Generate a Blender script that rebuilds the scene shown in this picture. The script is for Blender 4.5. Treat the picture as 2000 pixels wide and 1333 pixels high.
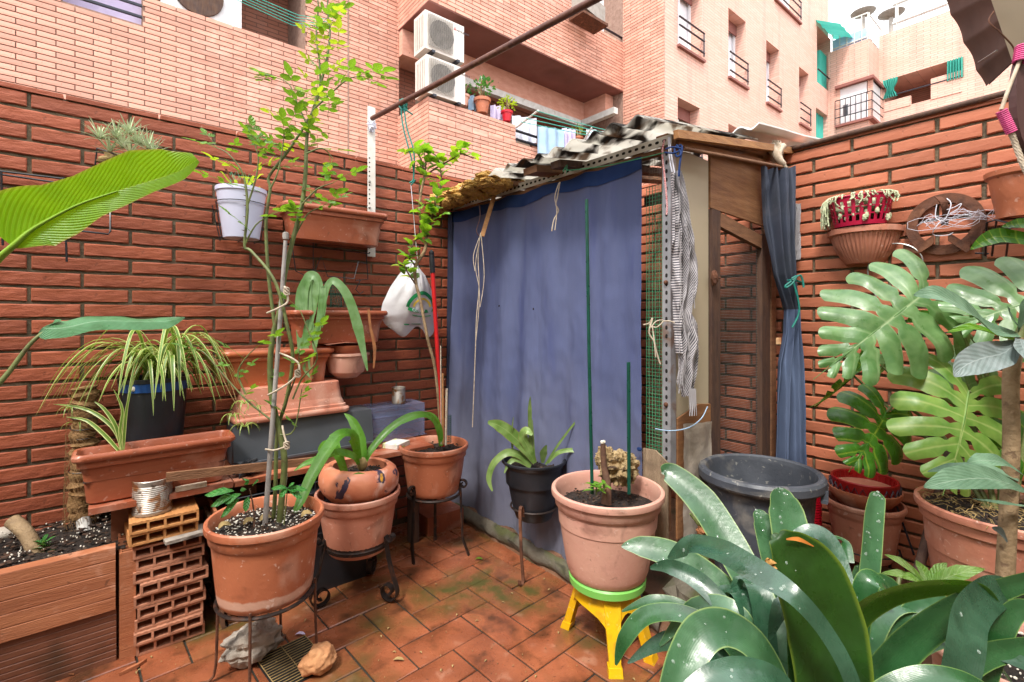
import bpy, math, random
from mathutils import Vector, Matrix, noise
R_ = random.Random(7)
for o in list(bpy.data.objects): bpy.data.objects.remove(o)
SC = bpy.context.scene
COL = SC.collection
rad = math.radians
# ---------------------------------------------------------------- camera, sky, sun, exposure
CAMH = 1.2
cam = bpy.data.cameras.new('camera'); camo = bpy.data.objects.new('camera', cam); COL.objects.link(camo)
camo.location = (0, 0, CAMH); camo.rotation_euler = (rad(90), 0, rad(-39.5))
cam.sensor_width = 36; cam.lens = 17.1; cam.shift_y = -0.0243; cam.clip_start = .03; cam.clip_end = 800
SC.camera = camo
W = bpy.data.worlds.new('World'); SC.world = W; W.use_nodes = True
nt = W.node_tree; bg = nt.nodes['Background']; bg.inputs['Strength'].default_value = .12
sky = nt.nodes.new('ShaderNodeTexSky'); sky.sky_type = 'NISHITA'; sky.sun_disc = False
SUN_EL, SUN_AZ = rad(56), rad(243)
sky.sun_elevation = SUN_EL; sky.sun_rotation = SUN_AZ; sky.dust_density = 4; sky.air_density = 1.2; sky.ozone_density = .6
mixw = nt.nodes.new('ShaderNodeMix'); mixw.data_type = 'RGBA'; mixw.inputs[0].default_value = .8
mixw.inputs[7].default_value = (14, 14.2, 14.6, 1)
nt.links.new(sky.outputs[0], mixw.inputs[6]); nt.links.new(mixw.outputs[2], bg.inputs[0])
sun = bpy.data.lights.new('sun', 'SUN'); sun.energy = 2.1; sun.angle = rad(11); sun.color = (1, .95, .88)
suno = bpy.data.objects.new('sun', sun); COL.objects.link(suno)
sd = Vector((math.sin(SUN_AZ)*math.cos(SUN_EL), math.cos(SUN_AZ)*math.cos(SUN_EL), math.sin(SUN_EL)))
suno.rotation_euler = (-sd).to_track_quat('-Z', 'Y').to_euler(); suno.location = (0, 0, 12)
SC.view_settings.view_transform = 'Standard'; SC.view_settings.look = 'None'
SC.view_settings.exposure = 1.08; SC.view_settings.gamma = 1; SC.view_settings.use_curve_mapping = False
try:
    SC.cycles.max_bounces = 7; SC.cycles.transparent_max_bounces = 12; SC.cycles.diffuse_bounces = 4
except Exception: pass
# ---------------------------------------------------------------- the survey of the place: points along sight lines
FW = Vector((.636, .772, 0)); RT = Vector((.772, -.636, 0)); ORIG = Vector((0, 0, CAMH))
def ray(x, y): return FW + RT*((x-1000)/950) + Vector((0, 0, (618-y)/950))
def P(x, y, d): return ORIG + ray(x, y)*d
def PY(x, y, Y): r = ray(x, y); return ORIG + r*(Y/r.y)
def PX(x, y, X): r = ray(x, y); return ORIG + r*(X/r.x)
def PZ(x, y, z=0): r = ray(x, y); return ORIG + r*((z-CAMH)/r.z)
V = Vector
TOCAM = V((-.636, -.772, 0))
def spline(pts, k=4):
    pts = [V(p) for p in pts]; n = len(pts)
    if n < 3 or k < 2: return pts
    out = []
    for i in range(n-1):
        a, b, c, d = pts[max(i-1, 0)], pts[i], pts[i+1], pts[min(i+2, n-1)]
        for j in range(k):
            t = j/k
            out.append(.5*((2*b)+(c-a)*t+(2*a-5*b+4*c-d)*t*t+(3*b-3*c+d-a)*t**3))
    out.append(pts[-1]); return out
def lerpl(L, s):
    s = max(0, min(1, s))*(len(L)-1); i = min(int(s), len(L)-2) if len(L) > 1 else 0
    return L[i]+(L[i+1]-L[i])*(s-i) if len(L) > 1 else L[0]
class MB:
    def __init__(s): s.v = []; s.f = []; s.uv = {}
    def box(s, c, d, M=None):
        c = V(c); i0 = len(s.v)
        for z in (-.5, .5):
            for x, y in ((-.5, -.5), (.5, -.5), (.5, .5), (-.5, .5)):
                p = V((x*d[0], y*d[1], z*d[2])); s.v.append(c+(M @ p if M else p))
        for q in ((0, 3, 2, 1), (4, 5, 6, 7), (0, 1, 5, 4), (1, 2, 6, 5), (2, 3, 7, 6), (3, 0, 4, 7)):
            s.f.append(tuple(i0+k for k in q))
        return s
    def bbox(s, lo, hi): lo, hi = V(lo), V(hi); return s.box((lo+hi)/2, hi-lo)
    def beam(s, a, b, w, h, up=(0, 0, 1)):
        a, b = V(a), V(b); x = (b-a).normalized(); y = V(up).cross(x).normalized(); z = x.cross(y)
        M = Matrix((x, y, z)).transposed(); return s.box((a+b)/2, ((b-a).length, w, h), M)
    def tube(s, pts, r, n=6, k=1, closed=False):
        pts = spline(pts, k) if k > 1 else [V(p) for p in pts]
        m = len(pts); i0 = len(s.v)
        rr = r if isinstance(r, (list, tuple)) else [r, r]
        N = None
        for i, p in enumerate(pts):
            if closed: T = pts[(i+1) % m]-pts[i-1]
            else: T = pts[min(i+1, m-1)]-pts[max(i-1, 0)]
            T = T.normalized() if T.length > 1e-9 else V((0, 0, 1))
            if N is None:
                N = T.cross(V((0, 0, 1)));  N = N if N.length > .05 else T.cross(V((0, 1, 0)))
            N = (N-T*N.dot(T)).normalized(); B = T.cross(N); q = lerpl(rr, i/max(m-1, 1))
            for j in range(n):
                a = 2*math.pi*j/n; s.v.append(p+(N*math.cos(a)+B*math.sin(a))*q)
        for i in range(m if closed else m-1):
            for j in range(n):
                a = i0+i*n; b = i0+((i+1) % m)*n
                s.f.append((a+j, a+(j+1) % n, b+(j+1) % n, b+j))
        if not closed:
            s.f.append(tuple(i0+j for j in range(n))[::-1]); s.f.append(tuple(i0+(m-1)*n+j for j in range(n)))
        return s
    def lathe(s, prof, c, n=40, tilt=None, sx=1, sy=1, rot=0, flute=None):
        c = V(c); i0 = len(s.v); m = len(prof)
        for k, (r, z) in enumerate(prof):
            for j in range(n):
                a = 2*math.pi*j/n+rot; q = r*(flute(a, k/(m-1)) if flute else 1)
                p = V((q*math.cos(a)*sx, q*math.sin(a)*sy, z)); s.v.append(c+(tilt @ p if tilt else p))
        for k in range(m-1):
            for j in range(n):
                a = i0+k*n; b = a+n; s.f.append((a+j, a+(j+1) % n, b+(j+1) % n, b+j))
        if prof[0][0] > 1e-4 and prof[-1][0] > 1e-4: return s
        if prof[0][0] > 1e-4: s.f.append(tuple(i0+j for j in range(n))[::-1])
        if prof[-1][0] > 1e-4: s.f.append(tuple(i0+(m-1)*n+j for j in range(n)))
        return s
    def grid(s, nu, nv, fn, uvf=None, flip=False):
        i0 = len(s.v)
        for j in range(nv+1):
            for i in range(nu+1):
                s.v.append(V(fn(i/nu, j/nv)))
                s.uv[len(s.v)-1] = uvf(i/nu, j/nv) if uvf else (i/nu, j/nv)
        for j in range(nv):
            for i in range(nu):
                a = i0+j*(nu+1)+i; q = (a, a+1, a+nu+2, a+nu+1); s.f.append(q[::-1] if flip else q)
        return s
    def blade(s, pts, wid, nrm=(0, 0, 1), fold=.15, nc=4, k=4, wav=0, wf=3):
        P_ = spline(pts, k); m = len(P_)-1
        nr = [V(q) for q in nrm] if isinstance(nrm, list) else [V(nrm)]
        fr = []
        for i, p in enumerate(P_):
            T = (P_[min(i+1, m)]-P_[max(i-1, 0)]).normalized(); N = lerpl(nr, i/m)
            S = T.cross(N); S = S.normalized() if S.length > 1e-4 else V((1, 0, 0)); fr.append((p, S, S.cross(T)))
        def fn(u, v):
            i = round(v*m); p, S, N = fr[i]; w = lerpl(wid, i/m); q = 2*u-1
            if isinstance(w, Vector): w = (w[0] if q < 0 else w[1])*2
            ww = math.sin(v*wf*6.283+(1 if q > 0 else 0))*wav*w*abs(q)
            return p+S*q*w/2+N*(abs(q)**1.3*w/2*fold+ww)
        return s.grid(nc, m, fn)
    def ball(s, c, r, n=12, m=8, amp=0, fr=3, seed=0, M=None):
        c = V(c); r = V((r, r, r)) if not isinstance(r, (tuple, list, Vector)) else V(r); i0 = len(s.v)
        for i in range(m+1):
            th = math.pi*i/m
            for j in range(n):
                ph = 2*math.pi*j/n; d = V((math.sin(th)*math.cos(ph), math.sin(th)*math.sin(ph), math.cos(th)))
                q = 1+amp*(noise.noise(d*fr+V((seed, 0, 0)))+.5*noise.noise(d*fr*2.7+V((seed, 5, 0)))) if amp else 1
                p = V((d.x*r.x, d.y*r.y, d.z*r.z))*q; s.v.append(c+(M @ p if M else p))
        for i in range(m):
            for j in range(n):
                a = i0+i*n; b = a+n; s.f.append((a+j, b+j, b+(j+1) % n, a+(j+1) % n))
        return s
    def prism(s, poly, o, U, Vv, th):
        o, U, Vv = V(o), V(U), V(Vv); N = U.cross(Vv).normalized()*th; i0 = len(s.v); n = len(poly)
        for e in (0, 1):
            for x, y in poly: s.v.append(o+U*x+Vv*y+N*e)
        s.f.append(tuple(i0+k for k in range(n))[::-1]); s.f.append(tuple(i0+n+k for k in range(n)))
        for k in range(n): s.f.append((i0+k, i0+(k+1) % n, i0+n+(k+1) % n, i0+n+k))
        return s
    def mesh(s, name, mat, off=V((0, 0, 0)), smooth=False):
        me = bpy.data.meshes.new(name); me.from_pydata([tuple(p-off) for p in s.v], [], s.f)
        if s.uv:
            ul = me.uv_layers.new(name='UVMap'); g = s.uv.get
            ul.data.foreach_set('uv', [c for l in me.loops for c in g(l.vertex_index, (0, 0))])
        if mat: me.materials.append(mat)
        if smooth:
            me.polygons.foreach_set('use_smooth', [True]*len(me.polygons))
            try: me.set_sharp_from_angle(angle=rad(smooth if smooth is not True else 50))
            except Exception: pass
        me.update(); return me
ORG = {}
def thing(name, label, cat, loc=(0, 0, 0), group=None, kind=None):
    o = bpy.data.objects.new(name, None); COL.objects.link(o); o.location = loc; o.empty_display_size = .05
    if label: o['label'] = label
    if cat: o['category'] = cat
    if group: o['group'] = group
    if kind: o['kind'] = kind
    ORG[o.name] = V(loc); return o
def part(par, name, mb, mat, smooth=False, label=None, kind=None):
    off = ORG[par.name]; o = bpy.data.objects.new(name, mb.mesh(name, mat, off, smooth)); COL.objects.link(o)
    o.parent = par; ORG[o.name] = off
    if label: o['label'] = label
    if kind: o['kind'] = kind
    return o
def solo(name, label, cat, mb, mat, smooth=False, group=None, kind=None):
    xs = [p.x for p in mb.v]; ys = [p.y for p in mb.v]; zs = [p.z for p in mb.v]
    off = V(((min(xs)+max(xs))/2, (min(ys)+max(ys))/2, min(zs)))
    o = bpy.data.objects.new(name, mb.mesh(name, mat, off, smooth)); COL.objects.link(o); o.location = off
    if label: o['label'] = label
    if cat: o['category'] = cat
    if group: o['group'] = group
    if kind: o['kind'] = kind
    ORG[o.name] = off; return o
def text(par, body, size, Mx, mt, ext=.0008):
    tx = bpy.data.curves.new('lettering', 'FONT'); tx.body = body; tx.size = size; tx.extrude = ext; tx.resolution_u = 3
    to = bpy.data.objects.new('tmp', tx); COL.objects.link(to); bpy.context.view_layer.update()
    me = bpy.data.meshes.new_from_object(to.evaluated_get(bpy.context.evaluated_depsgraph_get())); bpy.data.objects.remove(to)
    me.materials.clear(); me.materials.append(mt); o = bpy.data.objects.new('lettering', me); COL.objects.link(o); o.parent = par; o.matrix_local = Matrix.Translation(-ORG[par.name]) @ Mx; o['kind'] = 'stuff' if 0 else 'lettering'; del o['kind']; return o
def inst(par, name, me, M):
    o = bpy.data.objects.new(name, me); COL.objects.link(o); o.parent = par
    o.matrix_local = Matrix.Translation(-ORG[par.name]) @ M; return o
def frame(o, x, y, z): M = Matrix((x, y, z)).transposed().to_4x4(); M.translation = o; return M
# ---------------------------------------------------------------- materials
def lin(h):
    if not isinstance(h, str): return (*h[:3], 1)
    h = h.lstrip('#'); c = [int(h[i:i+2], 16)/255 for i in (0, 2, 4)]
    return (*[x/12.92 if x <= .04045 else ((x+.055)/1.055)**2.4 for x in c], 1)
class NT:
    def __init__(s, name):
        s.m = bpy.data.materials.new(name); s.m.use_nodes = True; s.t = s.m.node_tree
        s.b = s.t.nodes['Principled BSDF']; s.out = s.t.nodes['Material Output']; s.co = s.n('ShaderNodeTexCoord')
    def n(s, t, **k):
        x = s.t.nodes.new(t)
        for a, b in k.items(): setattr(x, a, b)
        return x
    def l(s, a, b): s.t.links.new(a, b)
    def noise(s, sc, det=5, src='Object', dis=0, st=None):
        x = s.n('ShaderNodeTexNoise'); x.inputs['Scale'].default_value = sc; x.inputs['Detail'].default_value = det
        x.inputs['Distortion'].default_value = dis; v = s.co.outputs[src]
        if st:
            mp = s.n('ShaderNodeMapping'); mp.inputs['Scale'].default_value = st; s.l(v, mp.inputs[0]); v = mp.outputs[0]
        s.l(v, x.inputs['Vector']); return x.outputs['Fac']
    def rng(s, v, a, b, c=0, d=1):
        x = s.n('ShaderNodeMapRange'); s.l(v, x.inputs[0])
        for i, q in enumerate((a, b, c, d)): x.inputs[i+1].default_value = q
        return x.outputs[0]
    def mix(s, f, a, b, mode='MIX'):
        x = s.n('ShaderNodeMix', data_type='RGBA', blend_type=mode)
        if isinstance(f, float) or isinstance(f, int): x.inputs[0].default_value = f
        else: s.l(f, x.inputs[0])
        for i, q in ((6, a), (7, b)):
            if isinstance(q, tuple): x.inputs[i].default_value = q
            else: s.l(q, x.inputs[i])
        return x.outputs[2]
    def math(s, op, a, b=0.0):
        x = s.n('ShaderNodeMath', operation=op)
        for i, q in enumerate((a, b)):
            if isinstance(q, (int, float)): x.inputs[i].default_value = q
            else: s.l(q, x.inputs[i])
        return x.outputs[0]
    def randv(s, amt):
        oi = s.n('ShaderNodeObjectInfo'); g = s.n('ShaderNodeNewGeometry')
        r = s.math('FRACT', s.math('ADD', oi.outputs['Random'], g.outputs['Random Per Island']))
        return s.rng(r, 0, 1, 1-amt, 1+amt)
    def valmul(s, c, f):
        x = s.n('ShaderNodeHueSaturation'); s.l(f, x.inputs['Value'])
        if isinstance(c, tuple): x.inputs['Color'].default_value = c
        else: s.l(c, x.inputs['Color'])
        return x.outputs[0]
    def bump(s, h, dist, st=1.0, prev=None):
        x = s.n('ShaderNodeBump'); x.inputs['Distance'].default_value = dist; x.inputs['Strength'].default_value = st
        s.l(h, x.inputs['Height'])
        if prev: s.l(prev, x.inputs['Normal'])
        return x.outputs[0]
    def sep(s, src='UV'):
        x = s.n('ShaderNodeSeparateXYZ'); s.l(s.co.outputs[src], x.inputs[0]); return x.outputs
def mat(name, col, rough=.6, col2=None, sc=8, rnd=0, bump=0, bsc=80, metal=0, dirt=None, spec=.5, st=None, alpha=1, trans=0, coat=0, vrough=.12):
    t = NT(name); b = t.b; c = lin(col)
    c2 = lin(col2) if col2 else tuple(x*.72 for x in c[:3])+(1,)
    cc = t.mix(t.rng(t.noise(sc, 6, dis=.4, st=st), .35, .68), c, c2)
    for d in (dirt or []):
        cc = t.mix(t.rng(t.noise(d[1], 7, dis=.6), d[2], d[3], 0, d[4] if len(d) > 4 else 1), cc, lin(d[0]))
    if rnd: cc = t.valmul(cc, t.randv(rnd))
    t.l(cc, b.inputs['Base Color'])
    t.l(t.rng(t.noise(sc*2.3, 4), .3, .7, max(.02, rough-vrough), min(1, rough+vrough)), b.inputs['Roughness'])
    b.inputs['Metallic'].default_value = metal; b.inputs['Specular IOR Level'].default_value = spec
    b.inputs['Coat Weight'].default_value = coat
    if alpha < 1: b.inputs['Alpha'].default_value = alpha
    if bump: t.l(t.bump(t.noise(bsc, 6, st=st), bump), b.inputs['Normal'])
    if trans:
        tr = t.n('ShaderNodeBsdfTranslucent'); t.l(cc, tr.inputs[0]); ms = t.n('ShaderNodeMixShader'); ms.inputs[0].default_value = trans
        t.l(b.outputs[0], ms.inputs[1]); t.l(tr.outputs[0], ms.inputs[2]); t.l(ms.outputs[0], t.out.inputs[0])
    return t.m
def leafmat(name, c1, c2, rib=None, vmix=.45, edge=None, veins=0, slant=.5, rough=.35, trans=.3, rnd=.15, stripe=None, vb=.0006, tcol=None, spec=.5, ribw=.05, fine=0):
    t = NT(name); b = t.b; u, v, _ = t.sep(); a = t.math('ABSOLUTE', t.math('SUBTRACT', u, .5)); a = t.math('MULTIPLY', a, 2.0)
    cc = t.mix(t.rng(t.noise(22, 5, dis=.3), .35, .7), lin(c1), lin(c2))
    nrm = None
    if stripe: cc = t.mix(t.rng(a, stripe[1], stripe[2], 0, 1), lin(stripe[0]), cc) if not stripe[3] else t.mix(t.rng(a, stripe[1], stripe[2], 0, 1), cc, lin(stripe[0]))
    if veins:
        w = t.math('FRACT', t.math('SUBTRACT', t.math('MULTIPLY', v, float(veins)), t.math('MULTIPLY', a, slant*veins*.2)))
        tri = t.math('ABSOLUTE', t.math('SUBTRACT', w, .5)); vm = t.rng(tri, .0, .09, 1, 0)
        cc = t.mix(t.math('MULTIPLY', vm, vmix), cc, lin(rib or c2)); nrm = t.bump(t.rng(tri, 0, .5), vb*4)
    if fine:
        fw = t.math('SINE', t.math('MULTIPLY', u, float(fine)*6.283)); nrm = t.bump(fw, vb, .12, nrm); cc = t.mix(t.rng(t.noise(7, 4), .4, .7, 0, .5), cc, lin(c1)); cc = t.mix(t.rng(fw, -1, 1, 0, .04), cc, lin('#ffffff'), 'OVERLAY')
    if rib: cc = t.mix(t.rng(a, 0, ribw, .85, 0), cc, lin(rib))
    if edge: cc = t.mix(t.rng(a, .9, 1, 0, .8), cc, lin(edge))
    if rnd: cc = t.valmul(cc, t.randv(rnd))
    t.l(cc, b.inputs['Base Color']); b.inputs['Specular IOR Level'].default_value = spec
    t.l(t.rng(t.noise(40, 3), .3, .7, rough-.1, rough+.15), b.inputs['Roughness'])
    nrm = t.bump(t.noise(130, 3), .0008, .5, nrm); t.l(nrm, b.inputs['Normal'])
    tr = t.n('ShaderNodeBsdfTranslucent'); t.l(t.mix(.6, cc, lin(tcol or c2)), tr.inputs[0]); ms = t.n('ShaderNodeMixShader'); ms.inputs[0].default_value = trans
    t.l(b.outputs[0], ms.inputs[1]); t.l(tr.outputs[0], ms.inputs[2]); t.l(ms.outputs[0], t.out.inputs[0])
    return t.m
def brickmat(name, c1, c2, c3, pit=1.0):
    t = NT(name); b = t.b
    n1 = t.noise(6, 5, st=(1, 1, 3)); cc = t.mix(t.rng(n1, .35, .65), lin(c1), lin(c2))
    cc = t.mix(t.rng(t.noise(3.1, 6, dis=1), .55, .72, 0, .7), cc, lin(c3))
    cc = t.mix(t.rng(t.noise(34, 6), .66, .75, 0, .5), cc, lin('#3a1c14'))
    cc = t.mix(t.rng(t.noise(110, 2), .72, .76, 0, .6), cc, lin('#d8b8a4'))
    cc = t.valmul(cc, t.randv(.16)); t.l(cc, b.inputs['Base Color'])
    t.l(t.rng(n1, .3, .7, .5, .75), b.inputs['Roughness']); b.inputs['Specular IOR Level'].default_value = .35
    n = t.bump(t.noise(30, 7, st=(.5, .5, 2.2)), .006*pit, .7); t.l(t.bump(t.noise(160, 4), .002*pit, .6, n), b.inputs['Normal']); return t.m
def farbrick(name, c1, c2, mo, ax, pitch=.0605, length=.3):
    t = NT(name); b = t.b; s = t.sep('Object'); cx = t.n('ShaderNodeCombineXYZ')
    t.l(s[ax], cx.inputs[0]); t.l(s[2], cx.inputs[1]); br = t.n('ShaderNodeTexBrick'); t.l(cx.outputs[0], br.inputs[0])
    br.inputs['Scale'].default_value = 1; br.inputs['Brick Width'].default_value = length; br.inputs['Row Height'].default_value = pitch
    br.inputs['Mortar Size'].default_value = .006; br.inputs['Mortar Smooth'].default_value = .2
    for k, q in (('Color1', c1), ('Color2', c2), ('Mortar', mo)): br.inputs[k].default_value = lin(q)
    cc = t.mix(t.rng(t.noise(1.1, 5), .4, .7, 0, .35), br.outputs[0], lin(c2)); cc = t.mix(t.rng(t.noise(1.4, 6, st=(3, 3, .35)), .52, .7, 0, .22), cc, lin('#8c6c62')); t.l(cc, b.inputs['Base Color'])
    b.inputs['Roughness'].default_value = .8; t.l(t.bump(br.outputs['Fac'], -.01), b.inputs['Normal']); return t.m
M = {}
M['brickL'] = brickmat('old_red_brick', '#9a5338', '#884630', '#a66244')
M['brickR'] = brickmat('orange_red_brick', '#b66e50', '#a96348', '#c07e60', .5)
M['brickF'] = brickmat('pale_facade_brick', '#d29e8a', '#c68e7a', '#daac9a', .4)
M['mortar'] = mat('dark_mortar', '#6e614c', .95, '#4e4536', 20, bump=.004, bsc=90, dirt=[('#7a7060', 7, .55, .7, .6)])
M['mortarF'] = mat('facade_mortar', '#9c8072', .95, '#84685a', 20, bump=.002)
M['farC'] = farbrick('facade_brick_glare_x', '#e0b4a4', '#d8a896', '#b89a8c', 0)  # both far bricks lightened to paint in glare and overexposure
M['farD'] = farbrick('facade_brick_glare_y', '#e0b4a4', '#d8a896', '#b89a8c', 1)
M['farY'] = farbrick('facade_brick_side', '#c47a5e', '#b46c50', '#7c4c3c', 1)
M['farXd'] = farbrick('shaded_recess_brick', '#a06a56', '#945e4a', '#6c4c3e', 0)  # brick copy darkened to paint in the shade inside niches and loggias
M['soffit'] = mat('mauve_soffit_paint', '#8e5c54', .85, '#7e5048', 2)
def tcmat(name, c, c2, lime=.5, rough=.5):
    return mat(name, c, rough, c2, 5, bump=.0012, bsc=60, dirt=[('#dab8a4', 7, .53, .7, lime), ('#5e3424', 11, .58, .72, .55), ('#e8cfc0', 55, .64, .7, lime*.8), ('#4a3a28', 30, .66, .72, .35)])
M['tc1'] = tcmat('terracotta_plastic', '#bb7050', '#ae6444', .4)
M['tc2'] = tcmat('terracotta_faded', '#c08068', '#b0705a', .55)
M['tc3'] = tcmat('terracotta_pink', '#d0a08c', '#c69080', .35)
M['tc4'] = tcmat('terracotta_brown', '#a0583c', '#924c32', .3, .4)
M['tc5'] = tcmat('terracotta_box', '#b2623c', '#a25432', .3, .4)
def limed():
    t = NT('terracotta_with_lime_ring'); b = t.b; z = t.sep('Object')[2]; zn = t.math('ADD', z, t.math('MULTIPLY', t.noise(18, 4), .03))
    cc = t.mix(t.rng(t.noise(5, 5), .35, .65), lin('#bc704e'), lin('#ac6244'))
    band = t.math('MULTIPLY', t.rng(zn, .030, .036), t.rng(zn, .064, .058)); cc = t.mix(t.math('MULTIPLY', band, .6), cc, lin('#dcb8a4'))
    cc = t.mix(t.rng(t.noise(7, 7, dis=.6), .55, .7, 0, .5), cc, lin('#d8ae98')); cc = t.mix(t.rng(t.noise(12, 7), .58, .72, 0, .5), cc, lin('#5e3424')); cc = t.mix(t.rng(t.noise(60, 5), .64, .7, 0, .5), cc, lin('#ead2c4'))
    t.l(cc, b.inputs['Base Color']); b.inputs['Roughness'].default_value = .42; t.l(t.bump(t.noise(60, 6), .0012), b.inputs['Normal']); return t.m
M['tcl'] = limed()
def canvas():
    t = NT('faded_blue_canvas'); b = t.b; z = t.sep('Object')[2]; zn = t.math('ADD', z, t.math('MULTIPLY', t.noise(2.5, 5, st=(1, 1, .5)), .9))
    cc = t.mix(t.rng(t.noise(3, 5, st=(1, 2.5, .35)), .35, .68), lin('#5e6688'), lin('#50587c'))
    cc = t.mix(t.rng(t.noise(4, 6, st=(1, 3, .5)), .55, .75, 0, .5), cc, lin('#444c7c'))
    cc = t.mix(t.rng(zn, -.45, -1.25, 0, .75), cc, lin('#80808a')); cc = t.mix(t.rng(zn, .3, .55, 0, .45), cc, lin('#6c6266'))
    t.l(cc, b.inputs['Base Color']); b.inputs['Roughness'].default_value = .9; b.inputs['Specular IOR Level'].default_value = .2
    n = t.bump(t.noise(6, 4, st=(1, 3, .6)), .012, .6); t.l(t.bump(t.noise(300, 3), .0012, .6, n), b.inputs['Normal'])
    tr = t.n('ShaderNodeBsdfTranslucent'); t.l(cc, tr.inputs[0]); ms = t.n('ShaderNodeMixShader'); ms.inputs[0].default_value = .12
    t.l(b.outputs[0], ms.inputs[1]); t.l(tr.outputs[0], ms.inputs[2]); t.l(ms.outputs[0], t.out.inputs[0]); return t.m
M['bluec'] = canvas()
M['greywood'] = mat('grey_weathered_ply', '#a28c72', .85, '#84705a', 6, bump=.004, bsc=60, st=(1, 6, 1), dirt=[('#5c4c3c', 9, .55, .7, .6)])
M['soil'] = mat('potting_soil', '#2a1f18', .95, '#120d0a', 40, bump=.012, bsc=60, dirt=[('#5a4838', 50, .58, .66, .8)])
M['perlite'] = mat('perlite_crumb', '#e6e0d4', .8, '#c0b8a8', 30)
M['crumb'] = mat('bark_crumb', '#4a3222', .9, '#1c1410', 30, rnd=.5)
M['hollow'] = mat('hollow_clay_brick', '#b88064', .8, '#a06a50', 12, bump=.002, rnd=.12, dirt=[('#6a4a38', 9, .6, .75, .6)])
M['hollowY'] = mat('hollow_clay_brick_yellowed', '#c89058', .75, '#b07440', 10, bump=.002, dirt=[('#5e4e20', 9, .6, .75, .7)])
M['hollowD'] = mat('hollow_clay_board_dark', '#80503a', .6, '#683e2a', 6, bump=.002, dirt=[('#3c2c1a', 6, .55, .75, .7)])  # darker clay for the lower board and the shelf supports
M['hollowM'] = mat('hollow_clay_board', '#b0704c', .6, '#9a5c3c', 6, bump=.002, st=(.3, 1, 5), dirt=[('#5c3a26', 5, .54, .72, .6), ('#c89478', 14, .58, .7, .5), ('#3c281a', 40, .66, .72, .5)])
M['black'] = mat('black_plastic', '#24262c', .42, '#1a1c20', 8, bump=.0006)
M['bucket'] = mat('dusty_black_rubber', '#484c54', .55, '#383c44', 6, bump=.001, dirt=[('#9a9488', 8, .56, .72, .5), ('#b8b4a8', 40, .64, .7, .4)])
M['grey'] = mat('dark_grey_plastic', '#4e5258', .4, '#404449', 4)
M['iron'] = mat('wrought_iron', '#3a302c', .5, '#2a2220', 30, metal=.5, bump=.001, dirt=[('#6e4430', 25, .55, .7, .7)])
M['rust'] = mat('rusty_iron', '#6e4632', .8, '#4c3024', 25, metal=.25, bump=.002, bsc=120, dirt=[('#8e6046', 12, .55, .7, .8)])
M['wire'] = mat('black_coated_wire', '#202228', .35, '#16181c', 20)
M['wiresil'] = mat('galvanised_wire', '#a8a8a4', .4, '#808080', 30, metal=.7)
M['pipe'] = mat('rust_brown_steel_pole', '#6a4436', .5, '#503028', 20, metal=.35, bump=.0006, dirt=[('#8a6450', 30, .6, .7, .7)])
M['white'] = mat('white_paint_chipped', '#dcd8d0', .55, '#c8c2b8', 8, dirt=[('#8c5c3c', 18, .66, .74, .8)])
M['alu'] = mat('off_white_metal', '#d6d4d0', .5, '#c0beb8', 8, dirt=[('#907c60', 12, .62, .75, .7)])
M['hole'] = mat('punched_hole_dark', '#1a1512', .9, '#0e0b0a')
M['blued'] = mat('dark_blue_canvas', '#284074', .8, '#203462', 6, bump=.001, bsc=300, trans=.15, spec=.2)
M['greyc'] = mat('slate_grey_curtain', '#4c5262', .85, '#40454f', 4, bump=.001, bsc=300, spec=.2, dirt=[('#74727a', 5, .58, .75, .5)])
M['lightc'] = mat('lit_dusty_slate_curtain', '#5e6c88', .85, '#505c76', 4, bump=.001, bsc=300, spec=.2)  # same cloth as the upper half, paler for painted-in light and dust
M['wood'] = mat('weathered_wood', '#8a6244', .8, '#6c4a32', 7, bump=.003, bsc=40, st=(1, 1, 6), dirt=[('#4a3424', 6, .6, .75, .6)])
M['woodx'] = mat('plywood_board', '#9a6e48', .75, '#7e5434', 5, bump=.002, bsc=30, st=(1, 1, 9), dirt=[('#54381f', 4, .6, .75, .6)])
M['woodl'] = mat('light_wood', '#b08050', .75, '#946640', 8, bump=.002, bsc=40, st=(1, 6, 6))
M['woodd'] = mat('dark_wood', '#5c4232', .8, '#44302a', 8, bump=.003, bsc=50, st=(6, 6, 1))
M['beige'] = mat('beige_panel_paint', '#b8ab92', .6, '#a89c84', 3, dirt=[('#5c4a38', 18, .7, .76, .9)])
M['rope'] = mat('pale_rope', '#c8baa6', .9, '#a4937e', 50, bump=.001, bsc=200)
M['jute'] = mat('jute_fibre', '#94724c', .95, '#74562f', 40, bump=.006, bsc=120)
M['teal'] = mat('teal_cord', '#128074', .6, '#0c6a60', 30)
M['stake'] = mat('green_coated_stake', '#0f4a3c', .35, '#0c3c30', 20)
M['greymesh'] = mat('green_mesh_plastic', '#3c9468', .5, '#2e7c56', 20)
M['mesh2'] = mat('rusted_wire_mesh', '#94826a', .7, '#746450', 20, metal=.2)
M['roofs'] = mat('translucent_roof_sheet', '#eceae4', .8, '#cfccc2', 5, st=(.35, 1.6, 1), bump=.004, trans=.7, dirt=[('#2c2420', 6, .48, .58, .95), ('#6a5038', 11, .55, .66, .8)])  # sheet made strongly translucent to let light into the shed
M['roofw'] = mat('pale_roof_sheet', '#e4e4e2', .7, '#d0d0cc', 4)
M['foam'] = mat('expanded_foam_yellowed', '#c49a50', .9, '#a07434', 30, bump=.02, bsc=70, dirt=[('#5a3c1c', 24, .6, .7, .8)])
M['eave'] = mat('underside_sheet_dark', '#6a5048', .9, '#54403a', 6)
M['purple'] = mat('dark_plum_wood', '#5a3c3a', .7, '#4a302e', 8)
M['pink'] = mat('pink_thread', '#d8508c', .6, '#b83c74', 40)
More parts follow.
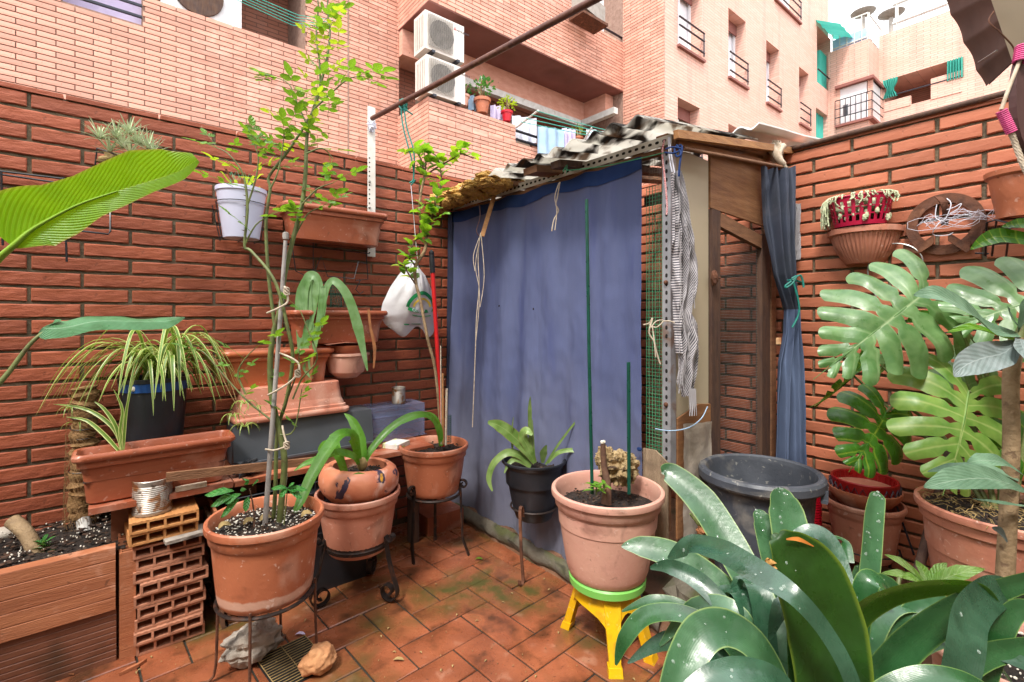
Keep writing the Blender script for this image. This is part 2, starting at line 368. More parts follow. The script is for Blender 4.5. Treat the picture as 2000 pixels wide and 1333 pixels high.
M['stone'] = mat('grey_limestone', '#a89e92', .9, '#6e665e', 14, bump=.012, bsc=35, dirt=[('#2e2828', 12, .58, .66, .9)])
M['stoneo'] = mat('orange_stone', '#c08c60', .85, '#a06a44', 12, bump=.008, bsc=30, dirt=[('#d8b890', 9, .55, .7, .7)])
M['tufa'] = mat('porous_tufa', '#b09a72', .9, '#8a704a', 30, bump=.02, bsc=45, dirt=[('#3c2818', 24, .58, .66, .95)])
M['pebble'] = mat('smooth_pebble', '#b8aea0', .6, '#a0968a', 6)
M['tin'] = mat('rusting_tin', '#b4ada4', .4, '#988e82', 10, metal=.5, dirt=[('#8a5a30', 26, .5, .6, .95), ('#4c3828', 40, .6, .68, .9)])
M['yellow'] = mat('yellow_plastic', '#e0b010', .42, '#d6a408', 5, bump=.0008, dirt=[('#8c6c20', 16, .6, .72, .5), ('#f0d880', 50, .64, .7, .4)])
M['green'] = mat('green_plastic', '#7cc45c', .42, '#70b852', 5)
M['red'] = mat('red_plastic', '#c8102a', .4, '#b80c24', 5)
M['basket'] = mat('crimson_basket_plastic', '#b81840', .4, '#a81038', 5)
M['redp'] = mat('red_pole_coating', '#c42022', .35, '#b01a1c', 5)
M['orange'] = mat('orange_plastic', '#e06420', .45, '#d05818', 5)
M['bag'] = mat('white_polythene', '#e8e8ea', .35, '#d8d8dc', 5, trans=.35, bump=.004, bsc=25)
M['gprint'] = mat('green_print', '#1c9050', .5, '#1c8448'); M['yprint'] = mat('yellow_print', '#e8c850', .5, '#dcb840')
M['ppot'] = mat('lavender_white_plastic', '#c6c8dc', .4, '#b8bad0', 4)
M['teracu'] = mat('red_glaze', '#a81c1c', .35, '#8a1414', 8)
M['cyan'] = mat('turquoise_awning_cloth', '#58c4b4', .8, '#48b8a8', 3, trans=.3)
M['linew'] = mat('white_cloth', '#eaeaf2', .8, '#d8dae8', 5, trans=.2)
M['lineb'] = mat('light_blue_cloth', '#b4d0e8', .8, '#a0c0dc', 6, trans=.2)
M['linel'] = mat('lilac_cloth', '#d8cce8', .8, '#c8bcdc', 6, trans=.2)
M['pvc'] = mat('white_pvc_frame', '#e4e4e6', .4, '#d8d8dc', 4)
M['rail'] = mat('dark_steel_rail', '#2a2c36', .4, '#22242c', 10, metal=.3)
M['acgrill'] = mat('ac_grille_grey', '#a09a92', .6, '#8a847c', 10); M['acw'] = mat('ac_casing', '#dcd4cc', .5, '#ccc4ba', 4)
M['shutter'] = mat('beige_roller_shutter', '#a8907c', .7, '#988270', 6)
M['glass'] = mat('window_glass', '#5a6068', .08, '#3c4248', 2, spec=.9)
M['curt'] = mat('net_curtain', '#e8e6ea', .9, '#d8d6dc', 12, st=(8, 8, 1))
def tilem():
    t = NT('terracotta_floor_tile'); b = t.b; w = 'Object'
    g = t.n('ShaderNodeNewGeometry'); s = t.n('ShaderNodeTexNoise'); s.inputs['Scale'].default_value = 2.6; s.inputs['Detail'].default_value = 6; s.inputs['Distortion'].default_value = .25
    t.l(g.outputs['Position'], s.inputs['Vector'])
    s2 = t.n('ShaderNodeTexNoise'); s2.inputs['Scale'].default_value = 9; s2.inputs['Detail'].default_value = 8; s2.inputs['Distortion'].default_value = .15; t.l(g.outputs['Position'], s2.inputs['Vector'])
    s3 = t.n('ShaderNodeTexNoise'); s3.inputs['Scale'].default_value = 90; s3.inputs['Detail'].default_value = 5; t.l(g.outputs['Position'], s3.inputs['Vector'])
    cc = t.mix(t.rng(t.noise(6, 6), .35, .65), lin('#9e5c3e'), lin('#80482f'))
    cc = t.mix(t.rng(s2.outputs[0], .62, .72, 0, .5), cc, lin('#be8c72'))
    cc = t.valmul(cc, t.randv(.14))
    cc = t.mix(t.math('MULTIPLY', t.rng(s.outputs[0], .46, .64), t.rng(s2.outputs[0], .4, .6, .25, .95)), cc, lin('#45461f'))
    cc = t.mix(t.rng(s2.outputs[0], .3, .46, .75, 0), cc, lin('#33271a'))
    cc = t.mix(t.rng(s3.outputs[0], .64, .7, 0, .6), cc, lin('#2a1a14'))
    t.l(cc, b.inputs['Base Color']); t.l(t.rng(s2.outputs[0], .35, .65, .12, .42), b.inputs['Roughness'])
    b.inputs['Specular IOR Level'].default_value = .6
    t.l(t.bump(s3.outputs[0], .002, .5), b.inputs['Normal']); return t.m
M['tile'] = tilem()
M['grout'] = mat('dark_mossy_grout', '#2c2a20', .85, '#1c1a14', 12, bump=.004)
M['conc'] = mat('mossy_concrete', '#6e675a', .9, '#4e4a3e', 8, bump=.005, bsc=50, dirt=[('#4c5028', 7, .5, .65, .8), ('#2c2820', 14, .6, .7, .7)])
M['slab'] = mat('damp_brown_slab', '#7c5a44', .5, '#5c4434', 5, bump=.002, dirt=[('#40422a', 5, .55, .7, .7)])
M['ground'] = mat('earth_ground', '#6a5e4e', .95, '#564c3e', 1)
# foliage
M['rose'] = leafmat('rose_leaf', '#4e8426', '#74a03c', '#8cae58', veins=5, slant=.9, trans=.4, rnd=.28, tcol='#a0cc20')
M['rosey'] = leafmat('young_rose_leaf', '#8eb424', '#b0cc40', '#c4d468', veins=5, slant=.9, trans=.5, rnd=.15, tcol='#cce020')
M['stemg'] = mat('green_rose_stem', '#6a7440', .6, '#565c34', 30, bump=.001, dirt=[('#5c4030', 25, .6, .7, .8)])
M['stemb'] = mat('brown_stem', '#6c4c3a', .8, '#50382c', 30, bump=.002)
M['stemp'] = mat('pale_woody_stem', '#9c8464', .85, '#7a6448', 24, bump=.004, bsc=90, dirt=[('#5a4230', 60, .58, .66, .7), ('#c4b498', 14, .6, .7, .5)])
M['twig'] = mat('dry_twig', '#a48c5c', .9, '#806a42', 30)
M['banana'] = leafmat('banana_leaf', '#5c9a10', '#78b41c', '#a4c848', edge='#b0904c', veins=34, slant=1.2, rough=.4, trans=.55, rnd=0, tcol='#b4e010', vb=.0003, ribw=.03)
M['bananad'] = leafmat('dark_banana_leaf', '#3c6c3c', '#54885c', '#84a484', veins=28, slant=1.2, rough=.35, trans=.2, rnd=0, vb=.0003)
M['spider'] = leafmat('spider_plant_blade', '#5a7c2e', '#6c9038', stripe=('#ccd284', .62, .75, True), trans=.3, rnd=.2, tcol='#a8c040')
M['till'] = leafmat('tillandsia_blade', '#98ac80', '#c4cca8', trans=.2, rnd=.3, rough=.7)
M['strap'] = leafmat('strap_leaf', '#4c8424', '#64983a', '#78a850', fine=14, trans=.35, rnd=.12, rough=.32, tcol='#9cc830', vb=.0003)
M['agap'] = leafmat('drooping_leaf', '#5c8448', '#86a878', fine=8, trans=.25, rnd=.15, rough=.4, tcol='#98c060', vb=.0002)
M['epi'] = leafmat('epiphyllum_blade', '#5c7c34', '#88a45c', '#a0b470', edge='#8a5c40', trans=.25, rnd=.2, rough=.4)
M['dead'] = leafmat('dried_leaf', '#946038', '#70452a', fine=6, trans=.15, rnd=.2, rough=.8)
M['cliv'] = leafmat('clivia_leaf', '#234c28', '#35623a', fine=18, trans=.12, rnd=.1, rough=.27, tcol='#6c9c28', edge='#7c9c50', vb=.00025, spec=.7)
M['clivl'] = leafmat('pale_clivia_leaf', '#335c3c', '#507c56', fine=18, trans=.22, rnd=.12, rough=.32, tcol='#8cb850', edge='#a4bc70', vb=.00025, spec=.8)
M['clivo'] = leafmat('olive_clivia_leaf', '#1f3a14', '#2e5420', fine=14, trans=.3, rnd=.05, rough=.3, tcol='#5c8410', edge='#7c9030', vb=.0002, spec=.5)
M['clivb'] = leafmat('blue_green_clivia_leaf', '#244430', '#3a6048', fine=18, trans=.08, rnd=.05, rough=.24, tcol='#6c9c60', vb=.0002, spec=.8)
M['mons'] = leafmat('monstera_leaf', '#4c7840', '#789c64', '#a8c08c', vmix=.3, veins=7, slant=0, rough=.36, trans=.32, rnd=.1, tcol='#8cc440', vb=.0005, spec=.8, ribw=.03)
M['monsd'] = leafmat('dark_monstera_leaf', '#2c5c18', '#447824', '#a8b840', veins=7, slant=0, rough=.3, trans=.3, rnd=.1, tcol='#78a818', vb=.0005, ribw=.03)
M['monsy'] = leafmat('yellowing_monstera_leaf', '#5c8c34', '#88a850', '#c0cc80', veins=7, slant=0, rough=.38, trans=.35, rnd=.1, tcol='#b0c840', vb=.0005, spec=.7, ribw=.03)
M['loq'] = leafmat('loquat_leaf', '#4c6c50', '#6c8c70', '#8ca08c', vmix=.12, veins=13, slant=1.4, rough=.5, trans=.1, rnd=.1, vb=.00015)
M['loqg'] = leafmat('grey_loquat_underside', '#70807c', '#909c9c', '#a8b4b4', vmix=.15, veins=11, slant=1.4, rough=.6, trans=.1, rnd=.05, vb=.00015)
M['dief'] = leafmat('mottled_green_leaf', '#74a83c', '#a8cc84', '#c4dc98', veins=8, slant=.9, rough=.3, trans=.35, rnd=.15, tcol='#b8e050')
M['gloss'] = leafmat('glossy_green_leaf', '#2c7030', '#4c9044', '#84b464', veins=6, slant=.9, rough=.25, trans=.25, rnd=.15, tcol='#88c840')
M['lime'] = leafmat('lime_green_leaf', '#58981c', '#84bc38', '#a8cc60', veins=6, slant=.9, rough=.35, trans=.45, rnd=.2, tcol='#b4e020')
M['drop'] = mat('water_drop', '#c8d8cc', .03, '#b8c8bc', 5, alpha=.3, spec=1, vrough=.01)
M['lace'] = mat('white_woolly_succulent', '#c8ccac', .8, '#98a47c', 40)
# ================================================================ GROUND AND FLOOR
def sheet(name, x0, y0, x1, y1, z, m):
    mb = MB(); mb.grid(1, 1, lambda u, v: (x0+(x1-x0)*u, y0+(y1-y0)*v, z)); return solo(name, None, None, mb, m, kind='structure')
sheet('ground', -300, -300, 300, 300, -.05, M['ground'])
FL = thing('floor', None, None, (0, 0, 0), kind='structure')
mb = MB(); mb.bbox((-1.2, -.6, -.045), (2.64, 2.566, -.006)); part(FL, 'grout_bed', mb, M['grout'])
TW = .14; ang = rad(3.5); TC, TS = math.cos(ang), math.sin(ang); TO = V((.943, 1.628, 0))
tmesh = []
for k in range(5):
    mb = MB(); r = random.Random(k); w, l, b = TW-.0065, 2*TW-.0065, .0025
    for z, i in ((-.012, 0), (-b-.0005, 0), (0, b)):
        for sx, sy in ((-1, -1), (1, -1), (1, 1), (-1, 1)):
            mb.v.append(V((sx*(l/2-i)+r.uniform(-.0008, .0008), sy*(w/2-i)+r.uniform(-.0008, .0008), z)))
    for a in (0, 4):
        for q in range(4): mb.f.append((a+q, a+(q+1) % 4, a+4+(q+1) % 4, a+4+q))
    mb.f.append((8, 9, 10, 11)); tmesh.append(mb.mesh('tile', M['tile']))
nt_ = 0
for i in range(-16, 20):
    for j in range(-16, 12):
        s = (i-j) % 4
        if s == 0: cx, cy, rz = (i+1)*TW, (j+.5)*TW, 0
        elif s == 3: cx, cy, rz = (i+.5)*TW, (j+1)*TW, math.pi/2
        else: continue
        wx = TO.x+cx*TC-cy*TS; wy = TO.y+cx*TS+cy*TC
        d = wx*.636+wy*.772; lt = wx*.772-wy*.636
        if wx > 1.78 or wy > 2.66 or d < 1.3 or abs(lt) > d*1.12+.15: continue
        o = bpy.data.objects.new('tile', R_.choice(tmesh)); COL.objects.link(o); o.parent = FL
        o.location = (wx, wy, R_.uniform(-.0012, .0012)); o.rotation_euler = (R_.uniform(-.004, .004), R_.uniform(-.004, .004), rz+ang+R_.choice((0, math.pi))); nt_ += 1
print('tiles', nt_)
mb = MB(); mb.grid(60, 1, lambda u, v: (1.605+.05*v+.006*math.sin(u*37), .3+2.26*u, .075+.012*noise.noise(V((u*30, v, 0)))))
mb.grid(60, 3, lambda u, v: (1.63-.05*v+.012*noise.noise(V((u*30, v*3, 4))), .3+2.26*u, .08-.085*v), flip=True)
mb.bbox((1.655, .3, -.04), (2.635, 2.56, .095)); pl = solo('raised_slab', None, None, mb, M['slab'], kind='structure')
mb = MB(); mb.grid(40, 6, lambda u, v: (1.6-.028*math.sin(v*3.1)-.015*noise.noise(V((u*25, v*2, 9))), 1.05+1.5*u, .088*(1-v)+.004*noise.noise(V((u*50, v*4, 1)))-.004), flip=True)
solo('kerb', None, None, mb, M['conc'], smooth=True, kind='structure')
mb = MB(); mb.ball((1.72, .93, .12), (.13, .16, .1), 14, 10, .25, 2.2, 3); solo('rubble_block', 'rough brown lump of concrete at the foot of the shed corner, behind the yellow stool', 'concrete block', mb, M['conc'])
# ================================================================ COURTYARD WALLS
def brick_me(w, h, prot, m, seed):
    r = random.Random(seed); mb = MB(); b = .003; n = 9; i0 = 0; jt = lambda s: r.uniform(-s, s)
    # local: x length, y outward (-), z height; front face slightly uneven
    for ring, (y, ins) in enumerate(((.012, 0), (-prot+b, 0), (-prot, b))):
        top = []; bot = []
        for k in range(n+1):
            x = -w/2+ins+(w-2*ins)*k/n; top.append(V((x, y+jt(.0008), h/2-ins+jt(.0016)))); bot.append(V((x, y+jt(.0008), -h/2+ins+jt(.0022))))
        mb.v += bot+top
    N = n+1
    for ring in (0, 1):
        a = ring*2*N; c = a+2*N
        for k in range(n):
            mb.f.append((a+k, a+k+1, c+k+1, c+k)); mb.f.append((a+N+k+1, a+N+k, c+N+k, c+N+k+1))
        mb.f.append((a+N, a, c, c+N)); mb.f.append((a+n, a+N+n, c+N+n, c+n))
    a = 4*N
    for k in range(n): mb.f.append((a+k, a+k+1, a+N+k+1, a+N+k))
    return mb.mesh('brick', m)
def courses(par, axis, plane, lo, hi, z0, rows, offA, offB, mats, prot, limit, gap=.012, hgt=.049, pitch=.061, mod=.3, sgn=1, skip=None):
    """axis 0: wall along X facing -Y ; axis 1: wall along Y facing -X"""
    full = [brick_me(mod-gap, hgt, prot, mats, 20+k) for k in range(14)]; cache = {}; items = []
    for r in range(rows):
        z = z0-pitch*r; off = offA if r % 2 == 0 else offB
        k = math.floor((lo-off)/mod)
        while off+k*mod < hi:
            a, b = max(lo, off+k*mod), min(hi, off+(k+1)*mod); k += 1
            if b-a < .03 or (skip and skip((a+b)/2, z)): continue
            items.append((a, b, z))
    items.sort(key=lambda q: -vis_rank(axis, plane, (q[0]+q[1])/2, q[2]))
    rest = MB(); rr = random.Random(5)
    for n, (a, b, z) in enumerate(items):
        w = round(b-a, 3)
        if w >= mod-.002: me = rr.choice(full)
        else:
            if w not in cache: cache[w] = brick_me(w-gap, hgt, prot, mats, 9)
            me = cache[w]
        c = (a+b)/2+rr.uniform(-.001, .001); jy = rr.uniform(-.0015, .0015); zz = z+rr.uniform(-.0012, .0012)
        loc = V((c, plane+jy, zz)) if axis == 0 else V((plane+jy, c, zz))
        rz = (0 if axis == 0 else -math.pi/2)
        Mx = Matrix.Translation(loc) @ Matrix.Rotation(rz+rr.uniform(-.003, .003), 4, 'Z') @ Matrix.Rotation(rr.uniform(-.003, .003), 4, 'Y')
        if n < limit: inst(par, 'brick', me, Mx)
        else:
            i0 = len(rest.v); rest.v += [Mx @ v.co for v in me.vertices]; rest.f += [tuple(i0+i for i in p.vertices) for p in me.polygons]
    if rest.v: part(par, 'brick_courses', rest, mats, kind='stuff')
    print(par.name, len(items))
def vis_rank(axis, plane, c, z):
    p = V((c, plane, z-CAMH)) if axis == 0 else V((plane, c, z-CAMH))
    d = p.dot(FW); lt = p.dot(RT)
    if d < .3: return -99
    x, y = 1000+950*lt/d, 618-950*p.z/d
    return (1/d) if (-60 < x < 2060 and -60 < y < 1390) else -d
WL = thing('brick_wall', 'long dark red brick garden wall on the left, hung with planters and wire racks', 'wall', (0, 2.57, 0))
mb = MB(); mb.bbox((-1.5, 2.577, -.04), (2.80, 2.70, 2.045)); part(WL, 'mortar_bed', mb, M['mortar'])
courses(WL, 0, 2.577, -.9, 2.63, 2.014, 33, .062, .212, M['brickL'], .008, 299)
mb = MB(); rr = random.Random(3); x = -1.5
while x < 2.64:
    l = rr.uniform(.26, .3); mb.box((x+l/2, 2.634, 2.0535+rr.uniform(-.001, .001)), (l-.008, .136, .017)); x += l
part(WL, 'cap_tiles', mb, M['brickL'], kind='stuff')
WR = thing('brick_wall', 'orange brick garden wall on the right, behind the monstera and the hanging pots', 'wall', (2.64, 1.2, 0))
mb = MB(); mb.bbox((2.651, -.9, -.04), (2.78, 2.575, 2.03)); part(WR, 'mortar_bed', mb, M['mortar'])
courses(WR, 1, 2.651, -.05, 2.56, 1.994, 33, .135, -.006, M['brickR'], .013, 299, gap=.014, hgt=.047, pitch=.0605)
mb = MB(); mb.bbox((2.64, -.9, 2.026), (2.78, 2.56, 2.04)); part(WR, 'wall_cap', mb, M['brickR'])
mb = MB(); mb.tube([(2.63, 1.32, 2.035), (2.63, .2, 2.05), (2.63, -.4, 2.06)], .012, 8); solo('edge_pole', 'thin dark pole lying along the top of the right-hand brick wall', 'pole', mb, M['woodd'], True)
# ================================================================ APARTMENT BUILDING (brick facades that step forward)
YA, YB, YC, XD, XE = 7.05, 6.10, 5.16, 16.4, 17.39
XL, XR, XC2 = 3.50, 7.92, 16.4
B = thing('apartment_building', 'pale brick apartment block with balconies, air conditioners and slim windows, behind the courtyard', 'building', (6, 7, 0))
def face(mb, axis, plane, a0, a1, z0, z1, holes=(), depth=.25, sgn=1):
    """wall face with rectangular openings and their reveals; axis 0: runs in X facing -Y"""
    A = sorted({a0, a1, *[h[0] for h in holes], *[h[1] for h in holes]}); Z = sorted({z0, z1, *[h[2] for h in holes], *[h[3] for h in holes]})
    pt = (lambda a, z, d=0: (a, plane+d, z)) if axis == 0 else (lambda a, z, d=0: (plane+d, a, z))
    def quad(*p): i = len(mb.v); mb.v += [V(q) for q in p]; mb.f.append((i, i+1, i+2, i+3))
    for i in range(len(A)-1):
        for j in range(len(Z)-1):
            ca, cz = (A[i]+A[i+1])/2, (Z[j]+Z[j+1])/2
            if A[i] < a0-1e-6 or A[i+1] > a1+1e-6: continue
            if any(h[0] < ca < h[1] and h[2] < cz < h[3] for h in holes): continue
            quad(pt(A[i], Z[j]), pt(A[i+1], Z[j]), pt(A[i+1], Z[j+1]), pt(A[i], Z[j+1]))
    for h in holes:
        x0, x1, y0, y1 = h[:4]; d = h[4] if len(h) > 4 else depth
        quad(pt(x0, y0), pt(x0, y1), pt(x0, y1, d), pt(x0, y0, d)); quad(pt(x1, y1), pt(x1, y0), pt(x1, y0, d), pt(x1, y1, d))
        quad(pt(x0, y1), pt(x1, y1), pt(x1, y1, d), pt(x0, y1, d)); quad(pt(x1, y0), pt(x0, y0), pt(x0, y0, d), pt(x1, y0, d))
    return mb
zS1 = PY(278, 49, YA); zS2 = PY(473, 58, YA); xw0 = PY(120, 0, YA).x; x20 = PY(306, 0, YA).x; x21 = PY(596, 95, YA).x
openA = [(xw0, zS1.x, zS1.z, zS1.z+1.3), (x20, x21, zS2.z, zS2.z+1.3, .9)]
wall = face(MB(), 0, YA+.008, -4, XL+.01, 0, 8.5, openA)
part(B, 'left_facade_wall', wall, M['mortarF'])
def inop(a, z, hs, e=.1): return any(h[0]-e < a < h[1]+e-.04 and h[2]+.0 < z < h[3] for h in hs)
# individual facade bricks, clipped at the openings
def bricks_far(par, axis, plane, lo, hi, z0, z1, holes, seed, cap=0, nm='brick_courses', out=-.006):
    pitch, mod, gap = .0605, .30, .010; rest = MB(); items = []; rr = random.Random(seed); r = 0; z = z0+pitch/2
    while z < z1:
        off = lo+(0 if r % 2 else mod/2)-mod
        while off < hi:
            segs = [(max(off, lo), min(off+mod, hi))]
            for h in holes:
                if h[2] < z < h[3]:
                    ns = []
                    for a, b in segs:
                        if b <= h[0] or a >= h[1]: ns.append((a, b)); continue
                        if a < h[0]: ns.append((a, h[0]))
                        if b > h[1]: ns.append((h[1], b))
                    segs = ns
            items += [(a, b, z) for a, b in segs if b-a > .03]; off += mod
        z += pitch; r += 1
    items.sort(key=lambda q: -vis_rank(axis, plane, (q[0]+q[1])/2, q[2])); cache = {}
    for n, (a, b, z) in enumerate(items):
        if vis_rank(axis, plane, (a+b)/2, z) < 0: continue
        w = round(b-a, 2); c = (a+b)/2; j = rr.uniform(-.001, .001)
        loc = V((c, plane+out/2+j, z)) if axis == 0 else V((plane+out/2+j, c, z))
        if n < cap:
            if w not in cache: cache[w] = MB().box((0, 0, 0), (w-gap, .014, pitch-.011) if axis == 0 else (.014, w-gap, pitch-.011)).mesh('brick', M['brickF'])
            inst(par, 'brick', cache[w], Matrix.Translation(loc))
        else: rest.box(loc, (b-a-gap, .014, pitch-.011) if axis == 0 else (.014, b-a-gap, pitch-.011))
    part(par, nm, rest, M['brickF'], kind='stuff')
bricks_far(B, 0, YA, -.9, XL, 2.0, 6.3, openA, 1, 297)
mb = MB(); jx = PY(680, 200, YA).x; mb.bbox((jx-.012, YA-.012, 1.5), (jx+.012, YA+.02, 7)); part(B, 'expansion_joint', mb, M['mortarF'])
# blind and rails in the two left openings
h = openA[0]; w_ = MB().bbox((h[0], YA+.2, h[2]), (h[1], YA+.22, h[3])); w1 = part(B, 'window', w_, M['linel'])
for k in range(4):
    z = h[2]+.07+.13*k; part(w1, 'rail', MB().bbox((h[0], YA-.02, z), (h[1], YA+.01, z+.025)), M['rail'])
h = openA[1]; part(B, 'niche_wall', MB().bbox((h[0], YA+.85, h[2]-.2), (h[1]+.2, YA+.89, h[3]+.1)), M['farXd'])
sx = zS2.x; sw = part(B, 'window', MB().bbox((h[0]+.04, YA+.03, h[2]), (sx, YA+.06, h[3])), M['pvc'])
mb = MB(); c0 = PY(388, 5, YA); mb.lathe([(.0, 0), (.27, 0), (.27, .03), (0, .03)], (c0.x, YA-.005+.03, c0.z+.12), 28, tilt=Matrix.Rotation(rad(90), 3, 'X')); part(sw, 'round_grille', mb, M['woodd'])
mb = MB()
for k in range(5):
    y = YA-.12-.07*k; mb.tube([(x20-.1, y, zS2.z+.38-.02*k), (x21-.2, y, zS2.z+.22), (x21+.25, y, zS2.z+.33)], .0045, 5)
part(B, 'clothes_line', mb, M['cyan'], kind='stuff')
# projecting balconies
def P3(x, y, plane): return PY(x, y, plane)
zL0, zL1, zL2 = .2, 4.32, 4.03; xs = 5.10
side = MB(); face(side, 1, XL-.008, YB, YA, zL0, zL1); part(B, 'balcony_side', side, M['mortarF'])
bricks_far(B, 1, XL, YB, YA, 1.8, zL1, [], 2, 0, out=-.012)
fr = MB(); face(fr, 0, YB+.008, XL, XR, zL0, zL2-.02); face(fr, 0, YB+.008, XL, xs, zL2-.02, zL1)
fr.bbox((XL+.02, YB+.01, zL1-.02), (xs, YB+.14, zL1)); fr.bbox((xs, YB+.01, zL2-.04), (XR, YB+.14, zL2-.01)); fr.bbox((XL+.01, YB+.14, zL1-.02), (XL+.14, YA, zL1))
part(B, 'balcony_parapet', fr, M['mortarF'])
bricks_far(B, 0, YB, XL-.01, XR, 1.8, zL2-.01, [], 3, 0); bricks_far(B, 0, YB, XL-.01, xs, zL2-.01, zL1, [], 4, 0)
part(B, 'balcony_floor', MB().bbox((XL+.02, YB+.15, 3.2), (XR, YA, 3.3)), M['mortarF'])
zS = 5.70; zU = 6.67; xU = 6.54
up = MB(); face(up, 0, YB+.008, XL, XR, zS, zU-.02); face(up, 0, YB+.008, XL, xU, zU-.02, 9); face(up, 1, XL-.008, YB, YA, zS+.005, 9)
part(B, 'balcony_parapet', up, M['mortarF'])
bricks_far(B, 0, YB, XL-.01, XR, zS, zU-.02, [], 5, 0); bricks_far(B, 0, YB, XL-.01, xU, zU-.02, 7.9, [], 6, 0); bricks_far(B, 1, XL, YB, YA, zS, 7.5, [], 7, 0, out=-.012)
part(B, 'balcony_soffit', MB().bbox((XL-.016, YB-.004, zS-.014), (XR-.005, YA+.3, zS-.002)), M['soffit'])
# room front behind the lower balcony
ins = MB(); wins = [(3.95, 5.15, 3.3, 5.05), (5.55, 6.6, 3.3, 5.05), (6.9, 7.75, 3.3, 5.0)]
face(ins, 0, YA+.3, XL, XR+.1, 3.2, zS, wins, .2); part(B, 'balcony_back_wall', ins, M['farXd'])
bm = MB(); bm.bbox((XL, YA-.12, zS-.42), (XR, YA+.29, zS-.02)); bm.bbox((XR-.25, YB+.25, zS-.42), (XR-.01, YA-.13, zS-.02)); part(B, 'beam', bm, M['brickF'])
for h in wins:
    w = part(B, 'window', MB().bbox((h[0], YA+.44, h[2]), (h[1], YA+.47, h[3])), M['glass'])
    part(w, 'shutter', MB().bbox((h[0], YA+.38, h[3]-.75), (h[1], YA+.43, h[3])), M['shutter'])
    part(w, 'mullion', MB().bbox(((h[0]+h[1])/2-.03, YA+.36, h[2]), ((h[0]+h[1])/2+.03, YA+.375, h[3]-.76)), M['pvc'])
a0 = P3(905, 148, YB+.55); a1 = P3(1150, 236, YB+.55)
aw = MB(); aw.bbox((a0.x-.6, YB+.75, 5.13), (XR-.3, YB+.86, 5.25)); aw.bbox((XR-.42, YB-.1, 5.13), (XR-.3, YB+.74, 5.25)); part(B, 'awning_box', aw, M['alu'])
# rails, side wall to next facade, upper window
rl = MB()
for z in (4.12, 4.26): part(B, 'balcony_rail', MB().tube([(xs, YB+.05, z), (XR, YB+.05, z)], .022, 6), M['rail'])
rl.tube([(7.0, YB+.04, zU+.12), (XR, YB+.04, zU+.12)], .022, 6); rl.tube([(7.0, YB+.04, zU-.02), (7.0, YB+.04, zU+.13)], .02, 6)
part(B, 'balcony_rail', rl, M['rail'])
w = part(B, 'window', MB().bbox((xU, YB+.5, zU-.1), (XR, YB+.52, 9)), M['curt'])
part(w, 'window_frame', MB().bbox((xU+.5, YB+.4, zU-.1), (xU+.62, YB+.49, 9)), M['pvc'])
sd2 = MB(); face(sd2, 1, XR, YC, YA+.3, 0, 10.6); part(B, 'side_facade_wall', sd2, M['mortarF'])
bricks_far(B, 1, XR-.004, YC, YB, 3.2, 8.4, [], 8, 0, out=-.012)
# right facade with slim windows
def opn(xl, xr, yt, yb):
    a = PY(xl, yt, YC); b = PY(xr, yt, YC)
    zb = PY(xl, yb, YC).z; return (a.x, PY(xr, yt, YC).x, zb, PY(xl, yt, YC).z)
wC = [opn(1324, 1371, -60, 88), opn(1423, 1457, 15, 150), opn(1497, 1522, 78, 200), opn(1561, 1580, 130, 240),
      opn(1324, 1367, 190, 330), opn(1423, 1454, 242, 380), opn(1513, 1561, -140, -2)]
oT = [opn(1596, 1623, 50, 160), opn(1594, 1617, 210, 330)]
fc = MB(); face(fc, 0, YC, XR, XC2, 0, 10.6, [(*h, .3) for h in wC]+[(*h, 1.1) for h in oT]); part(B, 'right_facade_wall', fc, M['farC'])
for i, h in enumerate(wC):
    fr = MB(); x0, x1, z0, z1 = h; y = YC+.24
    fr.bbox((x0, y, z0), (x0+.05, y+.05, z1)); fr.bbox((x1-.05, y, z0), (x1, y+.05, z1)); fr.bbox((x0+.05, y, z1-.06), (x1-.05, y+.05, z1)); fr.bbox(((x0+x1)/2-.025, y, z0), ((x0+x1)/2+.025, y+.05, z1-.06))
    w = part(B, 'window', fr, M['pvc'])
    part(w, 'pane', MB().bbox((x0, y+.06, z0), (x1, y+.08, z1)), M['curt'] if i != 4 else M['shutter'])
    part(w, 'shutter_box', MB().bbox((x0+.002, y-.03, z1-.24), (x1-.002, y-.005, z1-.002)), M['soffit'])
    part(w, 'sill', MB().bbox((x0-.03, YC-.06, z0-.05), (x1+.06, YC+.24, z0-.003)), M['soffit'])
    r = MB()
    for k in (.12, .36, .52): r.tube([(x0-.02, YC-.05, z0+k), (x1+.02, YC-.05, z0+k)], .018, 6)
    r.tube([(x1+.0, YC-.05, z0+.05), (x1+.0, YC-.05, z0+.52)], .014, 6); part(w, 'guard_rail', r, M['rail'])
for i, h in enumerate(oT):
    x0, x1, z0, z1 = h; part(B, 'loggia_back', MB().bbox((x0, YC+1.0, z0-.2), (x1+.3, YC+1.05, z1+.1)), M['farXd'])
    def cf(u, v, x0=x0, x1=x1, z0=z0, z1=z1, i=i):
        a = .45 if i == 0 else .05
        return (x0+(x1-x0)*(a+(1-a)*u), YC+.16+.07*math.sin(u*40), z0+.02+(z1-z0-.04)*v*(1 if i else .72))
    part(B, 'green_curtain', MB().grid(50, 4, cf), M['cyan'], True)
    if i == 0:
        part(B, 'awning', MB().grid(8, 1, lambda u, v, x0=x0, x1=x1, z1=z1: (x0-.1+(x1-x0+.3)*u, YC-.6*v, z1+.12-.38*v+.03*math.sin(u*30))), M['cyan'])
        r = MB(); r.tube([(x0, YC-.03, z0+.35), (x1, YC-.03, z0+.35)], .02, 6); part(B, 'balcony_rail', r, M['rail'])
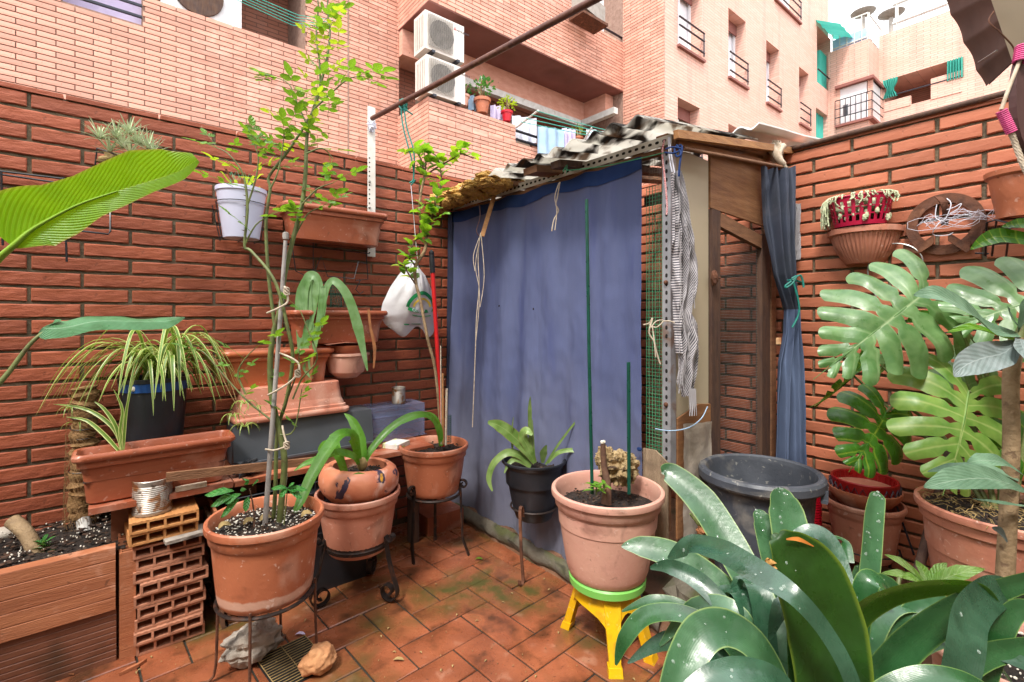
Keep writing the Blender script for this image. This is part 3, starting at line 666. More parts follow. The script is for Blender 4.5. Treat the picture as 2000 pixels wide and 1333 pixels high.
# ================================================================ FAR BUILDING (at right angles)
F = thing('apartment_building', 'farther pale brick block with a corner bay window, roof terrace and turquoise curtains', 'building', (17.5, 3, 0))
yk = 4.166; bay = (PX(1641, 170, XD).y, yk); tz = PX(1697, 75, XD).z
bz0, bz1 = PX(1697, 230, XD).z, PX(1697, 157, XD).z
m1 = MB(); face(m1, 1, XD, yk, YC, 0, tz, [(yk+.02, PX(1641, 170, XD).y, bz0, bz1, .1)]); face(m1, 0, yk, XD, XE, 0, tz, [(XD+.03, XE-.1, bz0, bz1, -.1)]); part(F, 'bay_wall', m1, M['farD'])
y0, y1 = PX(1880, 110, XE).y, PX(1728, 150, XE).y; lz0, lz1 = PX(1728, 218, XE).z, PX(1728, 158, XE).z
tz2 = PX(1729, 67, XE).z
m2 = MB(); face(m2, 1, XE, -14, yk, 0, tz2, [(y0, y1, lz0, lz1, 1.4)]); part(F, 'facade_wall', m2, M['farD'])
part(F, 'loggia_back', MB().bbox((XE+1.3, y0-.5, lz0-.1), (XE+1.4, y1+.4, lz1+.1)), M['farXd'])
yy0 = PX(1697, 200, XD).y+.05; yy1 = bay[0]
w = part(F, 'window', MB().bbox((XD+.02, yy0, bz0), (XD+.09, yy1, bz1)), M['pvc'])
for a, b in ((.12, .3), (.42, .66)):
    part(w, 'pane', MB().bbox((XD+.005, yy1-(yy1-yy0)*b, bz0+.25), (XD+.018, yy1-(yy1-yy0)*a, bz1-.5)), M['glass'] if a < .2 else M['curt'])
part(w, 'side_pane', MB().bbox((XD+.04, yk-.06, bz0), (XE-.12, yk-.01, bz1)), M['pvc'])
g = MB()
for k in (.2, .45, .7): g.tube([(XD-.08, yy1+.1, bz0+k), (XD-.08, yk-.1, bz0+k), (XE-.1, yk-.12, bz0+k)], .016, 5)
for q in range(8): y = yk-.1+(yy1+.2-yk)*q/7; g.tube([(XD-.08, y, bz0), (XD-.08, y, bz0+.7)], .01, 4)
part(F, 'bay_railing', g, M['rail']); part(F, 'bay_head', MB().bbox((XD-.12, yk-.14, bz1), (XE, yy1+.1, bz1+.08)), M['soffit']); part(F, 'bay_sill', MB().bbox((XD-.1, yk-.12, bz0-.07), (XE-.05, yy1+.1, bz0-.003)), M['soffit'])
for a, b, t in ((.0, .17, 1), (.84, 1., 0)):
    def cf(u, v, a=a, b=b, t=t):
        tie = 1-.55*math.exp(-((v-.42)/.25)**2) if t else 1
        yc = y1-(y1-y0)*(a+b)/2; return (XE-.03+.05*math.sin(u*38), yc+(u-.5)*(y1-y0)*(b-a)*1.25*tie, lz0+(lz1-lz0)*v+.35*(1-v))
    part(F, 'turquoise_curtain', MB().grid(44, 12, cf), M['cyan'], True)
wd = part(F, 'window', MB().bbox((XE+.9, y0, lz0), (XE+.95, y1-.5, lz1-.75)), M['pvc'])
part(wd, 'pane', MB().bbox((XE+.86, y1-(y1-y0)*.47, lz0), (XE+.89, y1-(y1-y0)*.24, lz1-.8)), M['glass'])
part(wd, 'pane', MB().bbox((XE+.86, y1-(y1-y0)*.85, lz0), (XE+.89, y1-(y1-y0)*.55, lz1-1.1)), M['curt'])
part(F, 'loggia_parapet', MB().bbox((XE-.02, y1-(y1-y0)*.36, lz0-.02), (XE+.1, y1+.01, lz0+.25)), M['farD']); part(F, 'loggia_parapet', MB().bbox((XE-.02, y0, lz0-.02), (XE+.1, y1-(y1-y0)*.62, lz0+.55)), M['farD'])
part(F, 'loggia_rail', MB().tube([(XE-.02, y0, lz0+.4), (XE-.02, y1, lz0+.4)], .02, 5), M['rail'])
# roof terrace railing, chimney cowls
g = MB(); rz = tz+.75
for z in (tz+.08, rz): g.tube([(XD+.05, YC-.1, z), (XD+.05, yk+.03, z), (XE+.4, yk+.03, z)], .022, 5)
for q in range(6): y = yk+(YC-.1-yk)*q/5; g.tube([(XD+.05, y, tz), (XD+.05, y, rz)], .014, 4)
for q in range(4): g.tube([(XD+.05+q*.4, yk+.03, tz), (XD+.05+q*.4, yk+.03, rz)], .014, 4)
part(F, 'terrace_railing', g, M['alu']); part(F, 'terrace_panel', MB().bbox((XD+.07, yk+.06, tz), (XD+.09, YC-.1, tz+.35)), M['lineb'])
g = MB()
for z in (.25, .8): g.tube([(XE+.1, yk-.3, tz2+z), (XE+.1, -9, tz2+z)], .05, 5)
for q in range(12): g.tube([(XE+.1, yk-.4-q*1.1, tz2), (XE+.1, yk-.4-q*1.1, tz2+.8)], .04, 4)
part(F, 'roof_railing', g, M['alu'])
for px, py in ((1686, 20), (1741, 22)):
    c = PX(px, py, XE+4); cw = MB(); cw.tube([(c.x, c.y, tz2-.5), (c.x, c.y, c.z-.1)], .07, 8)
    cw.lathe([(.06, -.25), (.38, -.12), (.4, -.08), (.1, .06), (0, .08)], c, 16); part(F, 'chimney_cowl', cw, M['acgrill'], True)
# laundry, pots, air conditioners on the balconies
def acunit(x0, x1, z0, z1, y, lab):
    a = thing('air_conditioner', lab, 'air conditioner', ((x0+x1)/2, y, z0)); part(a, 'casing', MB().bbox((x0, y, z0), (x1, y+.32, z1)), M['acw'])
    part(a, 'grille', MB().lathe([(0, 0), (.2, 0), (.2, .012)], (x0+.27, y-.002, (z0+z1)/2), 24, tilt=Matrix.Rotation(rad(90), 3, 'X')), M['rail'])
    fg = MB()
    n = 26
    for k in range(n+1): z = z0+.05+(z1-z0-.1)*k/n; fg.bbox((x0+.04, y-.03, z-.003), (x0+(x1-x0)*.68, y-.024, z+.003))
    for k in range(14): x = x0+.04+((x1-x0)*.68-.04)*k/13; fg.bbox((x-.002, y-.023, z0+.05), (x+.002, y-.019, z1-.05))
    part(a, 'fan_guard', fg, M['acgrill'])
    sl = MB()
    for k in range(5): yk_ = y+.05+.05*k; sl.bbox((x0-.006, yk_, z0+.05), (x0-.001, yk_+.012, z1-.05))
    part(a, 'side_louvre', sl, M['acgrill']); ft = MB()
    for x in (x0+.1, x1-.14): part(a, 'foot', MB().bbox((x, y-.03, z0-.035), (x+.05, y+.33, z0-.001)), M['rail'])
    lg = MB(); c = V((x0+(x1-x0)*.76, y-.004, z1-.1))
    for dx, dz in ((0, .022), (-.013, 0), (.013, 0)): lg.prism([(-.012, 0), (0, -.01), (.012, 0), (0, .01)], c+V((dx, 0, dz)), (1, 0, 0), (0, 0, 1), -.003)
    part(a, 'logo', lg, M['red']); text(a, 'MITSUBISHI', .042, frame(V((x0+(x1-x0)*.76+.03, y-.004, z1-.115)), V((1, 0, 0)), V((0, 0, 1)), V((0, -1, 0))), M['rail'])
a1, a2 = PY(829, 100, YB-.02), PY(905, 100, YB-.02)
acunit(a1.x, a2.x, 4.98, 5.52, YB-.04, 'upper one of two stacked air conditioner units under the balcony soffit')
acunit(a1.x+.02, a2.x+.02, 4.36, 4.9, YB-.04, 'lower one of two stacked air conditioner units, standing on the brick parapet')
c = PY(1150, 22, YB-.3); mb = thing('air_conditioner', 'rusty air conditioner on a bracket below the top balcony window', 'air conditioner', (c.x, c.y, c.z))
part(mb, 'casing', MB().box(c, (.62, .3, .3), Matrix.Rotation(rad(8), 3, 'Z')), M['acgrill']); part(mb, 'bracket', MB().box(c-V((0, 0, .2)), (.66, .34, .05)), M['rust'])
def farplant(px, py, s, mt, pm, lab, k=26, kind='tuft'):
    c = PY(px, py, YB+.07); t = thing('potted_plant', lab, 'plant', tuple(c), None)
    part(t, 'pot', MB().lathe([(.07*s, 0), (.1*s, .15*s), (.115*s, .15*s), (.12*s, .19*s), (.1*s, .19*s), (.09*s, .17*s), (0, .17*s)], c, 20), pm, True)
    lf = MB(); r = random.Random(px)
    for i in range(k*3):
        d = V((r.gauss(0, 1), r.gauss(0, 1), r.gauss(.4, .8))).normalized(); q = c+V((0, 0, .33*s))+V((d.x*.15, d.y*.15, d.z*.12))*s*r.uniform(.3, 1.1)
        lf.blade([q, q+d*.035*s, q+d*.06*s], [.001, .035*s, .004], (r.random(), r.random(), 1), nc=2, k=1)
    part(t, 'foliage', lf, mt, kind='stuff'); st = MB()
    for i in range(6): st.tube([c+V((0, 0, .15*s)), c+V((r.uniform(-.1, .1), r.uniform(-.1, .1), .4))*s], .008, 5)
    part(t, 'stem', st, M['stemp'])
c = PY(905, 210, YB+.07)
farplant(942, 222, 1.15, M['gloss'], M['tc1'], 'jade plant in a terracotta pot, in the middle of the balcony parapet')
farplant(990, 238, .85, M['rosey'], M['red'], 'yellow-green succulent in a bright red pot at the parapet end')
farplant(905, 208, .85, M['gloss'], M['tc3'], 'thin bare-stemmed succulent in a pale pot beside the air conditioner', k=5)
farplant(1130, 285, .8, M['rose'], M['tc1'], 'small pink-flowering plant in a pot outside the balcony rail', 16); farplant(1155, 284, .55, M['rose'], M['tc1'], 'tiny seedling pot beside the pink-flowering one', 8)
ly = YB-.1
lines = MB(); la = PY(1048, 217, ly-.5); 
for k in range(4): lines.tube([PY(1048, 217, ly-.5)+V((0, .12*k, -.02*k)), PY(1160, 248, ly-.4)+V((.1, .12*k, 0)), PY(1215, 258, ly)+V((.2, .1*k, 0))], .006, 5)
solo('clothes_line', 'green washing line strung along the balcony rail with hanging laundry', 'clothes line', lines, M['cyan'])
mb = MB(); mb.tube([PY(1008, 250, YB), PY(1052, 216, ly-.5)], .016, 6); mb.tube([PY(1125, 300, YB), PY(1156, 250, ly-.4)], .016, 6); solo('line_bracket', 'pale bracket arms sticking out from the balcony to hold the washing line', 'bracket', mb, M['alu'])
for i, (xa, xb, yt, yb, m, lab) in enumerate(((1000, 1046, 225, 275, 'linew', 'white sheet hanging behind the balcony rail, leftmost of the washing'), (1050, 1100, 246, 300, 'lineb', 'light blue towel hanging in the middle of the balcony washing line'),
        (1098, 1122, 250, 305, 'linel', 'white and lilac shirt hanging beside the light blue towel'), (1145, 1200, 252, 290, 'linew', 'white cloth pegged at the right end of the balcony line'), (915, 945, 186, 215, 'lineb', 'pale blue cloth behind the pots on the brick parapet'), (958, 985, 205, 232, 'linel', 'lilac cloth behind the pots on the brick parapet'))):
    yy = YB+.2 if i in (0, 4, 5) else ly; a, b, d = PY(xa, yt, yy), PY(xb, yt+(xb-xa)*.16, yy), PY(xa, yb, yy)
    g = MB().grid(20, 6, lambda u, v, a=a, b=b, d=d: a.lerp(b, u)+V((0, .03*math.sin(u*17), (d.z-a.z)*v))); solo('laundry', lab, 'laundry', g, M[m], True, group=None)
# ================================================================ HOUSE BEHIND THE VIEWER (shades the yard) AND ITS EAVE
HW = thing('house_wall', 'rendered wall of the house at the near end of the yard, where the photographer stands', 'wall', (0, -1, 0))
part(HW, 'render', MB().bbox((-1.9, -1.1, -.05), (2.9, -.95, 3.4)), M['beige'])
SWL = thing('side_wall', 'plain side wall closing the near left of the yard, out of view', 'wall', (-1.8, 0, 0))
part(SWL, 'render', MB().bbox((-1.95, -.95, -.05), (-1.8, 2.56, 2.6)), M['beige'])
def wave(mb, x0, x1, y0, y1, zf, pitch, amp, th=.007, n=8, ax=0, jit=0):
    """corrugated sheet, ribs along X (ax=0) ; real thickness"""
    ny = int((y1-y0)/pitch*n); i0 = len(mb.v); nx = 3
    for e in (0, 1):
        for j in range(ny+1):
            y = y0+(y1-y0)*j/ny
            for i in range(nx+1):
                x = x0+(x1-x0)*i/nx+(jit*noise.noise(V((y*9, i, 0))) if i == 0 else 0)
                z = zf(x, y)+amp*math.sin(2*math.pi*y/pitch)+e*th; mb.v.append(V((x, y, z)))
    st = nx+1; L = (ny+1)*st
    for j in range(ny):
        for i in range(nx):
            a = i0+j*st+i; mb.f.append((a, a+st, a+st+1, a+1)); mb.f.append((a+L, a+L+1, a+L+st+1, a+L+st))
        a = i0+j*st; mb.f.append((a, a+L, a+L+st, a+st)); a += nx; mb.f.append((a, a+st, a+L+st, a+L))
    for j in (0, ny):
        for i in range(nx): a = i0+j*st+i; mb.f.append((a, a+1, a+L+1, a+L))
    return mb
# eave over the top right corner, seen from below
E = thing('eave', 'dark corrugated eave with a pale beam jutting into the top right corner', 'eave', (1.6, 0, 2))
ea = [P(1838, -60, 1.32), P(1965, -60, 1.12), P(2060, 140, .98), P(1922, 172, 1.32)]
A0, A1, A2, A3 = P(1832, -25, 1.5), P(1918, -60, 1.3), P(1978, 118, 1.3), P(1922, 171, 1.5)
mb = MB(); NN = (A1-A0).cross(A3-A0).normalized()
if NN.z < 0: NN = -NN
def ef(u, v): w = A0.lerp(A1, u).lerp(A3.lerp(A2, u), v); return w+NN*(.006*abs(math.sin(v*3.6*math.pi)))
mb.grid(4, 64, ef); mb.grid(4, 64, lambda u, v: ef(u, v)+NN*.008, flip=True)
part(E, 'corrugated_sheet', mb, M['eave'], True)
mb = MB(); a, b = P(1925, -60, 1.27), P(1988, 125, 1.27); mb.prism([(-.012, 0), (.3, 0), (.3, 1), (-.012, 1)], a, RT, b-a, -.12); part(E, 'beam', mb, M['beige'])
mb = MB(); mb.tube([P(1942, 22, 1.26), P(1932, 42, 1.25), P(1952, 62, 1.24), P(1978, 90, 1.24), P(1982, 108, 1.24), P(1977, 120, 1.24)], .0018, 6, k=5); part(E, 'wire', mb, M['rust'], True)
part(E, 'nail', MB().tube([P(1912, 122, 1.38), P(1948, 99, 1.3)], .0022, 6), M['wiresil'])
# ================================================================ THE SHED
S = thing('shed', 'ramshackle lean-to shed of steel angle, boards and wire mesh under a corrugated roof', 'shed', (2.1, 1.8, .1))
Xs, Ys = 1.66, 1.06
zf = lambda x, y: 1.927+(x-1.66)*.14+.009*noise.noise(V((x*2, y*3, 0)))
mb = wave(MB(), 1.43, 2.28, 1.0, 2.05, zf, .102, .013, th=.005, jit=.03); part(S, 'corrugated_sheet', mb, M['roofs'], True)  # sheets shaped to stop short of the wall, letting light in
mb = wave(MB(), 1.45, 2.28, 1.95, 2.66, lambda x, y: zf(x, y)-.012, .102, .013, th=.005, jit=.03); part(S, 'corrugated_sheet', mb, M['roofs'], True)
mb = MB(); rr = random.Random(2)
for k in range(95):
    y = rr.uniform(1.93, 2.56); x = 1.43+abs(rr.gauss(0, .11))+.05*(y-1.93); z = zf(x, y)-.012+.017*math.sin(2*math.pi*y/.102)+rr.uniform(-.035, .012)-.05*max(0, y-2.2)
    mb.ball((x, y, z), (rr.uniform(.03, .06), rr.uniform(.03, .055), rr.uniform(.014, .03)), 14, 9, .35, 3, k)
part(S, 'foam_insulation', mb, M['foam'], kind='stuff')
# angle-steel beam with punched holes, and the batten under it
def hol(mb, pts, U, Vv, a, b): 
    for p in pts: mb.prism([(-a, -b*.5), (-a*.5, -b), (a*.5, -b), (a, -b*.5), (a, b*.5), (a*.5, b), (-a*.5, b), (-a, b*.5)], p, U, Vv, .0006)
bm = MB(); bm.bbox((1.640, 1.04, 1.856), (1.643, 2.56, 1.892)); bm.bbox((1.643, 1.04, 1.889), (1.676, 2.56, 1.892)); b_ = part(S, 'perforated_beam', bm, M['alu'])
mb = MB(); hol(mb, [(1.6395, 1.07+.032*k, 1.874+.0*(k % 2)) for k in range(47)], (0, 1, 0), (0, 0, 1), .0085, .0055); part(b_, 'punched_holes', mb, M['hole'], kind='stuff')
part(S, 'batten', MB().beam((1.662, 1.04, 1.842), (1.662, 2.56, 1.838), .026, .022), M['wood'])
for i, (y, x0, w, h, m) in enumerate(((1.10, 1.67, .05, .04, 'wood'), (1.52, 1.50, .06, .03, 'woodd'), (1.66, 1.475, .09, .03, 'wood'), (1.98, 1.47, .09, .025, 'wood'), (2.16, 1.49, .07, .03, 'woodd'))):
    part(S, 'rafter', MB().beam((x0, y, zf(x0, y)-.020-h/2), (2.62, y, zf(2.6, y)-.020-h/2), w, h), M[m])
# corner post of perforated angle
po = MB(); po.bbox((1.652, 1.050, .60), (1.655, 1.086, 1.86)); po.bbox((1.655, 1.050, .60), (1.690, 1.053, 1.86)); p_ = part(S, 'corner_post', po, mat('grey_galvanised_angle', '#9c9ca0', .5, '#86868a', 12, metal=.3, dirt=[('#7c5c44', 14, .58, .68, .7)]))
mb = MB(); hol(mb, [(1.6515, 1.068, .62+.0335*k) for k in range(37)], (0, 1, 0), (0, 0, 1), .005, .008); part(p_, 'punched_holes', mb, M['hole'], kind='stuff')
for z in (.86, 1.33): part(p_, 'bolt', MB().ball((1.648, 1.068, z), .009, 8, 6), M['rust'])
# mesh strip beside the curtain, wooden stiles
wm = MB()
for k in range(7): y = 1.086+.0145*k; wm.tube([(1.672, y, .6), (1.672+.003*math.sin(k), y+.002*math.sin(k*3), 1.2), (1.672, y, 1.72)], .0012, 4)
for k in range(78): z = .6+.0145*k; wm.tube([(1.673, 1.086, z), (1.673, 1.172, z+.002*math.sin(k*.7))], .0009, 4)
part(S, 'green_wire_mesh', wm, M['greymesh'], kind='stuff')
wm = MB()
for k in range(8): y = 1.086+.012*k; wm.tube([(1.69, y, .6), (1.69, y, 1.84)], .0008, 4)
for k in range(100): z = .6+.0124*k; wm.tube([(1.691, 1.082, z), (1.691, 1.178, z)], .0007, 4)
part(S, 'wire_mesh', wm, M['mesh2'], kind='stuff')
part(S, 'stile', MB().beam((1.70, 1.10, .35), (1.70, 1.10, 1.84), .022, .03, (0, 1, 0)), M['wood'])
part(S, 'cross_rail', MB().bbox((1.695, 1.085, 1.655), (1.715, 1.20, 1.69)), M['woodd'])
part(S, 'plywood_board', MB().prism([(1.056, .33), (1.165, .35), (1.168, .672), (1.11, .675), (1.057, .64)], (1.648, 0, 0), (0, 1, 0), (0, 0, 1), -.008), M['greywood'])
part(S, 'loose_stick', MB().beam(P(967, 378, 2.60), P(942, 462, 2.55), .022, .012, TOCAM), M['woodl']).data
# side face: panel, boards, mesh door
part(S, 'beige_panel', MB().prism([(1.702, .55), (1.955, .55), (1.955, 1.858), (1.80, 1.86), (1.702, 1.852)], (0, 1.062, 0), (1, 0, 0), (0, 0, 1), -.01), M['beige'])
lb = MB().prism([(1.70, .33), (1.952, .35), (1.952, .83), (1.86, .84), (1.702, .80)], (0, 1.05, 0), (1, 0, 0), (0, 0, 1), -.008); part(S, 'hardboard', lb, M['woodx'])
mb = MB(); mb.grid(16, 20, lambda u, v: (1.715+.225*u, 1.036+.006*noise.noise(V((u*4, v*5, 0)))-.004*math.sin(u*9+v*3), .29+.49*v-.02*u)); part(S, 'plastic_sheet', mb, mat('dusty_clear_plastic', '#b0a598', .4, '#9a8e80', 5, bump=.01, bsc=12), True)
part(S, 'plywood_board', MB().prism([(1.96, 1.66), (2.56, 1.64), (2.56, 2.02), (1.96, 1.885)], (0, 1.055, 0), (1, 0, 0), (0, 0, 1), -.012), M['woodx'])
part(S, 'fascia_board', MB().beam((1.66, 1.03, 1.887), (2.63, 1.03, 2.015), .018, .03), M['wood'])
part(S, 'fascia_board', MB().beam((1.68, 1.036, 1.862), (2.58, 1.036, 1.955), .014, .026), M['woodx'])
part(S, 'fascia_board', MB().beam((1.60, .995, 1.868), (2.66, .995, 2.035), .02, .03), M['woodl'])
part(S, 'door_post', MB().bbox((2.545, 1.05, .1), (2.60, 1.10, 2.0)), M['wood'])
D = part(S, 'mesh_door', MB().bbox((1.962, 1.05, .34), (2.035, 1.08, 1.655)), M['woodd'])
part(D, 'door_stile', MB().bbox((2.44, 1.05, .30), (2.53, 1.08, 1.60)), M['woodd'])
part(D, 'door_rail', MB().beam((2.037, 1.062, 1.618), (2.438, 1.062, 1.56), .024, .06), M['wood'])
part(D, 'door_rail', MB().beam((2.037, 1.062, .36), (2.438, 1.062, .36), .024, .08), M['woodd'])
wm = MB()
for k in range(42): x = 2.036+.0096*k; wm.tube([(x, 1.072, .38), (x, 1.072, 1.6)], .0004, 3)
for k in range(100): z = .39+.0124*k; wm.tube([(2.03, 1.073, z), (2.44, 1.073, z-.006)], .0005, 3)
part(D, 'chicken_wire', wm, M['wiresil'], kind='stuff')
lt = MB(); lt.ball((1.955, 1.035, 1.36), (.014, .014, .03), 10, 8, .4, 3, 1); lt.tube([(1.945, 1.035, 1.36), (1.995, 1.03, 1.362)], .004, 6); part(D, 'latch', lt, M['rust'])
part(S, 'inner_post', MB().bbox((1.70, 2.48, .1), (1.74, 2.52, 1.85)), M['woodd'])
# curtain rod and its rag
solo('curtain_rod', 'thin brown curtain rod slanting across the boards above the mesh door', 'rod', MB().tube([(1.675, 1.01, 1.836), (2.52, .96, 1.912)], .008, 8), M['wood'], True)
mb = MB(); mb.ball(P(1516, 297, 2.33), (.03, .03, .05), 16, 12, .5, 3, 4); mb.tube([P(1505, 285, 2.32), P(1520, 310, 2.3), P(1532, 322, 2.3)], [.022, .012], 8, k=4); mb.tube([P(1530, 285, 2.32), P(1522, 302, 2.3), P(1536, 330, 2.3)], [.016, .008], 8, k=4)
solo('rag', 'greyish rag knotted round the beam end beside the right-hand wall', 'rag', mb, M['rope'], True)
part(S, 'beam_end', MB().box(P(1500, 299, 2.36), (.03, .03, .06)), M['woodl'])
# blue canvas curtain on the front
def curt(u, v):
    y = 2.555-(2.555-1.168)*u; z = 1.838-1.762*v
    a = .4+.6*min(1, v*1.3); f = .014*math.sin(u*23+1.4*v)+.010*math.sin(u*51+3*v)+.02*noise.noise(V((u*5, v*1.6, 0)))+.007*noise.noise(V((u*16, v*9, 4)))+.003*noise.noise(V((u*40, v*30, 7)))
    f += .03*math.exp(-((u-.03)/.03)**2)+.02*math.exp(-((u-.80-.06*v)/.02)**2)*(1-v)
    pull = .02*math.exp(-((u-1)/.05)**2)*math.exp(-((v-.42)/.1)**2)
    x = 1.622-a*f+.012-.02*v*v; return (x, y-pull*0, z-.010*abs(math.sin(u*16))*(1-v)**6)
ca = thing('canvas_curtain', 'large faded blue canvas curtain hanging over the front of the shed', 'curtain', (1.62, 1.86, 1.84))
part(ca, 'cloth', MB().grid(220, 130, curt), M['bluec'], True)
def hem(u, v):
    w = .030+.012*abs(math.sin(u*8.5+.8)); p = V(curt(u, v*w/1.0*.9)); return p+V((-.004-.003*math.sin(v*3), 0, .002))
part(ca, 'hem', MB().grid(150, 4, hem), M['blued'], True)
part(ca, 'side_fold', MB().grid(10, 40, lambda u, v: (1.60+.02*math.sin(u*6+v*2), 2.60-.095*u, 1.83-1.72*v)), mat('navy_side_fold', '#262c44', .9, '#1c2034', 5), True)
for (x, y) in ((975, 598), (1042, 604), (1249, 878)):
    q = PX(x, y, 1.607); part(ca, 'tear', MB().ball(q, (.003, .004, .005) if y < 800 else (.003, .012, .008), 8, 6, .3), M['hole'] if y < 800 else M['blued'])
# strings
M['cordr'] = mat('red_white_twist', '#b03040', .8, '#e0c8c4', 260)
def strand(lab, pts, r, m, name='rope', cat='rope', k=4, extra=()):
    mb = MB(); mb.tube(pts, r, 6, k=k)
    for e in extra: mb.tube(e, r*.8 if not isinstance(r, list) else r[0]*.8, 5, k=k)
    return solo(name, lab, cat, mb, M[m], True)
strand('long pale frayed string hanging down the left part of the blue curtain', [P(939, 455, 2.5), P(934, 500, 2.5), P(936, 560, 2.5), P(931, 620, 2.5), P(929, 680, 2.5), P(926, 760, 2.5), P(923, 835, 2.49)], .0025, 'rope',
       extra=[[P(938, 462, 2.49), P(929, 520, 2.49), P(937, 575, 2.49), P(930, 665, 2.48)], [P(940, 460, 2.49), P(946, 540, 2.48), P(938, 600, 2.48)], [P(936, 465, 2.48), P(925, 500, 2.48), P(928, 530, 2.48)]])
strand('short pale rope end dangling from the middle of the shed beam', [P(1094, 356, 2.2), P(1089, 385, 2.2), P(1086, 400, 2.2), P(1091, 412, 2.2), P(1082, 430, 2.2), P(1078, 452, 2.2)], .003, 'rope', extra=[[P(1092, 358, 2.19), P(1084, 385, 2.19), P(1088, 412, 2.19), P(1084, 450, 2.19)]])
strand('thin maroon string hanging at the left end of the shed beam', [P(937, 402, 2.6), P(938, 425, 2.58), P(931, 450, 2.55), P(936, 462, 2.55)], .0025, 'purple')
strand('red and white twisted cord hanging at the shed corner', [P(1298, 274, 1.83), P(1294, 300, 1.82), P(1299, 350, 1.82), P(1303, 400, 1.82), P(1302, 420, 1.82)], .0036, 'cordr')
strand('white doubled cord dangling from the corner of the shed roof', [P(1308, 268, 1.82), P(1311, 300, 1.81), P(1318, 338, 1.81)], .003, 'linew', extra=[[P(1305, 268, 1.82), P(1308, 310, 1.81), P(1313, 336, 1.81)]])
strand('bright blue rope knotted round the shed corner above the scarf', [P(1322, 283, 1.8), P(1330, 300, 1.79), P(1322, 306, 1.79), P(1318, 290, 1.8), P(1332, 286, 1.8), P(1328, 320, 1.79), P(1326, 345, 1.79)], .004, 'blued', extra=[[P(1300, 292, 1.8), P(1312, 288, 1.8), P(1330, 290, 1.79)], [P(1298, 298, 1.8), P(1314, 300, 1.79), P(1326, 296, 1.79)]])
strand('pale green cord strung along under the roof edge of the shed', [P(1100, 335, 2.12), P(1105, 328, 2.12), P(1112, 333, 2.1), P(1180, 325, 2.0), P(1250, 310, 1.88), P(1300, 298, 1.8)], .002, 'greymesh', extra=[[P(1100, 336, 2.11), P(1108, 322, 2.11), P(1106, 340, 2.11)]])
strand('cream rope bow tying the blue curtain to the wire mesh', [P(1257, 635, 1.86), P(1268, 632, 1.85), P(1275, 622, 1.84), P(1268, 650, 1.84), P(1278, 668, 1.84), P(1283, 690, 1.84), P(1290, 712, 1.84)], .003, 'rope',
       extra=[[P(1268, 634, 1.85), P(1282, 640, 1.84), P(1296, 627, 1.84), P(1282, 628, 1.84), P(1272, 640, 1.84)], [P(1274, 636, 1.84), P(1278, 665, 1.83), P(1281, 698, 1.83)], [P(1296, 628, 1.84), P(1310, 628, 1.83), P(1330, 636, 1.82)]])
strand('blue cord tied low round the perforated corner post', [P(1280, 838, 1.84), P(1310, 842, 1.83), P(1345, 836, 1.88), P(1370, 818, 1.92), P(1382, 795, 1.95)], .002, 'lineb')
# slate curtain with its tie
LX = [(0, 1486, 1548), (.2, 1490, 1552), (.38, 1508, 1555), (.50, 1532, 1562), (.56, 1530, 1563), (.64, 1519, 1568), (.8, 1515, 1574), (1, 1513, 1580)]
def edge(v, k):
    for a, b in zip(LX, LX[1:]):
        if v <= b[0]+1e-9: t = (v-a[0])/(b[0]-a[0]); return a[k]+(b[k]-a[k])*t
    return LX[-1][k]
def sc(v0, v1):
    def f(u, v):
        s = v0+(v1-v0)*v; w = s*1.13 if 0 else s; xl, xr = edge(s, 1), edge(s, 2); y = 326+(975-326)*(s*.86 if s < .5 else (.43+(s-.5)*1.14))
        sq = math.exp(-((s-.5)/.1)**2); return P(xl+(xr-xl)*u, y+(8*math.sin(u*3) if s < .05 else 0), 2.315)+TOCAM*((.022-.008*sq)*math.sin(u*22+3*s)+.008*math.sin(u*47)+.035*math.sin(math.pi*u)+.02*noise.noise(V((u*6, s*3, 2)))+.008*noise.noise(V((u*14, s*9, 5))))
    return f
sct = thing('slate_curtain', 'slate blue curtain gathered with a teal cord beside the mesh door', 'curtain', tuple(P(1545, 880, 2.3)))
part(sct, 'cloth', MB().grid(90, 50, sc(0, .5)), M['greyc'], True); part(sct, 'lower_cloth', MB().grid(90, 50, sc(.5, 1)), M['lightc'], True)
part(sct, 'patch', MB().grid(3, 3, lambda u, v: P(1516+10*u, 660+13*v, 2.25)), M['stoneo'])
mb = MB(); c = P(1547, 551, 2.29)
mb.tube([c+RT*.036*math.cos(a)+FW*.05*math.sin(a)+V((0, 0, .006*math.sin(a*2))) for a in [i*math.pi/8 for i in range(16)]], .0045, 6, closed=True)
for pts in ([(1548, 548), (1562, 538), (1568, 548), (1570, 562)], [(1546, 550), (1535, 558), (1536, 562), (1548, 554), (1556, 540), (1546, 545)], [(1550, 552), (1560, 590), (1560, 615), (1548, 640)]): mb.tube([P(x, y, 2.225) for x, y in pts], .0045, 6, k=5)
part(sct, 'tie_cord', mb, M['teal'], True)
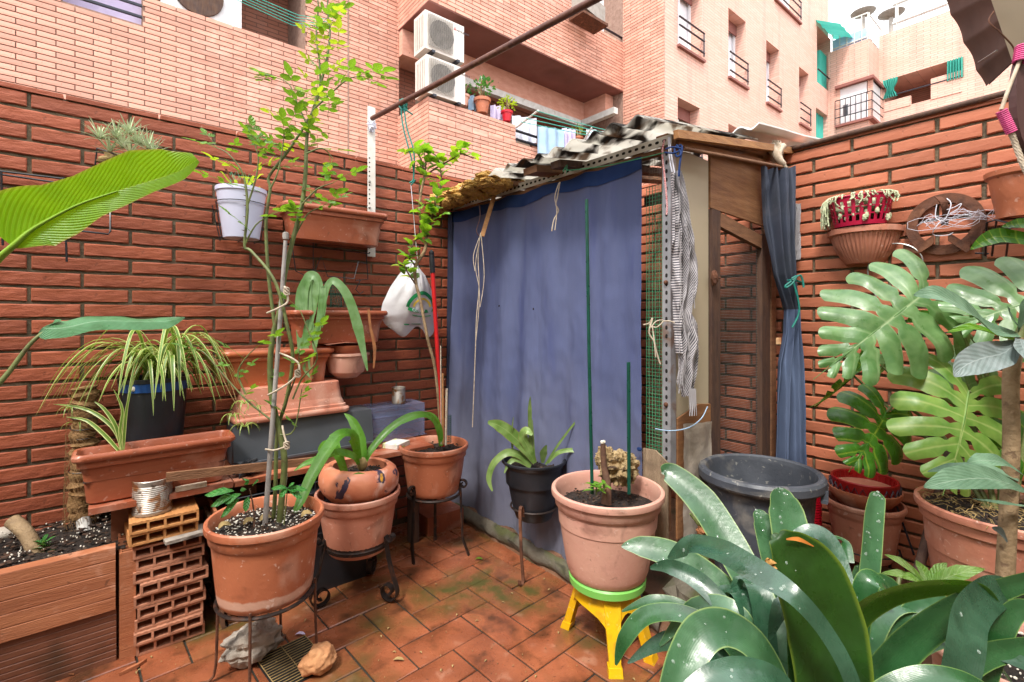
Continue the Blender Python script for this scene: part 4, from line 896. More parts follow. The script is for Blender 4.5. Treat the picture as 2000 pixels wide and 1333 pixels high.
# striped scarf
def stripes():
    t = NT('striped_cotton_scarf'); u, v, _ = t.sep(); w = t.math('SINE', t.math('MULTIPLY', v, 430.0))
    t.l(t.mix(t.rng(w, -.2, .2), lin('#4c4854'), lin('#c4c0c0')), t.b.inputs['Base Color']); t.b.inputs['Roughness'].default_value = .9; return t.m
M['scarf'] = stripes()
sf = thing('scarf', 'black and white striped fringed scarf hanging twisted at the shed corner', 'scarf', tuple(P(1338, 800, 1.84)))
def scf(xs, y0, y1, tw, ph):
    def f(u, v):
        i = v*(len(xs)-1); a = int(min(i, len(xs)-2)); t = i-a; l = xs[a][0]*(1-t)+xs[a+1][0]*t; r = xs[a][1]*(1-t)+xs[a+1][1]*t
        return P(l+(r-l)*u, y0+(y1-y0)*v, 1.83-.02*math.sin(math.pi*u))+TOCAM*(.014*math.sin(u*tw+ph+v*5)+.016*noise.noise(V((u*4, v*14, ph))))+RT*.008*noise.noise(V((u*3, v*11, ph+5)))
    return f
part(sf, 'cloth', MB().grid(16, 60, scf([(1310, 1322), (1311, 1328), (1311, 1330), (1312, 1332), (1316, 1334), (1322, 1338)], 340, 690, 6, 0)), M['scarf'], True)
part(sf, 'twisted_end', MB().grid(22, 60, scf([(1318, 1328), (1323, 1341), (1328, 1350), (1332, 1360), (1330, 1366), (1322, 1354), (1328, 1370), (1326, 1362), (1332, 1356)], 335, 775, 13, 1), lambda u, v: (u, v+.25*u)), M['scarf'], True)
mb = MB(); r = random.Random(4)
for k in range(46):
    s = r.random(); x = 1330+34*math.sin(s*3.1)**1*r.choice((.2, .9))-6; y = 370+380*s; q = P(x, y, 1.80)
    mb.tube([q, q+V((r.uniform(-.01, .01), 0, -.02)), q+V((r.uniform(-.012, .012), 0, -.05-.02*r.random()))], [.0016, .0024], 4, k=3)
for k in range(9): q = P(1346+k*1.6, 760, 1.8); mb.tube([q, q+V((.003, 0, -.05)), q+V((r.uniform(-.01, .01), 0, -.1))], [.002, .0015], 4, k=3)
part(sf, 'fringe', mb, M['scarf'], kind='stuff')
# sheets leaning beyond the wall at the roof end, cloth bundle by the wall
mb = MB(); mb.grid(6, 6, lambda u, v: P(1468+150*u, 263-8*u+24*v, 2.9+.25*u-.1*v)); 
solo('loose_sheet', 'pale loose roofing sheet lying over the wall at the back of the shed roof', 'sheet', wave(MB(), 2.2, 2.95, .96, 1.09, lambda x, y: zf(x, y)+.036, .102, .012), M['roofw'], True)
mb = MB(); mb.grid(8, 20, lambda u, v: P(1550+11*u, 400+108*v, 2.37)+TOCAM*(.012*math.sin(u*9+v*8)+.02*math.sin(u*3))); solo('striped_cloth', 'bunched striped cloth wedged between the slate curtain and the brick wall', 'cloth', mb, M['scarf'], True)
# ================================================================ HELPERS FOR POTS, STANDS, PLANTS
def potprof(R, H, rb, rim=.028, t=.006, shoulder=True):
    p = [(0, 0), (rb*.96, 0), (rb, .006)]
    zs = H-rim*2.4
    if shoulder: p += [(rb+(R*.885-rb)*(s_**.8), zs*s_) for s_ in (.12, .3, .5, .7, .88)]+[(R*.885, zs), (R*.90, zs+.004), (R*.93, zs+.010), (R*.945, H-rim*1.05)]
    else: p += [(R*.93, H-rim)]
    p += [(R*.96, H-rim), (R*.992, H-rim*.85), (R, H-rim*.5), (R*.992, H-rim*.15), (R*.965, H), (R*.93, H-.002), (R*.905, H-.012), (R*.895, H-.04), (R*.86, H*.6)]
    return p
def soil(par, c, r, seed, m='soil', grit=60, gm='perlite', h=.006, sx=1, sy=1):
    mb = MB(); c = V(c); n = 26
    def f(u, v):
        a = u*2*math.pi; q = r*v; return (c.x+q*math.cos(a)*sx, c.y+q*math.sin(a)*sy, c.z+.012*noise.noise(V((q*math.cos(a)*30, q*math.sin(a)*30, seed)))+(.01*(1-v)))
    mb.grid(36, 14, f, flip=False); so = part(par, 'soil', mb, M[m], True)
    g = MB(); rr = random.Random(seed)
    for k in range(grit):
        a = rr.random()*6.283; q = r*.95*math.sqrt(rr.random()); s = rr.uniform(.0018, h); g.ball((c.x+q*math.cos(a)*sx, c.y+q*math.sin(a)*sy, c.z+.010+rr.uniform(-.002, .003)), (s, s*rr.uniform(.6, 1), s*.6), 5, 4, .3, 2, k)
    if grit: part(par, 'soil_grit', g, M[gm], kind='stuff')
    return so
def pot(name, lab, c, R, H, rb, m, soilz=.05, sx=1, sy=1, tilt=None, grit=70, rim=.028, gm='perlite', seed=1):
    t = thing(name, lab, 'plant pot', tuple(c)); b = part(t, 'pot_body', MB().lathe(potprof(R, H, rb, rim), c, 56, tilt, sx, sy), M[m], 40)
    if soilz: soil(t, V(c)+V((0, 0, H-soilz)), R*.885, seed, grit=grit, gm=gm, sx=sx, sy=sy)
    return t
def spiral(c, U, W_, r0, turns, n=26, dirn=1, start=0):
    out = []
    for i in range(n+1): s = i/n; a = start+dirn*s*turns*2*math.pi; r = r0*(1-.72*s); out.append(V(c)+V(U)*math.cos(a)*r+V(W_)*math.sin(a)*r)
    return out
def strap(mb, pts, w, wd, th=.004):
    """flat iron bar along pts, wide in direction wd"""
    wd = V(wd).normalized(); i0 = len(mb.v); m = len(pts)
    for i, p in enumerate(pts):
        T = (pts[min(i+1, m-1)]-pts[max(i-1, 0)]).normalized(); N = T.cross(wd).normalized()*th/2
        for a, b in ((-1, -1), (1, -1), (1, 1), (-1, 1)): mb.v.append(p+wd*a*w/2+N*b)
    for i in range(m-1):
        for k in range(4): a = i0+4*i+k; b = i0+4*i+(k+1) % 4; mb.f.append((a, b, b+4, a+4))
    mb.f.append((i0, i0+1, i0+2, i0+3)); j = i0+4*(m-1); mb.f.append((j+3, j+2, j+1, j)); return mb
# compound leaf meshes shared by the roses
def compound(n, L, m, seed, lw=.60):
    r = random.Random(seed); mb = MB(); ax = [V((0, 0, 0)), V((0, L*.45, .01*L)), V((0, L*.8, -.05*L))]
    mb.tube(ax, [.0009, .0005], 4, k=3)
    sp = spline(ax, 6); slots = [(sp[-1], 0)]
    for k in range((n-1)//2):
        q = sp[int(len(sp)*(.78-.40*k))]; slots += [(q, 1), (q, -1)]
    for q, s in slots:
        l = L*.36*r.uniform(.85, 1.1)*(1.15 if s == 0 else .9); a = s*r.uniform(1.15, 1.5)
        d = V((math.sin(a), math.cos(a), r.uniform(-.25, .1))).normalized(); N = V((r.uniform(-.25, .25), r.uniform(-.2, .2), 1))
        w = l*lw; mb.blade([q, q+d*l*.18, q+d*l*.45, q+d*l*.78, q+d*l], [.0006, w*.8, w, w*.66, .001], N, fold=r.uniform(.1, .3), nc=4, k=2)
    return mb.mesh('leaf', m, smooth=True)
ROSEM = [compound(n, .112, M['rose'], i) for i, n in enumerate((5, 5, 7, 5, 3))]; ROSEY = [compound(n, .095, M['rosey'], 9+i) for i, n in enumerate((5, 3, 5))]
def orient(p, d, roll, s=1):
    d = V(d).normalized(); x = d.cross(V((0, 0, 1))); x = x.normalized() if x.length > .05 else V((1, 0, 0)); z = x.cross(d)
    x2 = x*math.cos(roll)+z*math.sin(roll); z2 = x2.cross(d); Mx = frame(V(p), x2, d, z2); return Mx @ Matrix.Scale(s, 4)
def leaves_along(par, pts, meshes, step, s0, s1, rnd, out=.9, up=.25, jit=0, start=.1):
    ptz = spline(pts, 8); acc = 0; L = sum((ptz[i+1]-ptz[i]).length for i in range(len(ptz)-1)); run = 0; k = rnd.randrange(9); tgt = L*start
    for i in range(len(ptz)-1):
        seg = (ptz[i+1]-ptz[i]).length
        while run+seg > tgt:
            p = ptz[i].lerp(ptz[i+1], (tgt-run)/seg); k += 1; a = k*2.4+rnd.uniform(-.4, .4); T = (ptz[i+1]-ptz[i]).normalized()
            side = V((math.cos(a), math.sin(a), 0)); d = side*out+T*.5+V((0, 0, up+rnd.uniform(-.3, .25)))
            inst(par, 'leaf', rnd.choice(meshes), orient(p, d, rnd.uniform(-.35, .35), rnd.uniform(s0, s1))); tgt += step*rnd.uniform(.7, 1.3)
        run += seg
# ================================================================ RAISED BED, BRICK STACK (left foreground)
PB = thing('raised_bed', 'raised planting bed edged with ribbed hollow clay boards, at the foot of the left wall', 'planter', (-.4, 2.2, 0))
def ribboard(mb, x0, x1, y, z0, z1, ribs, th=.045):
    n = ribs*2; zs = [z0+(z1-z0)*k/ribs for k in range(ribs+1)]; i0 = len(mb.v); prof = []
    for k in range(ribs): a, b = zs[k], zs[k+1]; prof += [(0, a+.002), (0, b-.003), (.0025, b-.0005)]
    prof = [(th, z0), (0, z0)]+prof+[(0, z1-.001), (th, z1)]
    m = len(prof); nx = 10
    for i in range(nx+1):
        x = x0+(x1-x0)*i/nx
        for yy, z in prof: mb.v.append(V((x, y+yy+.0012*noise.noise(V((x*7, z*9, 0))), z)))
    for i in range(nx):
        for k in range(m-1): a = i0+i*m+k; mb.f.append((a, a+m, a+m+1, a+1))
    mb.f.append(tuple(i0+k for k in range(m))); mb.f.append(tuple(i0+nx*m+k for k in range(m))[::-1]); return mb
part(PB, 'clay_board', ribboard(MB(), -.9, .012, 2.172, .185, .40, 5), M['hollowM'])
part(PB, 'clay_board', ribboard(MB(), -.9, .014, 2.185, .0, .183, 9), M['hollowD'])
mb = MB(); mb.grid(60, 20, lambda u, v: (-.9+.94*u, 2.21+.35*v, .375+.03*noise.noise(V((u*8, v*3, 0)))+.015*noise.noise(V((u*40, v*15, 2)))+.02*v)); part(PB, 'soil', mb, M['soil'], True)
g = MB(); rr = random.Random(8)
for k in range(520):
    x, y = rr.uniform(-.6, .04), rr.uniform(2.22, 2.55); s = rr.uniform(.002, .008); g.ball((x, y, .39+.02*(y-2.21)/.35+.02*noise.noise(V(((x+.9)/.94*8, (y-2.21)/.35*3, 0)))), (s*1.6, s, s*.5), 5, 4, .3, 2, k)
part(PB, 'bark_crumbs', g, M['crumb'], kind='stuff')
g = MB()
for k in range(260):
    x, y = rr.uniform(-.6, .04), rr.uniform(2.22, 2.55); s = rr.uniform(.0015, .0035); g.ball((x, y, .398+.02*(y-2.21)/.35+.02*noise.noise(V(((x+.9)/.94*8, (y-2.21)/.35*3, 0)))), s, 5, 4)
part(PB, 'perlite', g, M['perlite'], kind='stuff')
def hollow(name, lab, c, w, h, l, nh, m, rot=0, vert=False, group=None, chip=0):
    """hollow clay brick: holes run along its length (local Y); c is the centre of the front face"""
    mb = MB(); t = .0075; cw = (w-t)/nh; i0 = 0; xs = [-w/2]; 
    def q(*p): i = len(mb.v); mb.v += [V(a) for a in p]; mb.f.append((i, i+1, i+2, i+3))
    for k in range(nh): a = -w/2+t+k*cw; xs += [a, a+cw-t]
    xs.append(w/2); zs = [-h/2, -h/2+t, h/2-t, h/2]
    for i in range(len(xs)-1):
        for j in range(3):
            if j == 1 and i % 2 == 1:
                x0, x1, z0, z1 = xs[i], xs[i+1], zs[1], zs[2]
                q((x0, 0, z0), (x0, 0, z1), (x0, l, z1), (x0, l, z0)); q((x1, 0, z1), (x1, 0, z0), (x1, l, z0), (x1, l, z1))
                q((x0, 0, z1), (x1, 0, z1), (x1, l, z1), (x0, l, z1)); q((x1, 0, z0), (x0, 0, z0), (x0, l, z0), (x1, l, z0)); continue
            q((xs[i], 0, zs[j]), (xs[i+1], 0, zs[j]), (xs[i+1], 0, zs[j+1]), (xs[i], 0, zs[j+1])); q((xs[i+1], l, zs[j]), (xs[i], l, zs[j]), (xs[i], l, zs[j+1]), (xs[i+1], l, zs[j+1]))
    for sx, a in ((-1, 0), (1, 1)): x = sx*w/2; q((x, 0, -h/2), (x, 0, h/2), (x, l, h/2), (x, l, -h/2))
    n = 22
    for s in (-1, 1):          # grooved faces
        for k in range(n):
            x0 = -w/2+w*k/n; x1 = x0+w/n; g_ = .0012 if k % 2 else 0; q((x0, 0, s*(h/2+g_)), (x1, 0, s*(h/2+g_)), (x1, l, s*(h/2+g_)), (x0, l, s*(h/2+g_)))
    Rm = Matrix.Rotation(rot, 3, 'Z')
    if vert: Rm = Rm @ Matrix.Rotation(rad(-90), 3, 'X') @ Matrix.Rotation(rad(90), 3, 'Y')
    mb.v = [V(c)+Rm @ v for v in mb.v]; return solo(name, lab, 'hollow brick', mb, M[m], group=group)
z = .022; rr = random.Random(12); ords = ['bottom', 'second from the bottom', 'third from the bottom', 'fourth from the bottom', 'fifth from the bottom', 'sixth from the bottom', 'seventh from the bottom', 'eighth from the bottom', 'ninth from the bottom', 'second from the top', 'top']
for k in range(11):
    if k == 9: z += .012
    m = 'hollowY' if k >= 9 else 'hollow'; w = .205
    hollow('hollow_brick', f'{"yellowed" if k >= 9 else "dusty orange"} hollow clay brick with four openings, {ords[k]} of the stack', (.172+rr.uniform(-.012, .012)+(.0 if k < 9 else -.012), 2.155+rr.uniform(-.008, .01)-(.012 if k >= 9 else 0), z), w, .040, .30, 4, m, rot=rr.uniform(-.05, .04)+(.03 if k >= 9 else 0), group='hollow bricks in the stack'); z += .0425
STK = z-.021
solo('stone_chip', 'flat grey slate chip wedged under the two yellowed bricks of the stack', 'stone', MB().box((.215, 2.165, .022+.0425*9-.013), (.14, .09, .011), Matrix.Rotation(.1, 3, 'Z')), M['stone'])
hollow('hollow_brick', 'upright hollow clay brick standing at the corner of the raised bed, nearest the stack', (.045, 2.20, .215), .05, .044, .36, 2, 'hollowM', vert=False) if 0 else None
def upright(lab, x, y, z1, w=.05, d=.05, rot=0):
    t = thing('hollow_brick', lab, 'hollow brick', (x, y, 0), 'upright hollow bricks beside the bed'); Rm = Matrix.Rotation(rot, 3, 'Z'); mb = MB(); th = .007
    def bb(lo, hi): lo, hi = V(lo), V(hi); mb.box(V((x, y, 0))+Rm @ ((lo+hi)/2), hi-lo, Rm)
    bb((-w/2, -d/2, 0), (w/2, -d/2+th, z1)); bb((-w/2, d/2-th, 0), (w/2, d/2, z1)); bb((-w/2, -d/2+th, 0), (-w/2+th, d/2-th, z1)); bb((w/2-th, -d/2+th, 0), (w/2, d/2-th, z1)); bb((-w/2+th, -th/2, z1-.2), (w/2-th, th/2, z1-.002)); bb((-w/2+th, -d/2+th, 0), (w/2-th, d/2-th, z1-.2))
    part(t, 'body', mb, M['hollowM']); return t
upright('upright hollow clay brick at the corner of the raised bed, nearer the viewer', .045, 2.20, .375, .046, .06); upright('upright hollow clay brick at the corner of the raised bed, nearer the wall', .043, 2.275, .40, .046, .07)
solo('clay_shard', 'broken curl of clay lying at the foot of the upright brick', 'shard', MB().prism([(0, 0), (.05, .012), (.07, .03), (.02, .016)], (.02, 2.08, .002), (1, 0, 0), (.2, .98, 0), .01), M['hollowM'])
solo('tile_slab', 'thin grey-brown slab leaning on the right side of the brick stack', 'slab', MB().box((.315, 2.24, .21), (.012, .2, .42), Matrix.Rotation(rad(-5), 3, 'Y')), M['slab'])
solo('tile_slab', 'second thin slab leaning behind the first beside the brick stack, a little taller', 'slab', MB().box((.335, 2.27, .225), (.010, .2, .45), Matrix.Rotation(rad(-6), 3, 'Y')), M['hollowM'])
def can(name, lab, c, r, h, m='tin', n=14, cat='tin can'):
    c = V(c); t = thing(name, lab, cat, tuple(c)); pr = [(0, 0), (r, 0), (r*1.02, .003)]
    for k in range(n*2): pr.append((r*(.97 if k % 2 else 1.01), .012+(h-.03)*k/(n*2)))
    pr += [(r, h-.012), (r*1.025, h-.002), (r*1.0, h), (r*.95, h-.004), (r*.95, h*.25), (0, h*.25)]
    part(t, 'can_body', MB().lathe(pr, c, 40), M[m], 30); return t
c = PY(289, 1000, 2.22); can('tin_can', 'large rusting ribbed tin can standing on top of the brick stack', (.118, 2.225, STK+.002), .060, .125)
# things growing in the bed
c = P(60, 1075, 1.78)
mb = MB(); mb.tube([P(72, 1095, 1.68), P(62, 1060, 1.69), P(45, 1035, 1.70), P(25, 1018, 1.71)], [.022, .024], 12, k=4); solo('stump', 'cut yellow-brown stump leaning in the soil of the raised bed', 'stump', mb, M['stemp'], True)
solo('pebble', 'smooth pale pebble lying at the left end of the raised bed', 'stone', MB().ball(P(2, 1045, 1.78), (.05, .035, .027), 16, 12), M['pebble'], True)
def tuftplant(name, lab, c, n, L, w, m, seed, hgt=.05, cat='plant', up=.5, stem=True, prof=None, fold=.2):
    c = V(c); t = thing(name, lab, cat, tuple(c)); r = random.Random(seed)
    if stem: part(t, 'stem', MB().tube([c-V((0, 0, .01)), c+V((0, 0, hgt))], [.003, .002], 6), M['stemg'])
    for k in range(n):
        a = k*2.4; q = c+V((0, 0, hgt*(k/n)**.7)); d = V((math.cos(a), math.sin(a), up+r.uniform(-.3, .4))).normalized(); l = L*r.uniform(.7, 1.1)
        part(t, 'leaf', MB().blade([q, q+d*l*.3, q+d*l*.7+V((0, 0, -l*.06)), q+d*l+V((0, 0, -l*.2))], prof or [.003, w, w*.85, .001], (0, 0, 1), fold, 4, 4), M[m], True)
    return t
tuftplant('seedling', 'small fresh green seedling beside the cut stump', P(85, 1082, 1.69), 12, .04, .013, 'gloss', 3, .045)
jp = thing('moss_pole', 'coir-wrapped moss pole standing in the raised bed against the wall', 'plant support', tuple(P(165, 1000, 1.87)))
c0, c1 = P(158, 1015, 1.87), P(168, 757, 1.87)
mb = MB(); n = 40; pts = [c0.lerp(c1, k/n)+V((.004*math.sin(k*.9), 0, 0)) for k in range(n+1)]; i0 = 0
mb.tube(pts, [.03+.007*abs(math.sin(k*1.3))+(.004*(k % 3)) for k in range(n+1)], 16); part(jp, 'coir_wrap', mb, M['jute'], True)
mb = MB(); r = random.Random(6)
for k in range(420):
    s = r.random(); a = r.random()*6.28; q = c0.lerp(c1, s)+V((math.cos(a), math.sin(a), 0))*.036; d = V((math.cos(a+1.3), math.sin(a+1.3), r.uniform(-.7, .1)))
    mb.tube([q, q+d*.018+V((math.cos(a), math.sin(a), 0))*.008, q+d*.03+V((0, 0, -.012-(.03 if s < .45 else 0)))], .0006, 3, k=2)
part(jp, 'coir_fibres', mb, M['jute'], kind='stuff')
mb = MB()
for s in (.38, .52, .63, .70, .78, .86): q = c0.lerp(c1, s); mb.tube([q+V((math.cos(a)*.041, math.sin(a)*.041, .004*math.sin(a))) for a in [i*math.pi/8 for i in range(16)]], .0014, 4, closed=True)
part(jp, 'wire_ties', mb, M['wire'], kind='stuff')
part(jp, 'pipe_base', MB().tube([P(166, 1040, 1.84), P(163, 1010, 1.86)], .022, 14), M['alu'])
part(jp, 'pipe_base', MB().tube([P(186, 1020, 1.93), P(183, 1000, 1.94)], .015, 12), M['alu'])
# ================================================================ SHELF WITH PLANTERS (left wall)
SH = thing('shelf', 'low shelf of terracotta slabs on clay supports along the foot of the left wall', 'shelf', (.6, 2.4, 0))
xx = -.06
for k, l in enumerate((.44, .46, .45)):
    part(SH, 'shelf_slab', MB().bbox((xx, 2.19+.004*(k % 2), .522-.003*k), (xx+l-.006, 2.565, .543-.003*k)), M['tc1'] if k == 1 else M['tc4']); xx += l
for x in (.0, .42, .9): part(SH, 'support', MB().bbox((x, 2.3, .0), (x+.06, 2.56, .519)), M['hollowD'])
def planter(name, lab, x0, x1, y0, y1, z0, z1, m, upside=False, cat='window box', taper=.035, soilz=0, parent=None, rimw=.016, rotz=0, tilt=0):
    """long trough with rolled rim, tapered and hollow"""
    if not parent: t = thing(name, lab, cat, ((x0+x1)/2, (y0+y1)/2, z0))
    else: t = parent
    cx, cy = (x0+x1)/2, (y0+y1)/2; hx, hy = (x1-x0)/2, (y1-y0)/2; H = z1-z0
    def ring(ix, z, rc=.03, n=6):
        out = []
        for qx, qy, a0 in ((1, 1, 0), (-1, 1, 90), (-1, -1, 180), (1, -1, 270)):
            for k in range(n+1): a = rad(a0+90*k/n); out.append(V(((hx-ix-rc)*qx+rc*math.cos(a), (hy-ix-rc)*qy+rc*math.sin(a), z)))
        return out
    R1 = rimw; prof = [(taper+.02, 0), (taper+R1*.5, 0), (taper+R1*.2, .004), (taper*.35+R1*.9, H*.70), (R1*.85, H*.74), (R1*.8, H-.026), (R1*.25, H-.024), (0, H-.018), (0, H-.008), (R1*.3, H), (R1*.8, H), (R1*1.05, H-.006), (R1*1.3, H-.05), (taper+R1*1.2, .02)]
    mb = MB(); rs = []
    for ix, z in prof: rs.append(ring(ix, z))
    L = len(rs[0])
    Rm = Matrix.Rotation(rotz, 3, 'Z') @ Matrix.Rotation(tilt, 3, 'X')
    for r in rs:
        for p in r:
            q = V((p.x, p.y, (H-p.z) if upside else p.z)); mb.v.append(V((cx, cy, z0))+Rm @ q)
    for i in range(len(rs)-1):
        for k in range(L): a, b = i*L+k, i*L+(k+1) % L; f = (a, b, b+L, a+L); mb.f.append(f[::-1] if upside else f)
    mb.f.append(tuple(range(L))[::-1]); mb.f.append(tuple((len(rs)-1)*L+k for k in range(L)))
    part(t, 'trough', mb, M[m], 35)
    if soilz: part(t, 'soil', MB().grid(20, 8, lambda u, v: (x0+.03+(x1-x0-.06)*u, y0+.03+(y1-y0-.06)*v, z1-soilz+.01*noise.noise(V((u*20, v*8, 0))))), M['soil'], True)
    return t
planter('window_box', 'long brown terracotta window box on the low shelf, in front of the spider plant', -.105, .385, 2.185, 2.335, .547, .727, 'tc4', soilz=.10)
planter('window_box', 'orange window box hung on the wall behind the rose stems, middle row', .365, .845, 2.37, 2.55, .875, 1.047, 'tc5')
planter('window_box', 'upside-down terracotta window box lying on the grey trough', .40, .905, 2.33, 2.53, .735, .885, 'tc2', upside=True, rotz=.02)
planter('window_box', 'terracotta window box on the wall with a drooping strap-leaved plant', .64, 1.125, 2.37, 2.55, 1.065, 1.228, 'tc4', soilz=.04)
planter('window_box', 'topmost terracotta window box, on a wire bracket under the white post', .61, 1.125, 2.37, 2.55, 1.565, 1.733, 'tc4', soilz=.015)
g = thing('trough', 'long dark grey plastic trough lying on its side on the low shelf', 'trough', (.7, 2.4, .55)); 
part(g, 'shell', MB().prism([(0, 0), (.19, .0), (.165, .17), (.02, .185)], (.36, 2.52, .55), (0, -1, 0), (0, 0, 1), .64) if 0 else MB().prism([(2.50, .555), (2.335, .562), (2.36, .728), (2.5, .73)], (.40, 0, 0), (0, 1, 0), (0, 0, 1), .62), M['grey'])
part(g, 'lip', MB().bbox((.395, 2.30, .552), (1.03, 2.334, .572)), M['grey']); part(g, 'lip', MB().bbox((.45, 2.285, .573), (1.04, 2.30, .582)), M['grey'])
solo('wood_strip', 'thin wooden strip lying along the shelf edge behind the rose pot', 'plank', MB().beam((.155, 2.175, .612), (.80, 2.165, .565), .014, .032), M['wood'])
solo('wood_strip', 'short grey offcut of wood on the shelf behind the tin can', 'plank', MB().box((.235, 2.20, .553), (.1, .02, .016)), M['rope'])
solo('black_bag', 'crumpled black plastic bag knot on the shelf beside the grey trough', 'bag', MB().ball((.44, 2.25, .575), (.055, .03, .025), 22, 14, .8, 3.5, 5), M['black'])
cr = thing('wire_crate', 'black wire crate under the shelf behind the rose pot', 'crate', (.62, 2.3, .2)); mb = MB()
for k in range(7): zz = .22+.045*k; mb.tube([(.38, 2.14, zz), (.92, 2.14, zz), (.92, 2.29, zz), (.38, 2.29, zz)], .0022, 4, closed=True)
for k in range(12): x = .38+.049*k; mb.tube([(x, 2.139, .22), (x, 2.139, .49)], .0022, 4)
part(cr, 'wire_grid', mb, M['wire'], kind='stuff'); part(cr, 'liner', MB().bbox((.39, 2.16, .0), (.91, 2.28, .44)), M['black'])
# transparent seed trays, small things on the shelf
tr = thing('seed_tray', 'stack of clear bluish plastic seed trays on the shelf by the wall', 'tray', (1.2, 2.4, .545))
cl = mat('clear_bluish_plastic', '#8890b0', .15, '#8088a8', 4, alpha=.28)
def shell(x0, x1, y0, y1, z0, z1, t=.012):
    mb = MB(); return mb.bbox((x0, y0, z0), (x1, y0+.002, z1)).bbox((x0, y1-.002, z0), (x1, y1, z1)).bbox((x0, y0+.002, z0), (x0+.002, y1-.002, z1)).bbox((x1-.002, y0+.002, z0), (x1, y1-.002, z1)).bbox((x0, y0, z1+.0005), (x1, y1, z1+.002)).bbox((x0-.008, y0-.008, z0-.003), (x1+.008, y0-.0005, z0))
part(tr, 'tray', shell(1.0, 1.33, 2.37, 2.54, .555, .665), cl); part(tr, 'tray', shell(.985, 1.34, 2.385, 2.55, .675, .72), cl)
can('tin_can', 'small rusty ribbed tin can on top of the clear trays', (1.215, 2.45, .724), .036, .088, n=9)
mb = MB(); mb.box((1.12, 2.285, .549), (.11, .09, .022), Matrix.Rotation(.5, 3, 'Z')); solo('polystyrene', 'white polystyrene block with a yellow-green stain, at the right end of the shelf', 'block', mb, mat('polystyrene', '#e0ddd6', .8, '#c8c4bc', 20, bump=.002, dirt=[('#b4c040', 14, .55, .62, .8)]))
part(SH, 'support', MB().bbox((1.22, 2.31, .0), (1.265, 2.36, .512)), M['woodd'])
solo('clay_block', 'dark red clay block on the floor under the shelf end', 'block', MB().bbox((1.33, 2.33, .0), (1.56, 2.52, .10)), M['tc4'])
# round half pots on the wall
hp = thing('wall_pot', 'small ribbed terracotta pot hung on the left wall under the strap plant', 'plant pot', (.92, 2.47, .885)); c = V((.93, 2.455, .888))
part(hp, 'pot_body', MB().lathe([(0, 0), (.05, 0), (.085, .03), (.102, .09), (.105, .112), (.112, .114), (.112, .126), (.104, .126), (.1, .11), (0, .1)], c, 48, flute=lambda a, s: 1+(.012*math.cos(a*28) if s < .5 else 0)), M['tc3'], 30)
solo('wall_pot', 'shallow terracotta pot nested in the ribbed wall pot', 'plant pot', MB().lathe([(.075, .0), (.098, .03), (.1, .05), (.092, .05), (.08, .02), (0, .02)], c+V((0, 0, .115)), 40), M['tc4'], 40)
solo('clay_saucer', 'broken terracotta saucer balanced on top of the wall pot', 'saucer', MB().grid(16, 4, lambda u, v: (.80+.27*u, 2.36+.1*v, 1.062+.016*math.sin(u*3.1)-.02*u)), M['tc2'], True)
# lavender pot on its wire holder
lp = thing('wall_pot', 'lavender-white plastic pot in a black wire ring on the left wall', 'plant pot', tuple(PY(470, 468, 2.46))); c = PY(472, 467, 2.46)
part(lp, 'pot_body', MB().lathe([(0, 0), (.072, 0), (.098, .20), (.103, .204), (.103, .222), (.096, .222), (.09, .19), (0, .19)], c, 40), M['ppot'], 40)
mb = MB(); mb.tube([c+V((.1*math.cos(a), .1*math.sin(a), .155)) for a in [i*math.pi/10 for i in range(20)]], .0022, 5, closed=True)
for s in (-1, 1): mb.tube([c+V((s*.1, 0, .155)), c+V((s*.078, 0, -.005)), c+V((s*.07, .09, -.005)), c+V((s*.1, .1, .155))], .0022, 5)
mb.tube([c+V((0, -.1, .155)), c+V((0, -.078, -.005)), c+V((0, .09, -.005))], .0022, 5); part(lp, 'wire_holder', mb, M['wire'])
mb = MB(); r = random.Random(5)
for k in range(10):
    a0 = k*.63; pts = [c+V((.045*math.cos(a0+s*.9), .045*math.sin(a0+s*.9), .2+.09*s)) for s in (0, .25, .5, .75, 1)]; mb.tube(pts, .0009, 3)
    pts = [c+V((.045*math.cos(a0-s*.9), .045*math.sin(a0-s*.9), .2+.09*s)) for s in (0, .25, .5, .75, 1)]; mb.tube(pts, .0009, 3)
part(lp, 'mesh_sleeve', mb, M['greymesh'], kind='stuff')
cc_ = thing('dry_cactus', 'withered curly yellow-green growth in the lavender pot', 'plant', tuple(c+V((0, 0, .2))))
for k in range(16):
    a = k*2.4; q = c+V((.03*math.cos(a), .03*math.sin(a), .19+.01*(k % 7))); d = V((math.cos(a), math.sin(a), .8)); part(cc_, 'leaf', MB().blade([q, q+d*.03, q+d*.05+V((0, 0, .01)), q+d*.06], [.004, .014, .012, .002], (0, 0, 1), .3, 2, 3), M['rosey' if k % 3 else 'dead'], True)
